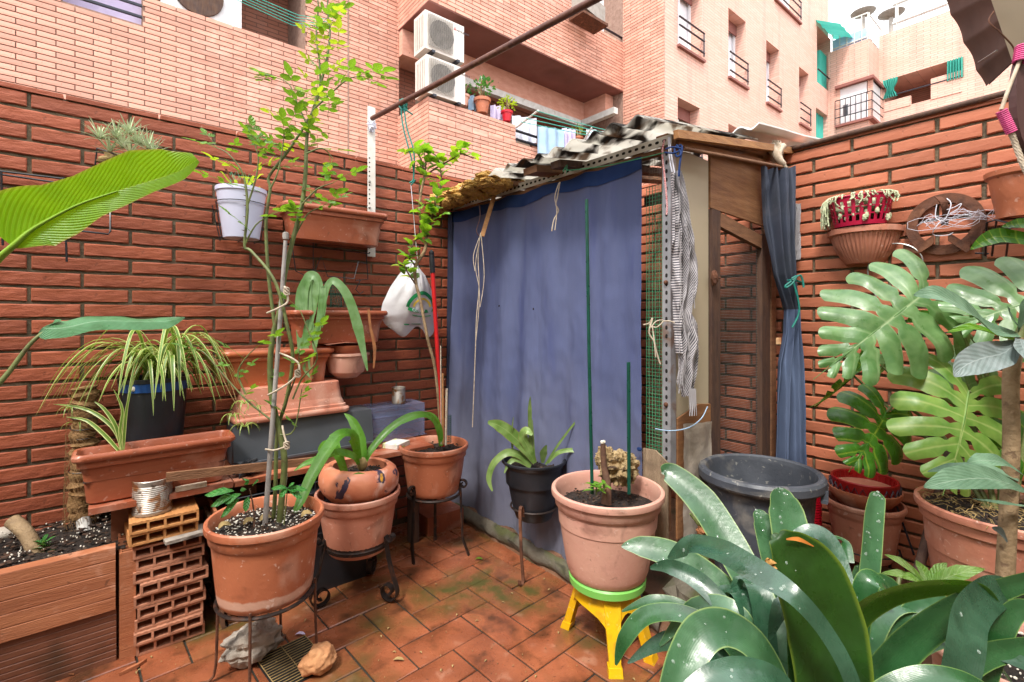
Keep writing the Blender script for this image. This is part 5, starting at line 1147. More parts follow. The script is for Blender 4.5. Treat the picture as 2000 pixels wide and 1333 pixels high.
# black wire shelf brackets on the wall
def wirething(lab, paths, r=.0028, cat='wire bracket', name='wire_bracket', m='wire'):
    mb = MB()
    for p in paths: mb.tube(p, r, 6)
    return solo(name, lab, cat, mb, M[m], True)
Yw = 2.50
wirething('black wire planter bracket on the left wall behind the banana leaf', [[PY(-40, 330, Yw), PY(125, 350, Yw), PY(165, 353, Yw)], [PY(125, 346, Yw), PY(131, 512, Yw)], [PY(3, 335, Yw), PY(6, 480, Yw)], [PY(15, 452, 2.4), PY(52, 460, 2.4), PY(105, 446, 2.42), PY(212, 458, 2.42), PY(216, 452, 2.44), PY(216, 402, Yw)], [PY(-20, 338, 2.55), PY(130, 360, 2.55)]], .0035)
wirething('black wire basket bracket under the topmost window box', [[PY(560, 478, 2.52), PY(722, 496, 2.52)], [PY(571, 480, 2.45), PY(578, 530, 2.45), PY(609, 545, 2.38), PY(628, 500, 2.36), PY(640, 540, 2.36), PY(692, 545, 2.36), PY(700, 512, 2.36), PY(715, 515, 2.45)], [PY(715, 490, 2.5), PY(719, 546, 2.5), PY(695, 548, 2.45)], [PY(612, 470, 2.5), PY(612, 530, 2.5), PY(602, 545, 2.5)], [PY(704, 548, 2.5), PY(695, 566, 2.5), PY(703, 575, 2.5), PY(710, 570, 2.5)]], .0024)
# white perforated post
pp = thing('perforated_post', 'white perforated steel angle post fixed upright on the left wall', 'post', tuple(PY(726, 500, 2.5))); t_, b_ = PY(726, 209, 2.53), PY(729, 502, 2.53)
mb = MB(); xw = .022; mb.bbox((t_.x-xw, 2.53, b_.z), (t_.x+xw, 2.533, t_.z)); mb.bbox((t_.x+xw-.003, 2.533, b_.z), (t_.x+xw, 2.565, t_.z)); part(pp, 'angle_bar', mb, M['white'])
mb = MB(); hol(mb, [(t_.x-.012, 2.5295, b_.z+.02+.0245*k) for k in range(22)], (1, 0, 0), (0, 0, 1), .004, .0035); part(pp, 'punched_holes', mb, M['hole'], kind='stuff')
for z in (1.93, 1.79): part(pp, 'bolt', MB().ball((t_.x-.012, 2.527, z), .007, 8, 6), M['wiresil'])
part(pp, 'wire_knot', MB().ball((t_.x-.005, 2.515, PY(726, 245, 2.5).z), (.02, .015, .025), 14, 10, .8, 4, 2), M['linew'])
solo('overhead_pole', 'rust-brown steel pole running overhead from the white post toward the upper right', 'pole', MB().tube([PY(727, 232, 2.50), P(1165, -2, 1.55), P(1420, -139, 1.24)], .0125, 12), M['pipe'], True)
mb = MB(); bq = [(0, 0), (3, 3)]
kc = P(788, 206, 2.42)
for k in range(5): mb.tube([kc+V((.02*math.cos(a+k), .02*math.sin(a+k)*.6, .02*math.sin(a)+.006*k-.012)) for a in [i*math.pi/5 for i in range(10)]], .004, 5, closed=True)
mb.tube([P(784, 215, 2.4), P(787, 245, 2.4), P(797, 285, 2.4), P(806, 320, 2.4), P(808, 350, 2.4), P(800, 358, 2.4), P(812, 352, 2.4), P(803, 362, 2.4)], .0038, 6, k=4); mb.tube([P(790, 215, 2.4), P(795, 250, 2.4), P(809, 300, 2.4), P(808, 350, 2.4)], .0038, 6, k=4); mb.tube([P(788, 212, 2.4), P(806, 224, 2.4)], .004, 6)
solo('teal_cord', 'teal cord knotted round the overhead pole and holding up the shrub', 'cord', mb, M['teal'], True)
strand('thin pale string running down from the teal cord into the shrub', [P(803, 362, 2.4), P(808, 420, 2.4), P(815, 500, 2.42), P(822, 560, 2.42)], .0016, 'linew')
# carrier bag
bg_ = thing('carrier_bag', 'knotted white carrier bag with a green and yellow print, hanging on the left wall', 'bag', tuple(PY(800, 650, 2.42)))
OUT = [(0, 800, 806), (.08, 792, 815), (.22, 778, 832), (.4, 762, 842), (.6, 748, 850), (.78, 743, 856), (.9, 752, 852), (1, 772, 846)]
def bagf(u, v):
    for a, b in zip(OUT, OUT[1:]):
        if v <= b[0]+1e-9: t = (v-a[0])/(b[0]-a[0]); xl, xr = a[1]+(b[1]-a[1])*t, a[2]+(b[2]-a[2])*t; break
    y = 508+140*v+(10*math.sin(u*9) if v > .9 else 0); ph = math.sin(math.pi*u)
    q = PY(xl+(xr-xl)*u, y, 2.45); return q+V((0, -.09*ph*math.sin(math.pi*min(1, v*.8+.1))+.008*noise.noise(V((u*7, v*4, 0)))+.006*math.sin(u*26+v*3)*(1-v), 0))
part(bg_, 'bag_film', MB().grid(40, 36, bagf), M['bag'], True)
def onbag(pts, m, nm, off=.004, th=.0008, closed=True):
    mb = MB(); 
    for pp_ in pts: mb.blade([V(bagf(u, v))+V((0, -off, 0)) for u, v in pp_[0]], [pp_[1]]*len(pp_[0]), (0, -1, 0), 0, 1, 3)
    part(bg_, nm, mb, M[m])
arc = lambda cu, cv, ru, rv, a0, a1: [(cu+ru*math.cos(rad(a)), cv-rv*math.sin(rad(a))) for a in range(a0, a1+1, 15)]
onbag([(arc(.62, .66, .27, .19, 0, 180), .02)], 'gprint', 'print'); onbag([(arc(.63, .66, .17, .11, 0, 180), .012)], 'yprint', 'print'); onbag([([(.36, .68), (.5, .71), (.7, .72), (.88, .70)], .018)], 'gprint', 'print')
onbag([([(.3, .9), (.38, .92)], .006), ([(.42, .93), (.6, .95)], .006), ([(.45, .77), (.6, .79), (.8, .78)], .005)], 'gprint', 'print')
q0 = V(bagf(.42, .705)); dx = (V(bagf(.85, .70))-q0).normalized(); nrm_ = V((0, -1, 0)); nrm_ = (nrm_-dx*nrm_.dot(dx)).normalized()
text(bg_, 'GENIG', .03, frame(q0+V((0, -.016, -.008)), dx, nrm_.cross(dx), nrm_), M['linew'])
# ================================================================ ROSE IN THE BIG POT (front left)
c1 = P(521, 1200, 1.62); c1.z = .283
p1 = pot('large_pot', 'largest terracotta pot at front left on a thin wire stand, holding the climbing rose', c1, .180, .262, .140, 'tcl', soilz=.04, grit=0, seed=3)
for gm_, n_, h_ in (('perlite', 420, .0042), ('crumb', 420, .007)):
    g = MB(); rr = random.Random(n_+len(gm_))
    for k in range(n_):
        a = rr.random()*6.283; q = .15*math.sqrt(rr.random()); s = rr.uniform(.0014, h_); g.ball((c1.x+q*math.cos(a), c1.y+q*math.sin(a), c1.z+.262-.04+.008*(1-q/.16)+rr.uniform(.003, .009)), (s, s*rr.uniform(.6, 1), s*.6), 5, 4, .3, 2, k)
    part(p1, 'soil_grit', g, M[gm_], kind='stuff')
def ringstand(name, lab, c, r, z, feet, rod=.006, m='iron', extra=None):
    t = thing(name, lab, 'plant stand', (c.x, c.y, 0)); part(t, 'ring', MB().tube([V((c.x+r*math.cos(a), c.y+r*math.sin(a), z)) for a in [i*math.pi/16 for i in range(32)]], rod, 6, closed=True), M[m], True)
    return t
st = ringstand('plant_stand', 'thin rusty wire stand under the largest front left pot', c1, .146, .280, 0)
for a in (-120, -20, 60, 150):
    d = V((math.cos(rad(a)), math.sin(rad(a)), 0)); q = V((c1.x, c1.y, 0))
    part(st, 'leg', MB().tube([q+d*.150+V((0, 0, .30)), q+d*.152+V((0, 0, .15)), q+d*.162+V((0, 0, .02)), q+d*.21+V((0, 0, .002))], .0045, 6, k=3), M['rust'], True)
zt = c1.z+.262-.04
rose = thing('rose_bush', 'tall climbing rose tied to a pale stake, reaching above the garden wall', 'rose', (c1.x, c1.y, zt)); r = random.Random(11)
def PP(l, d=1.62): return [P(x, y, (q[0] if q else d)) for x, y, *q in l]
stemA = PP([(545, 1035), (552, 960), (556, 900), (548, 850), (532, 780), (528, 710), (535, 650), (548, 600), (556, 540), (572, 470), (590, 400), (597, 340), (598, 300)])
stemB = PP([(533, 1035, 1.64), (538, 960, 1.64), (540, 880, 1.65), (545, 830, 1.64), (560, 780, 1.62), (572, 700, 1.6), (562, 640, 1.58), (545, 570, 1.58), (525, 530, 1.58), (490, 490, 1.6), (478, 480, 1.6), (484, 410, 1.6), (480, 360, 1.6)])
stemC = PP([(540, 660), (527, 560), (522, 500), (520, 430), (528, 370), (526, 345), (560, 300), (590, 255), (600, 240)])
stemD = PP([(598, 300), (602, 250), (612, 215), (628, 160), (640, 110), (645, 60), (640, 20), (642, -30)])
stemE = PP([(600, 240), (622, 190), (625, 130), (618, 70), (622, 10), (615, -30)])
br = [PP([(535, 985-160), (480, 780), (430, 725), (400, 690), (382, 682)], 1.6), PP([(480, 770), (465, 730), (480, 700), (500, 680)], 1.58), PP([(572, 780), (590, 740), (620, 700), (600, 640), (588, 610)], 1.58), PP([(553, 800), (580, 730), (585, 690)], 1.62),
      PP([(480, 360), (470, 330), (445, 300), (425, 290)], 1.6), PP([(484, 400), (500, 350), (505, 310), (500, 290)], 1.6), PP([(598, 240), (580, 200), (565, 165), (540, 152)], 1.6), PP([(612, 215), (650, 180), (680, 155), (700, 150)], 1.6),
      PP([(600, 300), (630, 290), (650, 310)], 1.6), PP([(590, 400), (620, 370), (650, 358)], 1.6), PP([(572, 470), (600, 420), (628, 405)], 1.62), PP([(528, 370), (545, 330), (556, 262)], 1.58), PP([(478, 480), (500, 440), (530, 420)], 1.6), PP([(575, 460), (590, 400), (610, 395)], 1.6), PP([(548, 850), (575, 840), (590, 760)], 1.6)]
part(rose, 'stem', MB().tube(stemA, [.0105, .0085, .006], 10, k=4), M['stemg'], True); part(rose, 'stem', MB().tube(stemB, [.007, .0055, .004], 8, k=4), M['stemg'], True)
part(rose, 'stem', MB().tube(stemC, [.006, .004], 8, k=4), M['stemg'], True); part(rose, 'stem', MB().tube(stemD, [.006, .0022], 8, k=4), M['stemg'], True); part(rose, 'stem', MB().tube(stemE, [.0045, .002], 8, k=4), M['stemg'], True)
for b in br: part(rose, 'twig', MB().tube(b, [.0032, .0014], 6, k=4), M['stemg'], True)
th = MB()
for s, rr_ in ((stemA, .009), (stemB, .006), (stemD, .004), (stemC, .005)):
    sp = spline(s, 9)
    for k in range(4, len(sp), 3): a = k*2.1; d = V((math.cos(a), math.sin(a), .3)); th.tube([sp[k]+d*rr_*.6, sp[k]+d*(rr_+.007)], [.0018, .0003], 4)
part(rose, 'thorns', th, M['stemb'], kind='stuff')
leaves_along(rose, stemD, ROSEM[:3]+ROSEY, .030, .7, 1.0, r, start=.02); leaves_along(rose, stemE, ROSEM[:2]+ROSEY, .034, .7, 1.0, r, start=.1); leaves_along(rose, stemC[4:], ROSEM, .06, .7, 1.0, r, start=.3)
for i, b in enumerate(br):
    leaves_along(rose, b, ROSEM if i not in (4, 6, 7, 8, 2) else ROSEM+ROSEY, .062 if i not in (0, 1, 2, 3, 14) else .085, .6, 1.0 if i > 3 else .85, r, start=.35)
    for k in range(1 if i not in (6, 7, 5, 4) else 3): d = (b[-1]-b[-2]).normalized()+V((r.uniform(-.7, .7), r.uniform(-.7, .7), r.uniform(-.2, .5))); inst(rose, 'leaf', r.choice(ROSEM), orient(b[-1], d, r.uniform(-.4, .4), r.uniform(.7, 1.0)))
for x, y in ((480, 345), (462, 330), (495, 335), (455, 365), (508, 375), (520, 300), (610, 120), (600, 60), (655, 40), (625, 25), (660, 100), (560, 235), (640, 230), (598, 275), (575, 205), (645, 260), (540, 285)):
    q = P(x, y, 1.6); inst(rose, 'leaf', r.choice(ROSEM+ROSEY), orient(q, (r.uniform(-1, 1), r.uniform(-1, 1), r.uniform(-.2, .5)), r.uniform(-.4, .4), r.uniform(.75, 1.05)))
solo('plant_stake', 'pale grey plastic stake with a round cap, supporting the climbing rose', 'stake', MB().tube([P(517, 1040, 1.60), P(530, 860, 1.60), P(545, 660, 1.60), P(558, 470, 1.60)], [.0085, .006], 12).lathe([(0, -.01), (.009, -.01), (.0105, 0), (.0095, .011), (.005, .014), (0, .014)], P(558.5, 462, 1.60), 16), mat('weathered_grey_plastic', '#a8a29e', .5, '#8e8884', 20, dirt=[('#6c6660', 30, .58, .68, .6)]), True)
for lab, pts in (('pale twine tying the rose to its stake near the top', [P(522, 612, 1.58), P(545, 602, 1.565), P(562, 590, 1.57), P(560, 570, 1.57), P(556, 560, 1.58)]), ('pale twine tied round stake and rose near the soil', [P(519, 878, 1.59), P(535, 880, 1.575), P(550, 876, 1.57), P(560, 870, 1.58), P(554, 845, 1.59), P(552, 832, 1.6)]),
                 ('pale twine looped from the stake across to the right rose stem', [P(524, 772, 1.58), P(540, 764, 1.57), P(565, 748, 1.57), P(582, 730, 1.575), P(584, 712, 1.58), P(570, 700, 1.58), P(546, 690, 1.59)])):
    mb = MB(); mb.tube(pts, .0032, 6, k=5); q = pts[3]
    for k in range(4): mb.tube([q+V((.008*math.cos(a+k), .006*math.sin(a+k), .008*math.sin(a)+.003*k-.004)) for a in [i*math.pi/4 for i in range(8)]], .0028, 5, closed=True)
    solo('twine', lab, 'twine', mb, M['rope'], True)
r = random.Random(5)
sp_ = thing('seedling', 'young compound-leaved seedling at the left of the rose pot', 'plant', tuple(P(488, 1010, 1.56))); b = P(497, 1030, 1.55); t_ = P(488, 955, 1.55); part(sp_, 'stem', MB().tube([b, b.lerp(t_, .5)+V((.004, 0, 0)), t_], [.0028, .002], 6, k=3), M['stemb'])
for (x, y), w in (((400, 968), .03), ((412, 990), .034), ((432, 1012), .03), ((480, 1000), .022), ((475, 935), .026), ((505, 940), .022), ((470, 960), .018), ((440, 985), .026)):
    q = P(x, y, 1.52); s = t_.lerp(q, .35); part(sp_, 'leaf', MB().blade([s, s.lerp(q, .4)+V((0, 0, .004)), s.lerp(q, .75), q], [.002, w, w*.85, .001], V((0, 0, 1))+TOCAM*.6, .15, 4, 4), M['gloss'], True)
sp2 = thing('seedling', 'second leafy seedling at the right of the rose pot beside the stems', 'plant', tuple(P(557, 1020, 1.6))); b = P(555, 1025, 1.58); t_ = P(562, 955, 1.57); part(sp2, 'stem', MB().tube([b, t_], [.0026, .0015], 6), M['stemg'])
for x, y in ((530, 955), (575, 945), (600, 958), (590, 975), (548, 972), (580, 960)): q = P(x, y, 1.55); s = t_; part(sp2, 'leaf', MB().blade([s, s.lerp(q, .4)+V((0, 0, .004)), s.lerp(q, .8), q], [.002, .02, .016, .001], V((0, 0, 1))+TOCAM*.6, .15, 4, 3), M['gloss'], True)
solo('plant_label', 'white plastic plant label standing in the rose pot', 'label', MB().beam(P(553, 980, 1.64), P(560, 925, 1.64), .008, .001, TOCAM), M['white'])
for i, (x, y) in enumerate(((440, 1015), (488, 1020), (520, 1022), (600, 995))):
    q = P(x, y, 1.56+.03*i); q.z = zt+.018; solo('dry_leaf', f'curled dry leaf on the rose pot soil, {["at its left edge", "left of the stake foot", "right in front of the stake foot", "at its right edge"][i]}', 'leaf', MB().blade([q+V((-.018, 0, 0)), q+V((-.006, .004, .008)), q+V((.008, 0, .006)), q+V((.02, .004, 0))], [.004, .022, .02, .002], (0, -.3, 1), .5, 4, 3), M['twig'], True)
# ================================================================ SECOND POT ON A SCROLL STAND WITH PAINTED BOWL
c2 = P(700, 1085, 2.1); c2.z = .203
p2 = pot('medium_pot', 'terracotta pot on the scroll-footed stand, under the paint-stained bowl', c2, .178, .25, .125, 'tc2', soilz=0)
bc = c2+V((.0, 0, .218)); tl = Matrix.Rotation(rad(4), 3, 'Y')
bw = thing('clay_bowl', 'rounded clay bowl splashed with dark and yellow paint, resting in the terracotta pot', 'bowl', tuple(bc))
part(bw, 'bowl_body', MB().lathe([(0, 0), (.12, 0), (.150, .03), (.166, .065), (.166, .095), (.152, .125), (.135, .138), (.122, .140), (.112, .135), (.118, .11), (.12, .08)], bc, 56, tl), M['bowl'] if 'bowl' in M else mat('stained_clay', '#cc8464', .4, '#b8684a', 6, bump=.004, bsc=18, dirt=[('#e4cabc', 9, .56, .68, .8), ('#1c2240', 13, .61, .63, .95), ('#d89a20', 8, .66, .68, .9)]), 40)
soil(bw, bc+V((0, 0, .095)), .12, 8, grit=90, gm='crumb')
ap = thing('strap_plant', 'fleshy strap-leaved bulb plant in the paint-stained bowl', 'plant', tuple(bc+V((0, 0, .1)))); b = P(708, 905, 2.08)
part(ap, 'bulb', MB().ball(b+V((0, 0, -.005)), (.022, .022, .03), 14, 10, .1), M['twig'], True)
for pts, w, n in (([(703, 905, 2.08), (690, 855, 2.02), (665, 850, 1.95), (640, 880, 1.88), (610, 930, 1.80), (588, 980, 1.73), (570, 1010, 1.70)], [.02, .045, .05, .052, .045, .035, .004], 0), ([(710, 905, 2.08), (705, 860, 2.1), (690, 825, 2.12), (673, 808, 2.13)], [.03, .045, .035, .003], 0),
                  ([(712, 905, 2.08), (725, 880, 2.1), (760, 840, 2.15), (800, 815, 2.2), (835, 812, 2.25), (855, 830, 2.28)], [.02, .032, .034, .036, .03, .02], 0), ([(702, 908, 2.07), (690, 892, 2.0), (665, 885, 1.95), (640, 890, 1.9), (600, 905, 1.85), (575, 920, 1.83)], [.02, .03, .035, .03, .022, .003], 0),
                  ([(675, 930, 2.0), (668, 905, 1.98), (655, 880, 1.98), (635, 870, 1.99), (622, 882, 2.0)], [.03, .03, .04, .04, .01], 0), ([(675, 930, 2.0), (662, 890, 2.02), (655, 860, 2.05), (645, 850, 2.06)], [.022, .03, .03, .01], 0), ([(720, 932, 1.98), (700, 928, 1.97), (684, 932, 1.96)], [.012, .02, .004], 0)):
    part(ap, 'leaf', MB().blade(PP(pts), w, V((0, 0, 1))*.6+TOCAM*.8, .25, 6, 6), M['strap'], True)
s2 = ringstand('plant_stand', 'wrought iron stand with curled scroll feet under the bowl and pot', c2, .133, .236, 0)
part(s2, 'band', MB().lathe([(.132, 0), (.136, 0), (.136, .028), (.132, .028), (.132, 0)], c2+V((0, 0, .02)), 40), M['iron'])
for x, y, dr in ((632, 1185, -1), (778, 1180, 1), (722, 1128, 1)):
    ft = PZ(x, y, .0); d = V((ft.x-c2.x, ft.y-c2.y, 0)).normalized(); wd = d.cross(V((0, 0, 1))); q = V((c2.x, c2.y, 0)); up_ = V((0, 0, 1)); R1 = .026
    pts = spiral(q+d*.166+up_*.275, d, up_, .024, .9, 16, 1, math.pi)[::-1]+[q+d*.146+up_*.23, q+d*.164+up_*.15, q+d*.190+up_*.08]+spiral(q+d*.155+up_*.046, d, up_, .044, 1.3, 30, -1, .15)
    mb = strap(MB(), spline(pts, 2), .024, wd, .005); part(s2, 'leg', mb, M['iron'], True)
# ================================================================ THIRD POT WITH SHRUB, BROOM POLE
c3 = P(848, 965, 2.47); c3.z = .315
p3 = pot('medium_pot', 'terracotta pot on an iron stand by the blue curtain, with canes and a red pole', c3, .174, .24, .125, 'tc1', soilz=.04, grit=120, gm='crumb', seed=9)
s3 = ringstand('plant_stand', 'iron stand with twisted ring and curled ears under the pot with the red pole', c3, .132, .305, 0, .007)
for x, y in ((808, 1102), (916, 1085), (850, 1056)):
    ft = PZ(x, y, 0); d = V((ft.x-c3.x, ft.y-c3.y, 0)).normalized(); wd = d.cross(V((0, 0, 1))); q = V((c3.x, c3.y, 0)); up_ = V((0, 0, 1))
    pts = spiral(q+d*.152+up_*.355, d, up_, .024, 1.1, 20, -1, math.pi*.8)[::-1]+[q+d*.140+up_*.31, q+d*.142+up_*.2, q+d*.15+up_*.08, ft]
    part(s3, 'leg', strap(MB(), pts, .016, wd, .008), M['iron'], True)
z3 = .315+.24-.04
sh = thing('shrub', 'slender bare-trunked shrub with heart-shaped lime leaves, hung from the teal cord', 'shrub', (c3.x, c3.y, z3)); r = random.Random(21)
tr1 = PP([(862, 862, 2.47), (858, 800, 2.45), (850, 720, 2.43), (835, 660, 2.4), (822, 590, 2.4), (812, 550, 2.4), (812, 520, 2.4), (830, 490, 2.4), (832, 460, 2.4), (820, 420, 2.4), (822, 380, 2.4), (830, 345, 2.4)])
tb = [PP([(830, 345, 2.4), (822, 310, 2.4), (808, 295, 2.4), (792, 300, 2.4)]), PP([(830, 345, 2.4), (850, 330, 2.4), (885, 310, 2.38), (900, 300, 2.38), (925, 310, 2.38)]), PP([(825, 365, 2.4), (832, 320, 2.4), (825, 285, 2.4)]), PP([(832, 470, 2.4), (850, 400, 2.38), (862, 350, 2.38), (855, 310, 2.38), (845, 300, 2.38)]),
      PP([(812, 520, 2.4), (800, 500, 2.38), (812, 470, 2.38), (840, 440, 2.38)]), PP([(815, 560, 2.4), (795, 530, 2.38), (790, 510, 2.38), (800, 495, 2.38)])]
part(sh, 'trunk', MB().tube(tr1, [.008, .0075, .008, .009, .007, .0055], 8, k=4), M['stemp'], True)
for b in tb: part(sh, 'branch', MB().tube(b, [.005, .0025], 6, k=4), M['stemb'], True)
def ovl(L, w, m, s):
    r_ = random.Random(s); mb = MB(); mb.tube([V((0, 0, 0)), V((0, L*.25, .003))], .0008, 4); mb.blade([V((0, L*.2, 0)), V((0, L*.35, .003)), V((0, L*.6, 0)), V((0, L*.85, -.006)), V((0, L, -.014))], [.002, w*.95, w, w*.6, .001], (r_.uniform(-.2, .2), 0, 1), .22, 6, 3, wav=.03)
    return mb.mesh('leaf', m, smooth=True)
LM = [ovl(.078, .05, M['lime'], 1), ovl(.066, .044, M['lime'], 2), ovl(.080, .044, M['rose'], 3), ovl(.055, .036, M['rosey'], 4)]
for b, st_ in zip(tb, (.016, .014, .02, .018, .022, .022)): leaves_along(sh, b, LM, st_, .75, 1.15, r, start=.15)
for k in range(48):
    x, y = r.choice(((810, 300), (830, 290), (845, 305), (815, 320), (865, 320), (890, 295), (905, 290), (835, 350), (840, 395), (830, 410), (850, 420), (800, 505), (790, 515), (845, 375), (820, 460), (835, 440)))
    inst(sh, 'leaf', r.choice(LM), orient(P(x+r.uniform(-9, 9), y+r.uniform(-9, 9), 2.39), (r.uniform(-1, 1), r.uniform(-1, .5), r.uniform(-.4, .5)), r.uniform(-.4, .4), r.uniform(.7, 1.1)))
bp = thing('broom_pole', 'red broom pole with a black grip leaning by the carrier bag', 'pole', tuple(P(866, 870, 2.46))); a, b = P(866, 872, 2.46), P(843, 495, 2.42)
part(bp, 'pole', MB().tube([a, b.lerp(a, .1)], .0105, 12), M['redp'], True); part(bp, 'grip', MB().tube([b.lerp(a, .1), b.lerp(a, .03), b], [.013, .013, .011], 12), M['black'], True); part(bp, 'hanging_cap', MB().ball(b, (.013, .013, .016), 12, 8), M['black'], True)
for lab, x0, y0, x1, y1, rr_, m in (('short pale cane standing beside the red pole, taller of the two', 866, 868, 865, 730, .0055, 'woodl'), ('thin white cane tied to the shrub in the same pot', 862, 868, 861, 676, .003, 'rope'), ('shorter thick pale cane beside the red pole', 871, 870, 873, 760, .006, 'rope')):
    solo('cane', lab, 'cane', MB().tube([P(x0, y0, 2.43), P(x1, y1, 2.43)], rr_, 8), M[m], True)
mb = MB(); cs = P(876, 865, 2.46)
for k in range(12): a0 = k*.52; mb.tube([cs+V((.014*math.cos(a0), .014*math.sin(a0), h_*.14)) for h_ in (0, 1)], .001, 3)
for k in range(14): mb.tube([cs+V((.014*math.cos(a), .014*math.sin(a), .01*k)) for a in [i*math.pi/5 for i in range(10)]], .001, 3, closed=True)
solo('mesh_tube', 'small roll of dark green plastic mesh in the pot with the red pole', 'mesh', mb, M['stake'])
s_ = thing('strap_leaf', 'single arching green strap leaf at the left of the pot with the red pole', 'plant', tuple(P(858, 868, 2.45))); part(s_, 'leaf', MB().blade(PP([(862, 872, 2.43), (858, 840, 2.42), (845, 815, 2.41), (820, 812, 2.38), (780, 828, 2.34)]), [.02, .032, .034, .032, .02], V((0, 0, 1))+TOCAM, .2, 5, 5), M['strap'], True)
# ================================================================ BLACK POT
c4 = P(1043, 1018, 2.28); c4.z = .262
p4 = pot('black_pot', 'black plastic pot with flat-leaved cactus on a slim twisted stand before the blue curtain', c4, .152, .272, .085, 'black', soilz=.05, grit=70, gm='crumb', rim=.014, seed=5)
s4 = ringstand('plant_stand', 'slim twisted iron stand holding the black pot', c4, .108, .315, 0, .005)
for x, y in ((1022, 1140), (1075, 1085), (1128, 1080)):
    ft = PZ(x, y, 0); q = V((c4.x, c4.y, 0)); d = V((ft.x-c4.x, ft.y-c4.y, 0)).normalized(); wd = d.cross(V((0, 0, 1)))
    pts = [q+d*.11+V((0, 0, .30)), q+d*.118+V((0, 0, .345)), q+d*.138+V((0, 0, .34)), q+d*.135+V((0, 0, .25)), q+d*.125+V((0, 0, .12)), ft+V((0, 0, .01)), ft+d*.03+V((0, 0, .004)), ft+d*.035+V((0, 0, .03))]
    part(s4, 'leg', strap(MB(), spline(pts, 3), .014, wd, .005), M['rust'], True)
ep = thing('leaf_cactus', 'flat-stemmed leaf cactus with scalloped pale green blades in the black pot', 'plant', tuple(P(1043, 905, 2.26)))
for pts, w in (([(1045, 905), (1030, 880), (1000, 850), (975, 832), (953, 825)], [.02, .05, .062, .055, .012]), ([(1035, 910), (1015, 890), (990, 885), (965, 905), (955, 935), (962, 960)], [.02, .035, .035, .03, .025, .006]), ([(1037, 912), (1010, 898), (995, 905), (985, 925)], [.02, .025, .02, .004]), ([(1045, 905), (1032, 875), (1022, 855), (1028, 842), (1040, 850)], [.015, .04, .045, .04, .01]),
               ([(1060, 905), (1062, 885), (1068, 870)], [.01, .036, .004]), ([(1040, 900), (1036, 850), (1035, 800), (1036, 775)], [.012, .018, .018, .002]), ([(1045, 905), (1042, 860), (1040, 820)], [.008, .008, .003]), ([(1070, 905), (1090, 885), (1120, 880), (1148, 890)], [.01, .02, .02, .003]), ([(1066, 908), (1090, 870), (1120, 830), (1150, 795)], [.008, .011, .009, .002]), ([(1003, 905), (1000, 850), (1003, 815)], [.008, .01, .002])):
    part(ep, 'leaf', MB().blade([P(x, y, 2.24-.06*k/len(pts)) for k, (x, y) in enumerate(pts)], w, TOCAM+V((0, 0, .5)), .12, 6, 7, wav=.03, wf=5), M['epi'], True)
# ================================================================ PINK POT ON THE CHILD'S STOOL
c5 = P(1186, 1140, 1.79); c5.z = .262
p5 = pot('large_pot', 'pinkish terracotta pot with a porous rock and green stakes, on the yellow and green stool', c5, .205, .31, .140, 'tc3', soilz=.07, grit=160, gm='crumb', seed=14)
sk = thing('stool', 'small yellow plastic stool with a lime green seat under the pinkish pot', 'stool', (c5.x, c5.y, 0)); q = V((c5.x, c5.y, 0))
part(sk, 'seat', MB().lathe([(0, .226), (.128, .226), (.138, .230), (.140, .254), (.134, .261), (0, .261)], q, 48), M['green'], 40)
for k, (x, y) in enumerate(((1130, 1232), (1197, 1300), (1280, 1240), (1205, 1190))):
    ft = PZ(x, y, 0) if k < 2 else q+(-(PZ((1130, 1197)[k-2], (1232, 1300)[k-2], 0)-q)); d = V((ft.x-q.x, ft.y-q.y, 0)); dn = d.normalized(); wd = V((-dn.y, dn.x, 0)); ft = q+dn*.165; mb = MB(); i0 = 0
    for s, hw, tk in ((0, .024, .018), (.12, .023, .017), (.1201, .019, .014), (1, .03, .012)):
        c_ = ft.lerp(q+dn*.095+V((0, 0, .225)), s)
        for a, b in ((-1, -1), (1, -1), (1, 1), (-1, 1)): mb.v.append(c_+wd*a*hw+dn*b*tk)
    for s in range(3):
        for e in range(4): a = s*4+e; b = s*4+(e+1) % 4; mb.f.append((a, b, b+4, a+4))
    mb.f += [(3, 2, 1, 0), (12, 13, 14, 15)]; part(sk, 'leg', mb, M['yellow'])
for k in range(4):
    a0 = []
for k, (x, y) in enumerate(((1130, 1232), (1197, 1300))):
    for s in (1, -1):
        d1 = (PZ(1130, 1232, 0)-q); d2 = (PZ(1197, 1300, 0)-q)*(1 if k == 0 else -1); d1 = d1.normalized()*s; d2 = d2.normalized()*s; mb = MB()
        arc_ = []
        for i in range(11):
            t = i/10; p = (d1*.145).lerp(d2*.145, t) if 0 else d1.lerp(d2, t).normalized()*(.135-.03*math.sin(t*math.pi)); zz = .07+.10*math.sin(t*math.pi)**.8; arc_.append((q+d1.lerp(d2, t).normalized()*(.145-.30*(zz-.07))+V((0, 0, zz)), q+d1.lerp(d2, t).normalized()*.10+V((0, 0, .2255))))
        i0 = 0
        for off in (0, .006):
            for lo, hi in arc_: n_ = V((lo.x-q.x, lo.y-q.y, 0)).normalized()*-off; mb.v += [lo+n_, hi+n_]
        for e in (0, 22):
            for i in range(10): a = e+2*i; mb.f.append((a, a+2, a+3, a+1))
        for i in range(10): a = 2*i; mb.f.append((a, a+22, a+24, a+2))
        part(sk, 'side_panel', mb, M['yellow'], True)
zp = .262+.31-.07
mb = MB(); rk = P(1210, 915, 1.83); mb.ball(rk, (.082, .055, .058), 64, 44, .42, 3.0, 9); mb.ball(rk+V((-.045, .03, .035)), (.034, .034, .045), 36, 24, .45, 3.2, 3)
solo('porous_rock', 'porous honey-coloured tufa rock sitting in the pinkish pot', 'rock', mb, M['tufa'], 30)
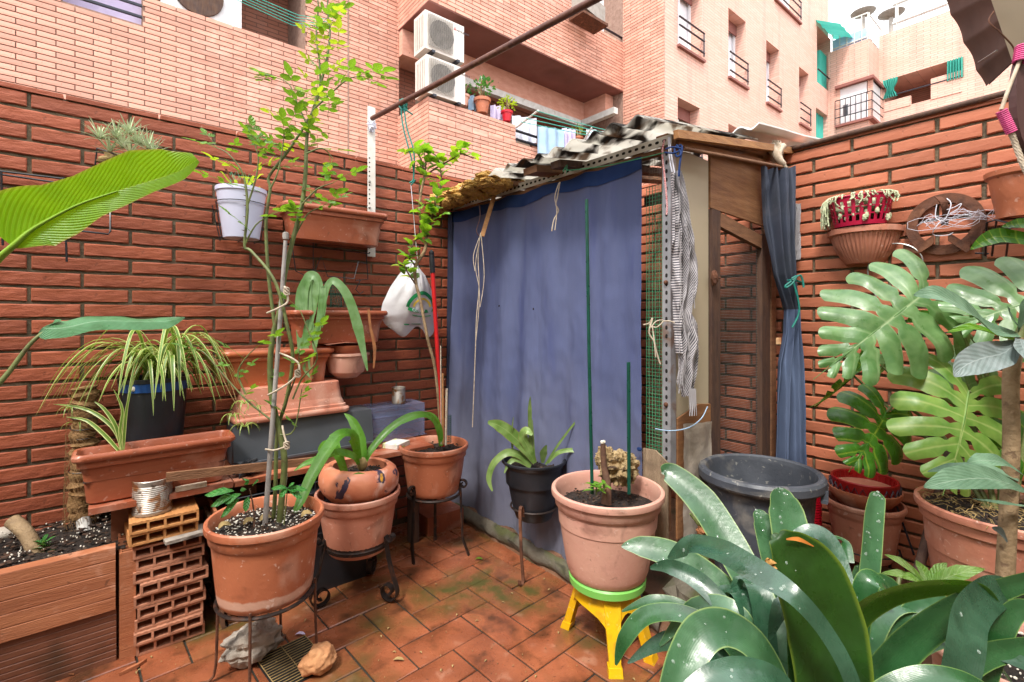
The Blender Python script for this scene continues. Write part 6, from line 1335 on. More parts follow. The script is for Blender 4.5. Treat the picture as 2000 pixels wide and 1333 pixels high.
tk = thing('woody_stump', 'sawn-off brown woody stem standing in the pinkish pot', 'stem', tuple(P(1182, 970, 1.76))); part(tk, 'stem', MB().tube(PP([(1184, 985, 1.74), (1186, 945, 1.75), (1180, 910, 1.76), (1178, 868, 1.76)]), [.02, .014, .011, .0095], 12, k=4), M['stemb'], True); part(tk, 'cut_end', MB().ball(P(1178, 864, 1.76), (.010, .010, .007), 10, 6, .3), M['perlite'])
solo('plant_stake', 'tall dark green stake standing at the left in the pinkish pot', 'stake', MB().tube(PP([(1157, 965, 1.72), (1151, 700, 1.72), (1146, 390, 1.72)]), .0062, 10), M['stake'], True)
solo('plant_stake', 'shorter dark green stake standing at the right in the pinkish pot', 'stake', MB().tube(PP([(1229, 965, 1.76), (1228, 708, 1.76)]), .0068, 10), M['stake'], True)
tuftplant('seedling', 'small light green seedling by the left green stake', P(1165, 962, 1.7), 9, .05, .018, 'lime', 8, .03, up=.3)
tuftplant('seedling', 'tiny light green sprout right of the left green stake', P(1180, 955, 1.68), 5, .035, .014, 'lime', 9, .02, up=.3)
# ================================================================ SPIDER PLANT
c6 = V((PY(302, 740, 2.44).x, 2.44, .555))
p6 = thing('tall_pot', 'tall black pot with a blue label, behind the window box, holding the spider plant', 'plant pot', tuple(c6)); part(p6, 'pot_body', MB().lathe([(0, 0), (.088, 0), (.112, .385), (.118, .385), (.118, .40), (.11, .40), (.105, .36), (0, .36)], c6, 44), M['black'], 40)
part(p6, 'label_band', MB().lathe([(.1135, .350), (.1155, .384)], c6, 44), mat('blue_label', '#1c4c90', .4, '#183c70')); part(p6, 'label_dot', MB().ball(c6+V((-.07, -.092, .367)), (.009, .003, .009), 10, 8), M['white'])
sp = thing('spider_plant', 'bushy spider plant with green and cream striped blades spilling from the tall black pot', 'plant', tuple(c6+V((0, 0, .4)))); r = random.Random(31); cc = c6+V((.03, -.02, .40))
for k in range(96):
    a = k*2.4+r.uniform(-.3, .3); L = r.uniform(.19, .36); e = r.uniform(.35, 1.35); base = cc+V((r.uniform(-.06, .05), r.uniform(-.05, .05), r.uniform(-.02, .03))); d = V((math.cos(a), math.sin(a)*.75, 0))
    if d.y > .35: d.y *= .4
    pts = [base, base+d*L*.22+V((0, 0, L*.38*e)), base+d*L*.5+V((0, 0, L*.46*e)), base+d*L*.76+V((0, 0, L*(.30*e-.12))), base+d*L*.95+V((0, 0, L*(.0*e-.42+.2*e)))]
    w = r.uniform(.011, .019); part(sp, 'leaf', MB().blade(pts, [w*.7, w, w, w*.75, .001], V((0, 0, 1))+d*.3, .3, 4, 4), M['spider'], True)
for pts in ([(415, 695), (450, 770), (470, 800), (490, 815)], [(200, 700), (175, 750), (160, 790), (140, 815)], [(420, 700), (455, 760), (470, 830)]):
    part(sp, 'runner', MB().tube(PP(pts, 1.85), .0011, 4, k=4), M['twig'])
for cx, cy, n, s in ((478, 790, 10, .045), (455, 815, 8, .04), (478, 835, 9, .05), (140, 800, 8, .04), (155, 830, 7, .05), (500, 800, 5, .04)):
    q = P(cx, cy, 1.84)
    for k in range(n): a = k*2.4; d = V((math.cos(a), math.sin(a), .3)); part(sp, 'plantlet_leaf', MB().blade([q, q+d*s*.5+V((0, 0, .006)), q+d*s*.9+V((0, 0, -.01)), q+d*s*1.1+V((0, 0, -.035))], [.003, .006, .004, .0008], (0, 0, 1), .3, 2, 3), M['spider'], True)
s7 = thing('spider_plant', 'few striped blades growing out of the window box in front of the black pot', 'plant', tuple(P(240, 870, 1.75)))
for pts in ([(240, 880), (225, 840), (190, 810), (150, 795), (105, 790)], [(238, 880), (228, 835), (205, 800), (185, 785)], [(242, 878), (245, 830), (250, 790), (262, 740)], [(240, 878), (236, 840), (240, 800), (222, 760)], [(232, 880), (205, 850), (170, 822), (130, 815)]):
    part(s7, 'leaf', MB().blade(PP(pts, 1.76), [.01, .014, .013, .009, .001], TOCAM+V((0, 0, .6)), .3, 4, 4), M['spider'], True)
# drooping strap plant on the wall
dp = thing('drooping_plant', 'drooping strap-leaved plant hanging over the window boxes on the left wall', 'plant', tuple(P(620, 640, 2.4)))
for pts, w, m in (([(615, 660), (630, 600), (640, 560), (655, 550), (680, 580), (700, 640), (718, 725)], [.02, .03, .032, .036, .042, .048, .006], 'agap'), ([(610, 665), (602, 600), (600, 560), (606, 540), (620, 545), (628, 580), (622, 640)], [.03, .045, .05, .05, .035, .03, .02], 'agap'), ([(600, 670), (592, 610), (588, 570), (600, 545)], [.02, .022, .02, .01], 'agap'),
                  ([(600, 660), (612, 600), (616, 560), (612, 545), (600, 550), (590, 590), (595, 700), (610, 740)], [.02, .04, .045, .04, .05, .06, .05, .01], 'agap'), ([(612, 690), (622, 640), (630, 590), (632, 560), (632, 600), (630, 640)], [.02, .03, .035, .03, .03, .003], 'agap'), ([(604, 660), (606, 690), (603, 740), (598, 765)], [.01, .035, .035, .01], 'dead'), ([(720, 605), (724, 640), (732, 680), (730, 720)], [.012, .012, .016, .006], 'dead')):
    part(dp, 'leaf', MB().blade(PP(pts, 2.30), w, TOCAM+V((0, 0, .3)), .2, 5, 5), M[m], True)
mb = MB(); cs = P(657, 600, 2.44)
for k in range(14): a0 = k*.45; mb.tube([cs+V((.028*math.cos(a0+s), .028*math.sin(a0+s), s*.13)) for s in (0, .33, .66, 1)], .001, 3); mb.tube([cs+V((.028*math.cos(a0-s), .028*math.sin(a0-s), s*.13)) for s in (0, .33, .66, 1)], .001, 3)
solo('mesh_tube', 'roll of dark green mesh behind the drooping strap plant', 'mesh', mb, M['stake'])
# air plants
tl_ = thing('air_plants', 'silvery tuft of air plants on bark, in a wire holder on the left wall', 'plant', tuple(P(235, 320, 1.86))); r = random.Random(9)
part(tl_, 'bark', MB().ball(P(235, 318, 1.88), (.06, .035, .03), 20, 14, .5, 3, 1), M['twig'], True)
mb = MB(); mb.tube([P(185, 335, 1.84), P(190, 290, 1.84), P(215, 298, 1.82), P(262, 318, 1.8), P(300, 330, 1.84)], .003, 6); mb.tube([P(300, 332, 1.84), P(303, 300, 1.86)], .003, 6); part(tl_, 'wire_holder', mb, M['wire'])
for cx, cy, n in ((195, 272, 26), (228, 270, 30), (252, 262, 26), (240, 290, 30), (268, 282, 30), (290, 292, 26), (215, 298, 22), (255, 302, 22), (300, 300, 16)):
    q = P(cx, cy, 1.80+r.uniform(-.03, .02)); mb = MB()
    for k in range(n):
        a = k*2.4; e = 1.4*(k/n)-.2; d = V((math.cos(a)*math.cos(e), math.sin(a)*math.cos(e), math.sin(e)+.25)).normalized(); L = r.uniform(.055, .10); mb.blade([q, q+d*L*.4, q+d*L*.8+V((0, 0, -.003)), q+d*L+V((0, 0, -.008))], [.006, .006, .003, .0005], (0, 0, 1), .4, 2, 2)
    part(tl_, 'rosette', mb, M['till'], True)
M['bstalk'] = mat('pale_leaf_stalk', '#8cb43c', .4, '#7ca430', 20)
# banana leaves entering from the left
bl = thing('banana_plant', 'bright backlit banana leaves reaching in from the left edge', 'plant', tuple(P(-60, 620, 1.0)))
def bleaf(nm, mid, wl, m, nr, fold, k=10, nc=14):
    part(bl, nm, MB().blade(mid, wl, nr, fold, nc, k, wav=.012, wf=5), M[m], True)
wl = [V((.085, .010, 0)), V((.076, .050, 0)), V((.056, .046, 0)), V((.050, .034, 0)), V((.056, .030, 0)), V((.062, .022, 0)), V((.046, .018, 0)), V((.014, .006, 0))]
bleaf('leaf', [P(20, 478, .93), P(70, 440, .94), P(125, 415, .95), P(180, 392, .96), P(235, 372, .97), P(290, 355, .98), P(350, 335, .99), P(386, 312, .995)], wl, 'banana', TOCAM*1+V((0, 0, -.35)), .12)
part(bl, 'leaf_left', MB().blade([P(100, 428, .945), P(40, 420, .93), P(-30, 425, .92), P(-90, 440, .91)], [V((.05, .05, 0)), V((.035, .075, 0)), V((.03, .08, 0)), V((.02, .06, 0))], TOCAM+V((0, 0, -.3)), .1, 8, 6), M['banana'], True) if 0 else None
bleaf('leaf', [P(84, 640, 1.12), P(95, 642, 1.12), P(130, 640, 1.14), P(190, 628, 1.18), P(260, 628, 1.24), P(320, 628, 1.3), P(362, 620, 1.33)], [V((.02, .005, 0)), V((.05, .03, 0)), V((.055, .03, 0)), V((.05, .03, 0)), V((.05, .034, 0)), V((.036, .03, 0)), V((.001, .001, 0))], 'bananad', V((0, 0, 1))+TOCAM*.9, -.25)
part(bl, 'leaf_stalk', MB().tube(PP([(92, 645, 1.12), (60, 672, 1.1), (20, 725, 1.08), (-30, 790, 1.05), (-60, 900, 1.0)]), [.0035, .0065], 8, k=4), M['stemg'], True)
part(bl, 'leaf_stalk', MB().tube(PP([(230, 374, .968), (150, 402, .953), (70, 445, .938), (30, 478, .93), (-20, 530, .93), (-60, 640, .93)]), [.0015, .003, .006, .0085], 8, k=4), M['bstalk'], True)
# ================================================================ BUCKET, STACKED POTS, CAN (right, on the slab)
cb = P(1484, 1100, 1.86); cb.z = .10
bk = thing('rubber_bucket', 'big dusty black builder\'s bucket standing in front of the mesh door', 'bucket', tuple(cb))
pr = [(0, 0), (.14, 0), (.148, .01), (.182, .40), (.186, .46), (.197, .462), (.199, .472), (.214, .474), (.219, .482), (.219, .506), (.212, .516), (.199, .518), (.191, .512)]
for k in range(5): pr += [(.188-.0015*k, .50-.022*k), (.1868-.0015*k, .494-.022*k)]
pr += [(.145, .05), (0, .045)]
part(bk, 'bucket_body', MB().lathe(pr, cb, 72), M['bucket'], 30)
mb = MB(); d = V((.30, -.954, 0)); q = cb+d*.209+V((0, 0, .45)); sd_ = V((-d.y, d.x, 0))
mb.box(q+V((0, 0, .0)), (.12, .02, .012), Matrix((sd_, d, V((0, 0, 1)))).transposed())
for s in (-1, 0, 1): mb.box(q+sd_*s*.05+V((0, 0, .018)), (.005, .024, .04), Matrix((sd_, d, V((0, 0, 1)))).transposed())
part(bk, 'handle', mb, M['bucket'])
ct = can('red_can', 'slim red ribbed can with pale dots between the bucket and the right wall', P(1583, 1035, 2.2), .045, .17, 'red', 12)
ct.location.z = ct.location.z
q = P(1688, 1110, 2.08); q.z = .11
sp1 = thing('plant_pot', 'weathered terracotta pot on a low wire stand against the right-hand wall', 'plant pot', tuple(q+V((0, 0, .1)))); part(sp1, 'pot_body', MB().lathe(potprof(.145, .235, .10, .024), q+V((0, 0, .07)), 48), M['tc2'], 40)
sp2_ = solo('plant_pot', 'plain terracotta pot nested inside the weathered pot by the right wall', 'plant pot', MB().lathe([(.1, 0), (.122, .03), (.132, .05), (.132, .062), (.12, .062), (.11, .03), (0, .02)], q+V((0, 0, .295)), 48), M['tc1'], 40)
gb = thing('glazed_bowl', 'red glazed clay bowl with a dark zigzag, on top of the nested pots', 'bowl', tuple(q+V((0, 0, .34)))); gc = q+V((0, 0, .335))
part(gb, 'bowl_body', MB().lathe([(0, 0), (.108, 0), (.118, .01), (.122, .062), (.118, .066), (.112, .062), (.108, .03), (0, .0275)], gc, 48), M['teracu'], 40); part(gb, 'inner_glaze', MB().lathe([(.107, .031), (0, .030)], gc, 48), M['tc2'], True)
mb = MB(); n = 28
mb.tube([gc+V(((.1215+.003)*math.cos(6.283*k/(2*n)), (.1215+.003)*math.sin(6.283*k/(2*n)), .018 if k % 2 else .048)) for k in range(2*n)], .0028, 5, closed=True); part(gb, 'zigzag_line', mb, mat('slate_glaze', '#4c3c48', .4))
mb = MB()
for k in range(26): a = 6.283*k/26; mb.tube([gc+V((.110*math.cos(a), .110*math.sin(a), .058)), gc+V((.106*math.cos(a), .106*math.sin(a), .034-.006*(k % 3)))], .0035, 5)
part(gb, 'glaze_drips', mb, M['teracu'], kind='stuff')
st5 = ringstand('plant_stand', 'thin black wire stand under the nested pots at the right wall', q, .12, .22, 0, .003, 'wire')
for a in (20, 110, 200, 290): d = V((math.cos(rad(a)), math.sin(rad(a)), 0)); part(st5, 'leg', MB().tube([q+d*.12+V((0, 0, .12)), q+d*.15+V((0, 0, 0))], .003, 5), M['wire'])
solo('leaning_pole', 'dark wooden pole leaning between the nested pots and the big right pot', 'pole', MB().tube([P(1787, 1140, 1.62), P(1820, 1020, 1.66), P(1862, 860, 1.72)], [.015, .0145], 10), M['woodd'], True)
solo('leaning_rod', 'thin dark iron rod leaning on the right wall above the slab', 'rod', MB().tube([P(1786, 1085, 1.95), P(1752, 990, 2.0)], .004, 6), M['wire'], True)
# wall pot, basket, trailing succulent
w0 = PX(1674, 512, 2.52); wp = thing('wall_pot', 'fluted terracotta half pot hung high on the right-hand wall', 'plant pot', tuple(w0)); cw = V((2.645-.01, w0.y, w0.z))
def halfl(prof, c, n=60, flute=None, r0=90):
    mb = MB(); m = len(prof)
    for k, (r_, z) in enumerate(prof):
        for j in range(n+1): a = rad(r0)+math.pi*j/n; q_ = r_*(flute(a, k/(m-1)) if flute else 1); mb.v.append(c+V((q_*math.cos(a), q_*math.sin(a), z)))
    for k in range(m-1):
        for j in range(n): a = k*(n+1)+j; mb.f.append((a, a+1, a+n+2, a+n+1))
    return mb
part(wp, 'pot_body', halfl([(0, 0), (.07, 0), (.092, .03), (.115, .075), (.130, .125), (.132, .128), (.142, .13), (.143, .152), (.136, .155), (.13, .14), (0, .12)], cw, 96, lambda a, s: 1+(.018*math.cos(a*44) if .12 < s < .48 else 0)), M['tc2'], 25)
bk2 = thing('basket', 'crimson plastic basket with oval holes sitting on the fluted wall pot', 'basket', tuple(cw+V((0, 0, .16)))); bc_ = cw+V((-.075, 0, .158))
mb = MB(); nA, nZ = 96, 4; i0 = 0; H = .125
def bp_(a, s): r_ = .088+.026*s; return bc_+V((r_*math.cos(a)*.85, r_*math.sin(a)*1.08, H*s))
rows = [0, .09, .14, .34, .39, .59, .64, .84, .90, 1]
for j in range(len(rows)):
    for i in range(nA): mb.v.append(bp_(2*math.pi*i/nA, rows[j]))
for j in range(len(rows)-1):
    hole = j in (1+0, 3, 5, 7) if 0 else j in (2-0, 4, 6) or j == 1 and 0
    hole = j in (2, 4, 6)
    for i in range(nA):
        if hole and i % 4 in (1, 2): continue
        if j in (1, 3, 5, 7) and 0: continue
        a, b = j*nA+i, j*nA+(i+1) % nA; mb.f.append((a, b, b+nA, a+nA))
mb.tube([bp_(2*math.pi*i/32, 1) for i in range(32)], .004, 6, closed=True)
o = part(bk2, 'basket_shell', mb, M['basket']); md = o.modifiers.new('t', 'SOLIDIFY'); md.thickness = .0022
part(bk2, 'base', MB().lathe([(0, 0), (.088, 0)], bc_, 32, sx=.85, sy=1.08), M['basket'])
ls = thing('trailing_succulent', 'whitish trailing succulent spilling over the crimson basket', 'plant', tuple(bc_+V((0, 0, .1)))); r = random.Random(17)
hp_ = MB(); hp_.ball(bc_+V((0, 0, .085)), (.085, .105, .04), 20, 12, .5, 4, 2); part(ls, 'tangle', hp_, M['lace'], True)
for k in range(64):
    a = r.uniform(1.5, 4.9) if k % 3 else r.uniform(.9, 2.2); top = bp_(a, 1.03)
    big = (a < 2.3); L = r.uniform(.06, .13) if big else r.uniform(.01, .045); o_ = (top-bc_); o_.z = 0; o_.normalize()
    pts = [bc_+V((0, 0, .12))+o_*.05, top+V((0, 0, .006)), top+o_*.012+V((r.uniform(-.01, .01), r.uniform(-.01, .01), -L*.5)), top+o_*.012+V((r.uniform(-.012, .012), r.uniform(-.012, .012), -L))]
    m_ = spline(pts, 5); mb = MB(); i0 = 0
    mb.tube(m_, [.0034 if i % 2 else .0022 for i in range(len(m_))], 6); part(ls, 'stem', mb, M['lace'])
for k in range(40): a = r.random()*6.28; q_ = bp_(a, r.uniform(.2, .85)); q_ = bc_+(q_-bc_)*.9; q_.z = bp_(a, 0).z+H*r.uniform(.2, .9); part(ls, 'strand', MB().ball(q_, (.009, .009, .014), 8, 6, .4, 3, k), M['lace'])
# iron ornament with horseshoes, white wire, racks
q = PX(1845, 438, 2.62)
io = thing('iron_ornament', 'rusty iron wheel rim with horseshoe arms and a hook hung on the right wall', 'ornament', tuple(q))
ringp = [q+V((0, .108*math.cos(a), .108*math.sin(a))) for a in [i*math.pi/20 for i in range(40)]]
part(io, 'rim', MB().lathe([(.086, 0), (.124, 0), (.124, .007), (.086, .007), (.086, 0)], q+V((-.004, 0, 0)), 48, Matrix.Rotation(rad(90), 3, 'Y')), M['rust'], 30)
part(io, 'arm', strap(MB(), [PX(1795, 488, 2.6), PX(1822, 470, 2.59), PX(1825, 465, 2.59)], .036, (0, 0, 1), .008), M['rust']); part(io, 'arm', strap(MB(), [PX(1852, 462, 2.59), PX(1888, 485, 2.6), PX(1895, 480, 2.6)], .036, (0, 0, 1), .008), M['rust'])
part(io, 'arm', strap(MB(), [PX(1795, 488, 2.6), PX(1765, 484, 2.61)], .028, (0, 0, 1), .006), M['rust'])
part(io, 'hook', strap(MB(), spline([PX(1832, 385, 2.53), PX(1842, 395, 2.52), PX(1848, 415, 2.54), PX(1845, 440, 2.6)], 4), .028, RT, .004), M['rust'])
mb = MB(); r = random.Random(3)
for k in range(6):
    w_, h_ = r.uniform(.06, .13), r.uniform(.008, .02); o_ = r.uniform(-.02, .05); mb.tube([PX(1860+o_*500, 428+r.uniform(-8, 8), 2.53+.008*k)+V((0, -w_*math.cos(a)*(1+.1*r.random()), h_*math.sin(a)+.01*math.cos(a*2+k))) for a in [i*math.pi/8 for i in range(16)]], .0010, 5, closed=True)
mb.tube([PX(1830, 400, 2.5), PX(1828, 425, 2.5), PX(1845, 430, 2.5), PX(1858, 400, 2.5), PX(1850, 388, 2.52)], .0018, 5, k=5); mb.tube([PX(1838, 432, 2.5), PX(1824, 450, 2.5), PX(1825, 460, 2.55), PX(1850, 460, 2.55), PX(1862, 455, 2.55)], .0018, 5, k=5); mb.tube([PX(1850, 410, 2.5), PX(1865, 405, 2.5), PX(1878, 398, 2.5), PX(1872, 408, 2.5), PX(1855, 418, 2.5)], .0016, 5, k=5)
solo('wire_coil', 'tangled coil of white wire hooked on the rusty iron ornament', 'wire', mb, M['linew'], True)
wirething('black wire pot bracket on the right wall under the hanging terracotta pot', [[PX(1925, 500, 2.6), PX(1928, 435, 2.5), PX(1945, 430, 2.45), PX(2010, 445, 2.45)], [PX(1938, 500, 2.6), PX(1947, 430, 2.45)], [PX(1965, 505, 2.55), PX(1973, 445, 2.42)], [PX(1944, 430, 2.5), PX(2020, 425, 2.4)], [PX(1905, 495, 2.6), PX(1932, 496, 2.6)]], .0035)
wirething('long black wire shelf bracket low on the right wall behind the monstera', [[PX(1790, 655, 2.62), PX(1880, 648, 2.58), PX(1960, 640, 2.55)], [PX(1803, 615, 2.6), PX(1800, 650, 2.6), PX(1795, 682, 2.59), PX(1802, 686, 2.59), PX(1806, 665, 2.6)], [PX(1878, 560, 2.6), PX(1882, 665, 2.6)]], .0035)
solo('wire_hoop', 'thin grey wire hoop on the right wall above the monstera leaf', 'hoop', MB().tube([PX(1716, 590, 2.6), PX(1696, 540, 2.6), PX(1703, 500, 2.6), PX(1735, 478, 2.6), PX(1775, 480, 2.6), PX(1800, 500, 2.6), PX(1803, 530, 2.6)], .003, 6, k=5), M['wiresil'], True)
hq = P(1995, 425, 1.72); hg = thing('hanging_pot', 'terracotta pot hanging at the right edge above the wire bracket', 'plant pot', tuple(hq)); part(hg, 'pot_body', MB().lathe([(0, 0), (.062, 0), (.072, .06), (.073, .062), (.085, .14), (.095, .148), (.097, .165), (.088, .168), (.082, .15), (0, .14)], hq, 44), M['tc1'], 40)
# macrame hanger with dark disc
mc = thing('macrame_hanger', 'dark plum wooden disc hung in braided rope bound with pink thread, at the right edge', 'hanger', tuple(P(1990, 300, 1.0)))
dc = P(2008, 200, 1.0); Rt = Matrix.Rotation(rad(90), 3, 'X') @ Matrix.Identity(3); U_ = (RT+FW*.35).normalized(); poly = [(.066*math.cos(a), .115*math.sin(a)) for a in [i*math.pi/16 for i in range(32)]]
part(mc, 'disc', MB().prism(poly, dc, U_, (0, 0, 1), .012), M['purple'])
part(mc, 'rope', MB().tube(PP([(2000, 95, .98), (1990, 125, .97), (1972, 170, .96), (1956, 215, .96)]), .0035, 8, k=4), M['rope'], True)
mb = MB(); a, b = P(1957, 218, .96), P(1976, 258, .96); 
for k in range(13): q_ = a.lerp(b, k/12); T_ = (b-a).normalized(); N_ = T_.cross(FW).normalized(); B_ = T_.cross(N_); mb.tube([q_+N_*.0078*math.cos(t)+B_*.0078*math.sin(t) for t in [i*math.pi/5 for i in range(10)]], .0019, 5, closed=True)
part(mc, 'pink_binding', mb, M['pink']); mb = MB(); a, b = P(1999, 92, .97), P(1994, 120, .97)
for k in range(8): q_ = a.lerp(b, k/7); T_ = (b-a).normalized(); N_ = T_.cross(FW).normalized(); B_ = T_.cross(N_); mb.tube([q_+N_*.011*math.cos(t)+B_*.011*math.sin(t) for t in [i*math.pi/5 for i in range(10)]], .0022, 5, closed=True)
part(mc, 'pink_binding', mb, M['pink'])
for s in (0, 2.1, 4.2):
    pts = []; ps = spline(PP([(1975, 258, .96), (1985, 285, .96), (1998, 320, .955), (2010, 345, .95)]), 10)
    for i, p_ in enumerate(ps): pts.append(p_+V((.0032*math.cos(i*.9+s), .0032*math.sin(i*.9+s), .0032*math.sin(i*.9+s))))
    part(mc, 'braid', MB().tube(pts, .0032, 6), M['rope'], True)
# ================================================================ MONSTERA
def mleaf(par, J, Tp, width, nrm, m, n=7, split=.36, droop=.25, cup=.25, seed=0, gapw=.8, holes=True, name='leaf'):
    J, Tp = V(J), V(Tp); Lv = Tp-J; L = Lv.length; v = Lv.normalized(); nn = V(nrm); u = v.cross(nn).normalized(); nn = u.cross(v); r_ = random.Random(seed); mb = MB()
    nb = n+1; Wd = width/2
    def bnd(b, r):
        s = b/n; v0 = .0+.80*s**1.15; th = rad(158-142*s**.85); ln = (Wd*(.72+.45*math.sin(math.pi*min(1, s*1.02+.12))) if s < .99 else L*.14); ln *= 1-.42*s
        th2 = th-.28*r*(1-s); return (abs(math.sin(th2))*ln*r, v0*L+math.cos(th2)*ln*r+.0)
    for side in (-1, 1):
        for j in range(n):
            gj = r_.uniform(.8, 1.25); lj = r_.uniform(.9, 1.08); hole = holes and r_.random() < .85; hr = r_.uniform(.16, .26); spl = split*r_.uniform(.85, 1.2); cv = r_.uniform(-.15, .15)
            def fn(a, r, j=j, gj=gj, lj=lj, side=side, hole=hole, hr=hr, spl=spl, cv=cv):
                g = 0
                if j < n-1 or 1:
                    if r > spl: g = gapw*gj*(((r-spl)/(1-spl))**.5)*.5*(1-.25*r)
                    if hole: g += .42*math.exp(-((r-hr)/.06)**2)
                ph = .5+(a-.5)*(1-min(.8, g)); tip = 1-.13*abs(2*a-1)**2.4*max(0, (r-.6)*2.5) ; rr_ = r*lj*tip
                x0, y0 = bnd(j, rr_); x1, y1 = bnd(j+1, rr_); x, y = x0+(x1-x0)*ph, y0+(y1-y0)*ph
                z = .012*L*math.sin(y/L*17+x*30)*r-droop*L*((y/L)**2)*.5-droop*1.1*(x*x)/Wd-.05*Wd*math.sin(a*math.pi)*-1*r+.02*L*noise.noise(V((x*9, y*9, seed)))-.25*x*max(0, r-.7)*droop*3+cv*.1*Wd*r*r
                return J+v*y+u*x*side+nn*z
            mb.grid(8, 22, fn, uvf=lambda a, r, j=j, side=side: (.5+side*.5*r*.98, (j+a)/n), flip=side > 0)
    mb.tube([J+v*L*t-nn*(droop*L*t*t*.5+.001) for t in (0, .25, .5, .75, .92)], [.0035, .001], 6)
    return part(par, name, mb, M[m], True)
mo = thing('monstera', 'large monstera with split and holed leaves against the right-hand wall', 'monstera', tuple(P(1900, 1000, 1.75))); CU = TOCAM+V((0, 0, .55))
mleaf(mo, P(1812, 568, 1.62), P(1592, 742, 1.50), .42, CU, 'mons', 8, .38, .3, seed=3)
mleaf(mo, P(2060, 575, 1.45), P(1850, 640, 1.50), .40, CU+V((0, 0, .2)), 'mons', 6, .42, .15, seed=5)
mleaf(mo, P(1893, 765, 1.55), P(1868, 985, 1.42), .40, CU, 'monsy', 7, .45, .35, seed=8)
mleaf(mo, P(1732, 806, 1.72), P(1670, 930, 1.62), .30, TOCAM+V((.1, 0, .45)), 'monsd', 6, .4, .35, seed=12, gapw=.65)
mleaf(mo, P(1668, 735, 1.95), P(1590, 815, 1.90), .16, V((.6, -.5, .3)), 'monsd', 5, .4, .3, seed=15)
mleaf(mo, P(1745, 690, 1.9), P(1700, 775, 1.9), .18, V((.4, -.6, .2)), 'mons', 5, .4, .3, seed=18)
mleaf(mo, P(1905, 690, 1.75), P(1790, 760, 1.8), .22, V((-.3, -.5, 1)), 'mons', 5, .4, .3, seed=19)
mleaf(mo, P(2060, 860, 1.5), P(1940, 900, 1.5), .26, CU, 'monsd', 5, .5, .3, seed=22)
for pts, w, m in (([(2030, 475, 1.45), (1960, 462, 1.46), (1925, 470, 1.47), (1896, 488, 1.48)], [.05, .055, .04, .002], 'monsd'), ([(2040, 440, 1.44), (1990, 438, 1.45), (1956, 444, 1.46)], [.05, .035, .002], 'monsd'), ([(1870, 640, 1.7), (1835, 625, 1.68), (1800, 620, 1.68), (1770, 630, 1.68)], [.02, .05, .05, .004], 'monsd'), ([(1900, 760, 1.7), (1880, 700, 1.7), (1875, 660, 1.7), (1890, 620, 1.7)], [.03, .06, .05, .004], 'mons'), ([(1700, 640, 1.9), (1690, 700, 1.88), (1660, 735, 1.86)], [.02, .05, .004], 'monsd')):
    part(mo, 'leaf', MB().blade(PP(pts), w, CU, .2, 6, 6), M[m], True)
for pts in ([(1812, 568), (1850, 600, 1.6), (1900, 700, 1.6), (1950, 850, 1.6), (1960, 990, 1.55)], [(1893, 765, 1.55), (1920, 800, 1.58), (1950, 880, 1.6), (1955, 1000, 1.55)], [(1732, 806, 1.72), (1760, 790, 1.75), (1830, 840, 1.75), (1900, 930, 1.65), (1940, 1005, 1.55)], [(1722, 715, 1.85), (1760, 745, 1.8), (1820, 765, 1.7), (1900, 830, 1.65), (1945, 1000, 1.55)], [(2060, 575, 1.45), (2030, 700, 1.5), (1980, 1000, 1.5)], [(1870, 640, 1.7), (1920, 700, 1.65), (1975, 1000, 1.55)], [(1668, 735, 1.95), (1740, 800, 1.85), (1860, 900, 1.7), (1935, 1005, 1.55)]):
    part(mo, 'leaf_stalk', MB().tube(PP(pts, 1.6), [.0045, .008], 8, k=4), M['stemg'], True)
part(mo, 'aerial_root', MB().tube(PP([(1850, 1010, 1.75), (1838, 1060, 1.75), (1822, 1110, 1.72), (1816, 1130, 1.7)]), [.007, .004], 6, k=4), M['stemp'], True)
c7 = P(1958, 1140, 1.52); c7.z = .235
p7 = pot('large_pot', 'large terracotta pot at the right edge, with straw on its soil, holding the monstera', c7, .215, .37, .15, 'tc2', soilz=.03, grit=120, gm='crumb', seed=20)
solo('pot_block', 'concrete block raising the large right-edge pot', 'block', MB().bbox((c7.x-.14, c7.y-.14, .095), (c7.x+.14, c7.y+.14, .234)), M['conc'])
mb = MB(); r = random.Random(13)
for k in range(240):
    a = r.random()*6.28; q_ = .19*math.sqrt(r.random()); p_ = c7+V((q_*math.cos(a), q_*math.sin(a), .355+r.uniform(0, .012))); b = r.random()*6.28; L = r.uniform(.02, .05); d = V((math.cos(b), math.sin(b), r.uniform(-.1, .15)))
    mb.tube([p_, p_+d*L*.5+V((0, 0, .006)), p_+d*L], .0012, 3)
solo('straw_mulch', 'tangle of dry straw on the soil of the large right-edge pot', 'straw', mb, M['twig'], kind='stuff')
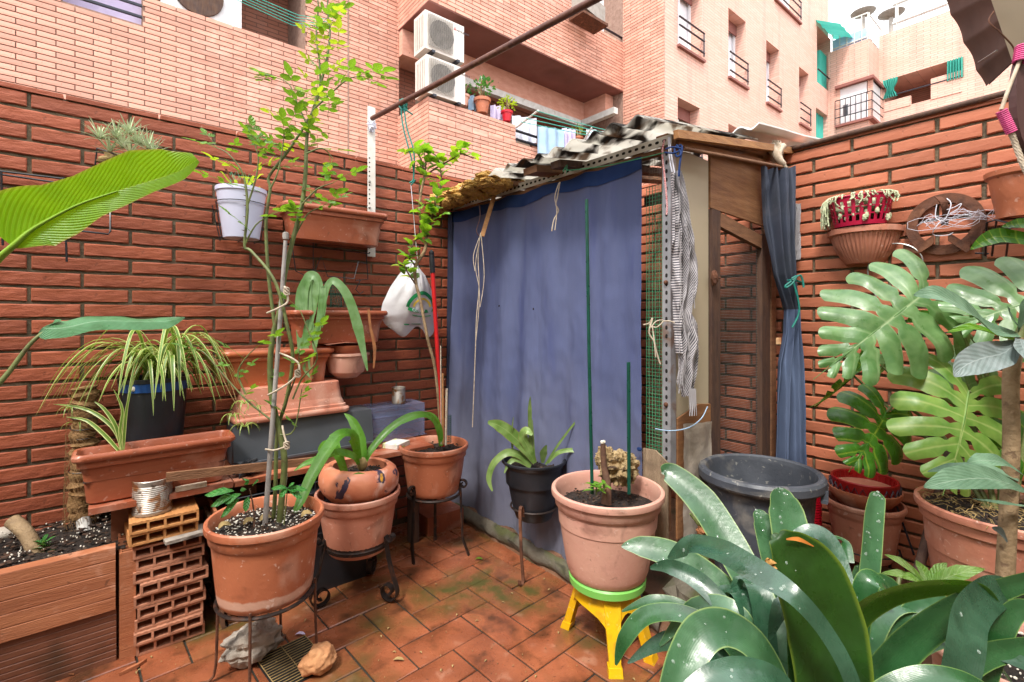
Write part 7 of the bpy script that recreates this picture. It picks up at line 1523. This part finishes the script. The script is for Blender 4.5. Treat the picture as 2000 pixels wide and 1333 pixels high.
# ================================================================ LOQUAT (trunk close to the viewer, right edge)
lo = thing('loquat_tree', 'young loquat with ribbed grey-green leaves on a straight bare trunk at the right edge', 'tree', tuple(P(1962, 1230, 1.12)))
part(lo, 'trunk', MB().tube(PP([(1955, 1290, 1.12), (1962, 1160, 1.13), (1970, 1000, 1.14), (1976, 860, 1.14), (1975, 740, 1.14), (1988, 660, 1.14)]), [.019, .017, .0155, .0155], 14, k=4), M['stemp'], True)
part(lo, 'shoot', MB().tube(PP([(1988, 670, 1.14), (1998, 640, 1.14), (2012, 610, 1.13)]), [.012, .006], 8, k=3), M['stemg'], True)
for pts, w, m, nr in (([(1990, 655, 1.13), (1930, 640, 1.08), (1880, 600, 1.04), (1830, 578, 1.02), (1785, 578, 1.01)], [.012, .055, .066, .05, .003], 'loq', TOCAM*.9+V((0, 0, .8))), ([(1990, 668, 1.13), (1960, 690, 1.08), (1920, 700, 1.02), (1885, 715, .99), (1864, 736, .98)], [.01, .058, .066, .05, .003], 'loqg', TOCAM+V((0, 0, .5))),
                      ([(1988, 665, 1.13), (1950, 655, 1.12), (1900, 640, 1.12), (1850, 650, 1.12)], [.01, .025, .025, .002], 'lime', TOCAM*.6+V((0, 0, .8))), ([(1992, 650, 1.14), (2010, 600, 1.12), (2040, 560, 1.1)], [.012, .05, .01], 'loq', CU), ([(1990, 640, 1.14), (1975, 620, 1.1), (1968, 600, 1.08)], [.01, .03, .004], 'loq', CU), ([(1992, 660, 1.13), (2005, 690, 1.06), (2040, 720, 1.02)], [.01, .06, .05], 'loqg', CU),
                      ([(2010, 965, 1.05), (1970, 945, 1.02), (1920, 935, .99), (1860, 940, .97), (1805, 953, .96)], [.012, .05, .062, .05, .003], 'loq', TOCAM*.7+V((0, 0, 1))), ([(2000, 930, 1.1), (1960, 905, 1.08), (1920, 900, 1.06), (1890, 905, 1.05)], [.01, .04, .036, .002], 'loq', TOCAM*.6+V((0, 0, 1))), ([(1990, 940, 1.12), (1930, 915, 1.15), (1860, 915, 1.17), (1812, 922, 1.18)], [.01, .028, .028, .002], 'loq', TOCAM*.5+V((0, 0, 1))),
                      ([(1968, 1060, 1.12), (1955, 1040, 1.1), (1938, 1032, 1.09)], [.006, .022, .004], 'loqg', CU), ([(2005, 990, 1.1), (1960, 985, 1.1), (1900, 975, 1.12)], [.01, .03, .002], 'loq', V((0, 0, 1)))):
    part(lo, 'leaf', MB().blade(PP(pts), w, nr, .22, 8, 8, wav=.025, wf=3), M[m], True)
q = P(1985, 1275, 1.10); lp_ = pot('plant_pot', 'terracotta pot with gritty soil at the lower right corner, under the loquat trunk', V((q.x, q.y, .16)), .165, .29, .115, 'tc3', soilz=.035, grit=200, seed=30)
# dieffenbachia with small pot, hippeastrum stubs
dq = P(1840, 1200, 1.42); dpz = thing('plant_pot', 'small brown terracotta pot holding the mottled light green plant', 'plant pot', tuple(dq+V((0, 0, -.06)))); part(dpz, 'pot_body', MB().lathe(potprof(.085, .13, .06, .014), dq+V((0.02, 0, -.11)), 40), M['tc1'], 40); soil(dpz, dq+V((.02, 0, 0)), .075, 4, grit=40)
df = thing('dieffenbachia', 'small plant with mottled light green pointed leaves, in front of the nested pots', 'plant', tuple(dq)); b = P(1815, 1150, 1.42); part(df, 'stem', MB().tube([dq+V((0, 0, .0)), b], [.006, .005], 8), M['stemg'])
for (x, y, d_), w in (((1728, 1084, 1.40), .042), ((1722, 1120, 1.36), .034), ((1925, 1112, 1.38), .046), ((1850, 1100, 1.45), .03), ((1762, 1130, 1.34), .035), ((1838, 1112, 1.5), .03), ((1815, 1190, 1.3), .03), ((1850, 1205, 1.32), .032), ((1790, 1095, 1.5), .03), ((1870, 1150, 1.32), .03)):
    q_ = P(x, y, d_); part(df, 'leaf', MB().blade([b, b.lerp(q_, .25)+V((0, 0, .012)), b.lerp(q_, .6)+V((0, 0, .012)), q_], [.003, w*.9, w, .001], V((0, 0, 1))+TOCAM*.5, .2, 6, 5), M['dief'], True)
for lab, bx, by, bd, n in (('cut-back cluster of green stalks by the bucket and the shed post', 1372, 1035, 1.55, 6), ('cut-back light green stalk cluster among the strap leaves at lower right', 1745, 1205, 1.12, 8)):
    t = thing('cut_stalks', lab, 'plant', tuple(P(bx, by, bd))); r = random.Random(bx); b = P(bx, by, bd); part(t, 'base', MB().tube([b+V((-.03 if n == 8 else .01, 0, -.14)), b], [.018, .014], 8), M['stemg'], True)
    for k in range(n): a = k*2.4; d = V((math.cos(a)*.6, math.sin(a)*.6, .8)).normalized(); part(t, 'stalk', MB().tube([b, b+d*.05, b+d*r.uniform(.06, .09)], .0045, 7), M['stemg'], True)
    part(t, 'dry_sheath', MB().ball(b, (.02, .02, .018), 10, 8, .8, 3, 2), M['dead'])
oc = thing('orange_crate', 'orange plastic crate partly hidden by the clivia leaves', 'crate', tuple(PZ(1400, 1200, 0))); q = V((1.60, .60, 0)); mb = MB()
for k in range(7): mb.bbox((q.x-.12+.04*k, q.y, .0), (q.x-.105+.04*k, q.y+.012, .11))
mb.bbox((q.x-.13, q.y-.001, .11), (q.x+.16, q.y+.013, .125)); mb.bbox((q.x-.13, q.y+.014, .0), (q.x-.118, q.y+.2, .125)); mb.bbox((q.x-.117, q.y+.014, .0), (q.x+.16, q.y+.2, .01)); part(oc, 'lattice', mb, M['orange'], kind='stuff')
# ================================================================ CLIVIA (foreground right)
M['deadt'] = mat('tan_leaf_scar', '#b88c4c', .9, '#7c5428', 60, bump=.003, dirt=[('#3a2818', 90, .56, .64, .8)])
cl0 = P(1590, 1560, .84); cp = thing('clivia', 'big foreground clivia with broad dark strap leaves wet with raindrops', 'clivia', tuple(cl0))
def cpot(): 
    q_ = V((cl0.x, cl0.y, .05)); return pot('large_pot', 'terracotta pot below the clivia, mostly outside the picture', q_, .17, .30, .12, 'tc1', soilz=.03, grit=20)
cpot()
BR = TOCAM+V((0, 0, .4)); DR = MB(); rD = random.Random(40)
CL = [ # points (x, y, depth), widths in px at that depth, material, normal, drops
 ([(1575, 1500, .86), (1545, 1333, .90), (1490, 1190, .98), (1430, 1075, 1.06), (1370, 980, 1.13), (1310, 925, 1.18), (1292, 922, 1.19)], [40, 60, 76, 80, 74, 50, 8], 'clivl', BR, 26),
 ([(1560, 1500, .84), (1530, 1330, .90), (1470, 1230, .98), (1390, 1140, 1.04), (1310, 1085, 1.08), (1250, 1068, 1.10), (1214, 1068, 1.11)], [30, 60, 78, 78, 66, 46, 4], 'clivl', BR+V((0, 0, .4)), 14),
 ([(1700, 1500, .64), (1665, 1340, .65), (1615, 1240, .67), (1550, 1165, .69), (1475, 1118, .74), (1405, 1078, .81), (1350, 1066, .87), (1305, 1092, .91)], [40, 44, 46, 52, 76, 76, 56, 6], 'clivb', BR+V((0, 0, .6)), 8),
 ([(1560, 1500, .82), (1510, 1330, .88), (1440, 1220, .94), (1370, 1140, 1.0), (1310, 1108, 1.04), (1270, 1110, 1.06)], [30, 44, 48, 46, 36, 6], 'clivb', BR, 4),
 ([(1600, 1500, .86), (1590, 1333, .92), (1560, 1180, 1.02), (1545, 1060, 1.08), (1533, 1000, 1.11), (1526, 975, 1.12)], [40, 76, 88, 94, 84, 60], 'clivl', BR, 22),
 ([(1590, 1500, .88), (1560, 1333, .96), (1530, 1180, 1.06), (1505, 1070, 1.12), (1492, 1025, 1.15), (1484, 1008, 1.16)], [30, 50, 60, 62, 52, 34], 'clivl', BR, 10),
 ([(1600, 1520, .74), (1615, 1360, .74), (1600, 1230, .76), (1570, 1130, .77), (1540, 1080, .78), (1522, 1056, .785), (1515, 1050, .79)], [90, 160, 172, 158, 116, 62, 20], 'clivo', BR, 2),
 ([(1650, 1500, .90), (1675, 1333, .96), (1688, 1200, 1.0), (1700, 1090, 1.03), (1706, 1010, 1.05), (1712, 974, 1.06)], [40, 46, 50, 48, 46, 38], 'clivl', BR, 26),
 ([(1640, 1500, .95), (1665, 1250, 1.02), (1672, 1150, 1.05), (1678, 1114, 1.06)], [26, 34, 34, 26], 'clivl', BR, 4),
 ([(1610, 1500, .76), (1630, 1300, .78), (1670, 1205, .80), (1740, 1160, .80), (1820, 1145, .80), (1900, 1150, .80), (1950, 1180, .80)], [70, 120, 112, 92, 74, 48, 5], 'clivo', TOCAM*.8+V((0, 0, -.5)), 0),
 ([(1620, 1520, .74), (1680, 1370, .76), (1760, 1270, .78), (1850, 1200, .80), (1930, 1160, .82), (2040, 1125, .84)], [60, 90, 96, 80, 58, 40], 'cliv', TOCAM+V((0, 0, .15)), 0),
 ([(2010, 1190, .86), (1975, 1160, .84), (1935, 1160, .80), (1895, 1200, .74), (1880, 1270, .70), (1862, 1360, .66)], [30, 60, 80, 92, 96, 90], 'clivb', TOCAM+V((0, 0, .5)), 2),
 ([(1560, 1520, .76), (1530, 1370, .76), (1480, 1270, .76), (1420, 1228, .77), (1370, 1240, .76), (1335, 1300, .74), (1310, 1380, .72)], [40, 60, 74, 84, 88, 84, 70], 'clivl', TOCAM*.7+V((0, 0, .8)), 16),
 ([(1540, 1500, .84), (1470, 1330, .88), (1400, 1235, .93), (1330, 1200, .97), (1260, 1205, 1.0), (1220, 1250, 1.0), (1203, 1300, 1.0)], [24, 34, 42, 46, 46, 36, 5], 'cliv', TOCAM*.6+V((0, 0, .9)), 2),
 ([(1550, 1500, .86), (1480, 1340, .92), (1400, 1240, .98), (1330, 1185, 1.04), (1270, 1175, 1.06), (1215, 1195, 1.08)], [20, 30, 34, 34, 30, 4], 'cliv', TOCAM*.5+V((0, 0, .9)), 0),
 ([(1590, 1480, .70), (1540, 1350, .68), (1470, 1312, .67), (1400, 1320, .66), (1330, 1370, .65)], [40, 60, 64, 60, 50], 'clivb', TOCAM*.5+V((0, 0, 1)), 8),
 ([(1640, 1500, .84), (1660, 1360, .88), (1655, 1220, .94), (1640, 1120, 1.0), (1618, 1060, 1.04), (1590, 1040, 1.06), (1560, 1045, 1.07)], [30, 50, 54, 54, 50, 44, 30], 'clivb', TOCAM*.5+V((0, 0, .8)), 2),
 ([(1660, 1100, 1.05), (1650, 1060, 1.08), (1625, 1052, 1.09), (1610, 1070, 1.1)], [20, 24, 20, 4], 'cliv', V((0, 0, 1)), 0),
 ([(1640, 1540, .72), (1760, 1400, .72), (1850, 1330, .74), (1930, 1280, .76), (2040, 1260, .78)], [60, 80, 70, 56, 40], 'cliv', TOCAM+V((0, 0, .4)), 0),
 ([(2060, 1330, .74), (1980, 1290, .76), (1900, 1270, .78), (1850, 1290, .78)], [50, 46, 30, 4], 'clivb', TOCAM*.4+V((0, 0, 1)), 2),
 ([(1620, 1540, .70), (1700, 1390, .68), (1790, 1330, .67), (1880, 1330, .66), (1960, 1370, .66)], [50, 66, 60, 50, 40], 'cliv', TOCAM*.5+V((0, 0, 1)), 0),
 ([(2050, 1200, .80), (1990, 1190, .80), (1955, 1230, .79), (1935, 1290, .78), (1925, 1350, .77)], [30, 46, 60, 56, 40], 'cliv', TOCAM+V((0, 0, .5)), 0),
 ([(1570, 1520, .9), (1540, 1400, .94), (1500, 1300, 1.0), (1440, 1170, 1.06), (1400, 1120, 1.1)], [40, 60, 60, 50, 20], 'cliv', BR, 2),
 ([(1580, 1520, .9), (1600, 1380, .96), (1650, 1290, 1.0), (1690, 1260, 1.04), (1700, 1230, 1.06)], [50, 80, 80, 60, 30], 'cliv', BR, 2)]
_w = {'clivl': .82, 'clivb': .78, 'clivo': .92, 'cliv': .78}
rX = random.Random(99)
for k in range(16):
    s = k/15; tx, ty = 1230+760*s+rX.uniform(-20, 20), 1330-120*math.sin(s*math.pi)+rX.uniform(-50, 30); sx = 1590+rX.uniform(-50, 50); d0 = .88+rX.uniform(-.02, .05); d1 = d0+rX.uniform(.0, .16)*(1-s*.6); px = (sx+tx)/2; py = min(ty, 1330)-rX.uniform(20, 110)
    CL.append(([(sx, 1520, d0), (sx*.75+tx*.25, 1400, d0), (px, py+20, (d0+d1)/2), (px*.45+tx*.55, py, d1), (tx, ty, d1+.01)], [36, 50, 54, 46, 4], rX.choice(('cliv', 'cliv', 'clivl', 'clivb')), TOCAM*rX.uniform(.3, .9)+V((0, 0, .9)), 3))
for pts, w, m, nr, nd in CL:
    w = [q_*_w[m] for q_ in w]
    ws = [wp_*p_[2]/950 for wp_, p_ in zip(w, pts)]; P_ = PP(pts); tip = w[-1] > 12
    if tip: # rounded ends
        T_ = (P_[-1]-P_[-2]).normalized(); w_e = ws[-1]; e_ = P_[-1]
        P_ += [e_+T_*w_e*.22, e_+T_*w_e*.36, e_+T_*w_e*.42]; ws += [w_e*.82, w_e*.45, w_e*.1]
    o = MB().blade(P_, ws, nr, (.34 if max(w) > 130 else .18), 8, 8, wav=.012, wf=2); part(cp, 'leaf', o, M[m], True)
    rows_ = len(o.v)//9
    for k in range(nd):
        i = rD.randrange(rows_//3, rows_-2); j = rD.randrange(1, 7); a, b_, c_ = o.v[i*9+j], o.v[i*9+j+1], o.v[(i+1)*9+j]; N_ = (b_-a).cross(c_-a).normalized(); N_ = N_ if N_.dot(V((0, 0, CAMH))-a) > 0 else -N_
        if N_.z < -.2: continue
        s = rD.choice((.0010, .0012, .0014, .0018, .0024, .003)); p_ = a.lerp(b_, rD.random()).lerp(c_, rD.random()*.6)
        DR.ball(p_+N_*.0005, (s*rD.uniform(.7, 1.5), s, s*.4), 8, 5, .15, 2, k, M=Matrix((N_.orthogonal().normalized(), N_.cross(N_.orthogonal().normalized()), N_)).transposed())
part(cp, 'water_drops', DR, M['drop'], True, kind='stuff')
part(cp, 'dead_patch', MB().blade(PP([(1496, 1092, .752), (1503, 1104, .751), (1507, 1118, .751), (1512, 1130, .752)]), [.006, .020, .016, .003], TOCAM+V((0, 0, .4)), .1, 6, 5, wav=.25, wf=4), M['deadt'], True)
mb = MB(); mb.blade(PP([(1536, 1054, .775), (1560, 1054, .772), (1590, 1068, .772)]), [.002, .007, .001], BR, .1, 2, 5); part(cp, 'brown_tip', mb, mat('withered_orange_edge', '#c07428', .7, '#a05c1c', 20), True)
# ================================================================ STONES, DRAIN, LITTER ON THE FLOOR
def rock(lab, x, y, sz, m, amp, seed, rz, fr=2.2): 
    q_ = PZ(x, y, 0); mb = MB(); mb.ball((0, 0, 0), sz, 44, 30, amp, fr, seed); Rm = Matrix.Rotation(rad(rz), 3, 'Z'); mb.v = [Rm @ p_ for p_ in mb.v]; zm = min(p_.z for p_ in mb.v); mb.v = [p_+V((q_.x, q_.y, -zm-.004)) for p_ in mb.v]; solo('rock', lab, 'rock', mb, M[m], 28)
rock('jagged grey limestone rock on the tiles under the wire stand', 492, 1292, (.098, .056, .056), 'stone', .34, 3, 5, 1.9)
rock('blocky orange-brown stone beside the floor drain', 622, 1312, (.060, .046, .042), 'stoneo', .26, 12, 20, 1.3)
dg = thing('floor_drain', 'pale wire grille over the floor drain between the two rocks', 'drain', tuple(PZ(560, 1310, .004))); q = PZ(572, 1292, .006); ux = V((math.cos(ang+.05), math.sin(ang+.05), 0)); uy = V((-ux.y, ux.x, 0)); mb = MB()
for k in range(16): s = -.105+.014*k; mb.tube([q+uy*s*1-ux*.085, q+uy*s+ux*.085], .0014, 5)
for s in (-.085, 0, .085): mb.tube([q+ux*s-uy*.108+V((0, 0, .003)), q+ux*s+uy*.108+V((0, 0, .003))], .0016, 5)
part(dg, 'grille_bars', mb, M['twig'], kind='stuff'); part(dg, 'sump', MB().box(q-V((0, 0, .0035)), (.18, .225, .001), Matrix.Rotation(ang+.05, 3, 'Z')), M['hole'])
r = random.Random(77); LT = MB()
for k in range(320):
    x, y = r.uniform(240, 1290), r.uniform(1000, 1330); q_ = PZ(x, y, .004)
    if q_.x > 1.58 or q_.y > 2.4: continue
    a = r.random()*6.28; L = r.choice((.003, .004, .005, .006, .013)); d = V((math.cos(a), math.sin(a), 0)); LT.blade([q_, q_+d*L*.5+V((0, 0, .003)), q_+d*L], [.001, L*.5, .001], (0, 0, 1), .3, 2, 2)
solo('leaf_litter', 'scattered crumbs and leaf bits on the floor tiles', 'litter', LT, M['twig'], kind='stuff')
for lab, x, y, m in (('small yellow-green leaf fallen on the tiles beside the kerb', 966, 1026, 'rosey'), ('small green leaf fallen on the tiles near the iron stand', 935, 1093, 'lime'), ('pale lilac petal lying on the tiles beside the drain', 586, 1240, 'linel'), ('dry curled bark flake on the tiles before the raised bed', 133, 1318, 'dead'), ('long dry leaf sliver before the front of the stool', 778, 1290, 'twig')):
    q_ = PZ(x, y, .005); solo('fallen_leaf', lab, 'leaf', MB().blade([q_-RT*.018, q_-RT*.005+V((0, 0, .005)), q_+RT*.01+V((0, 0, .004)), q_+RT*.02], [.002, .014, .014, .002], (0, 0, 1), .3, 3, 3), M[m], True)
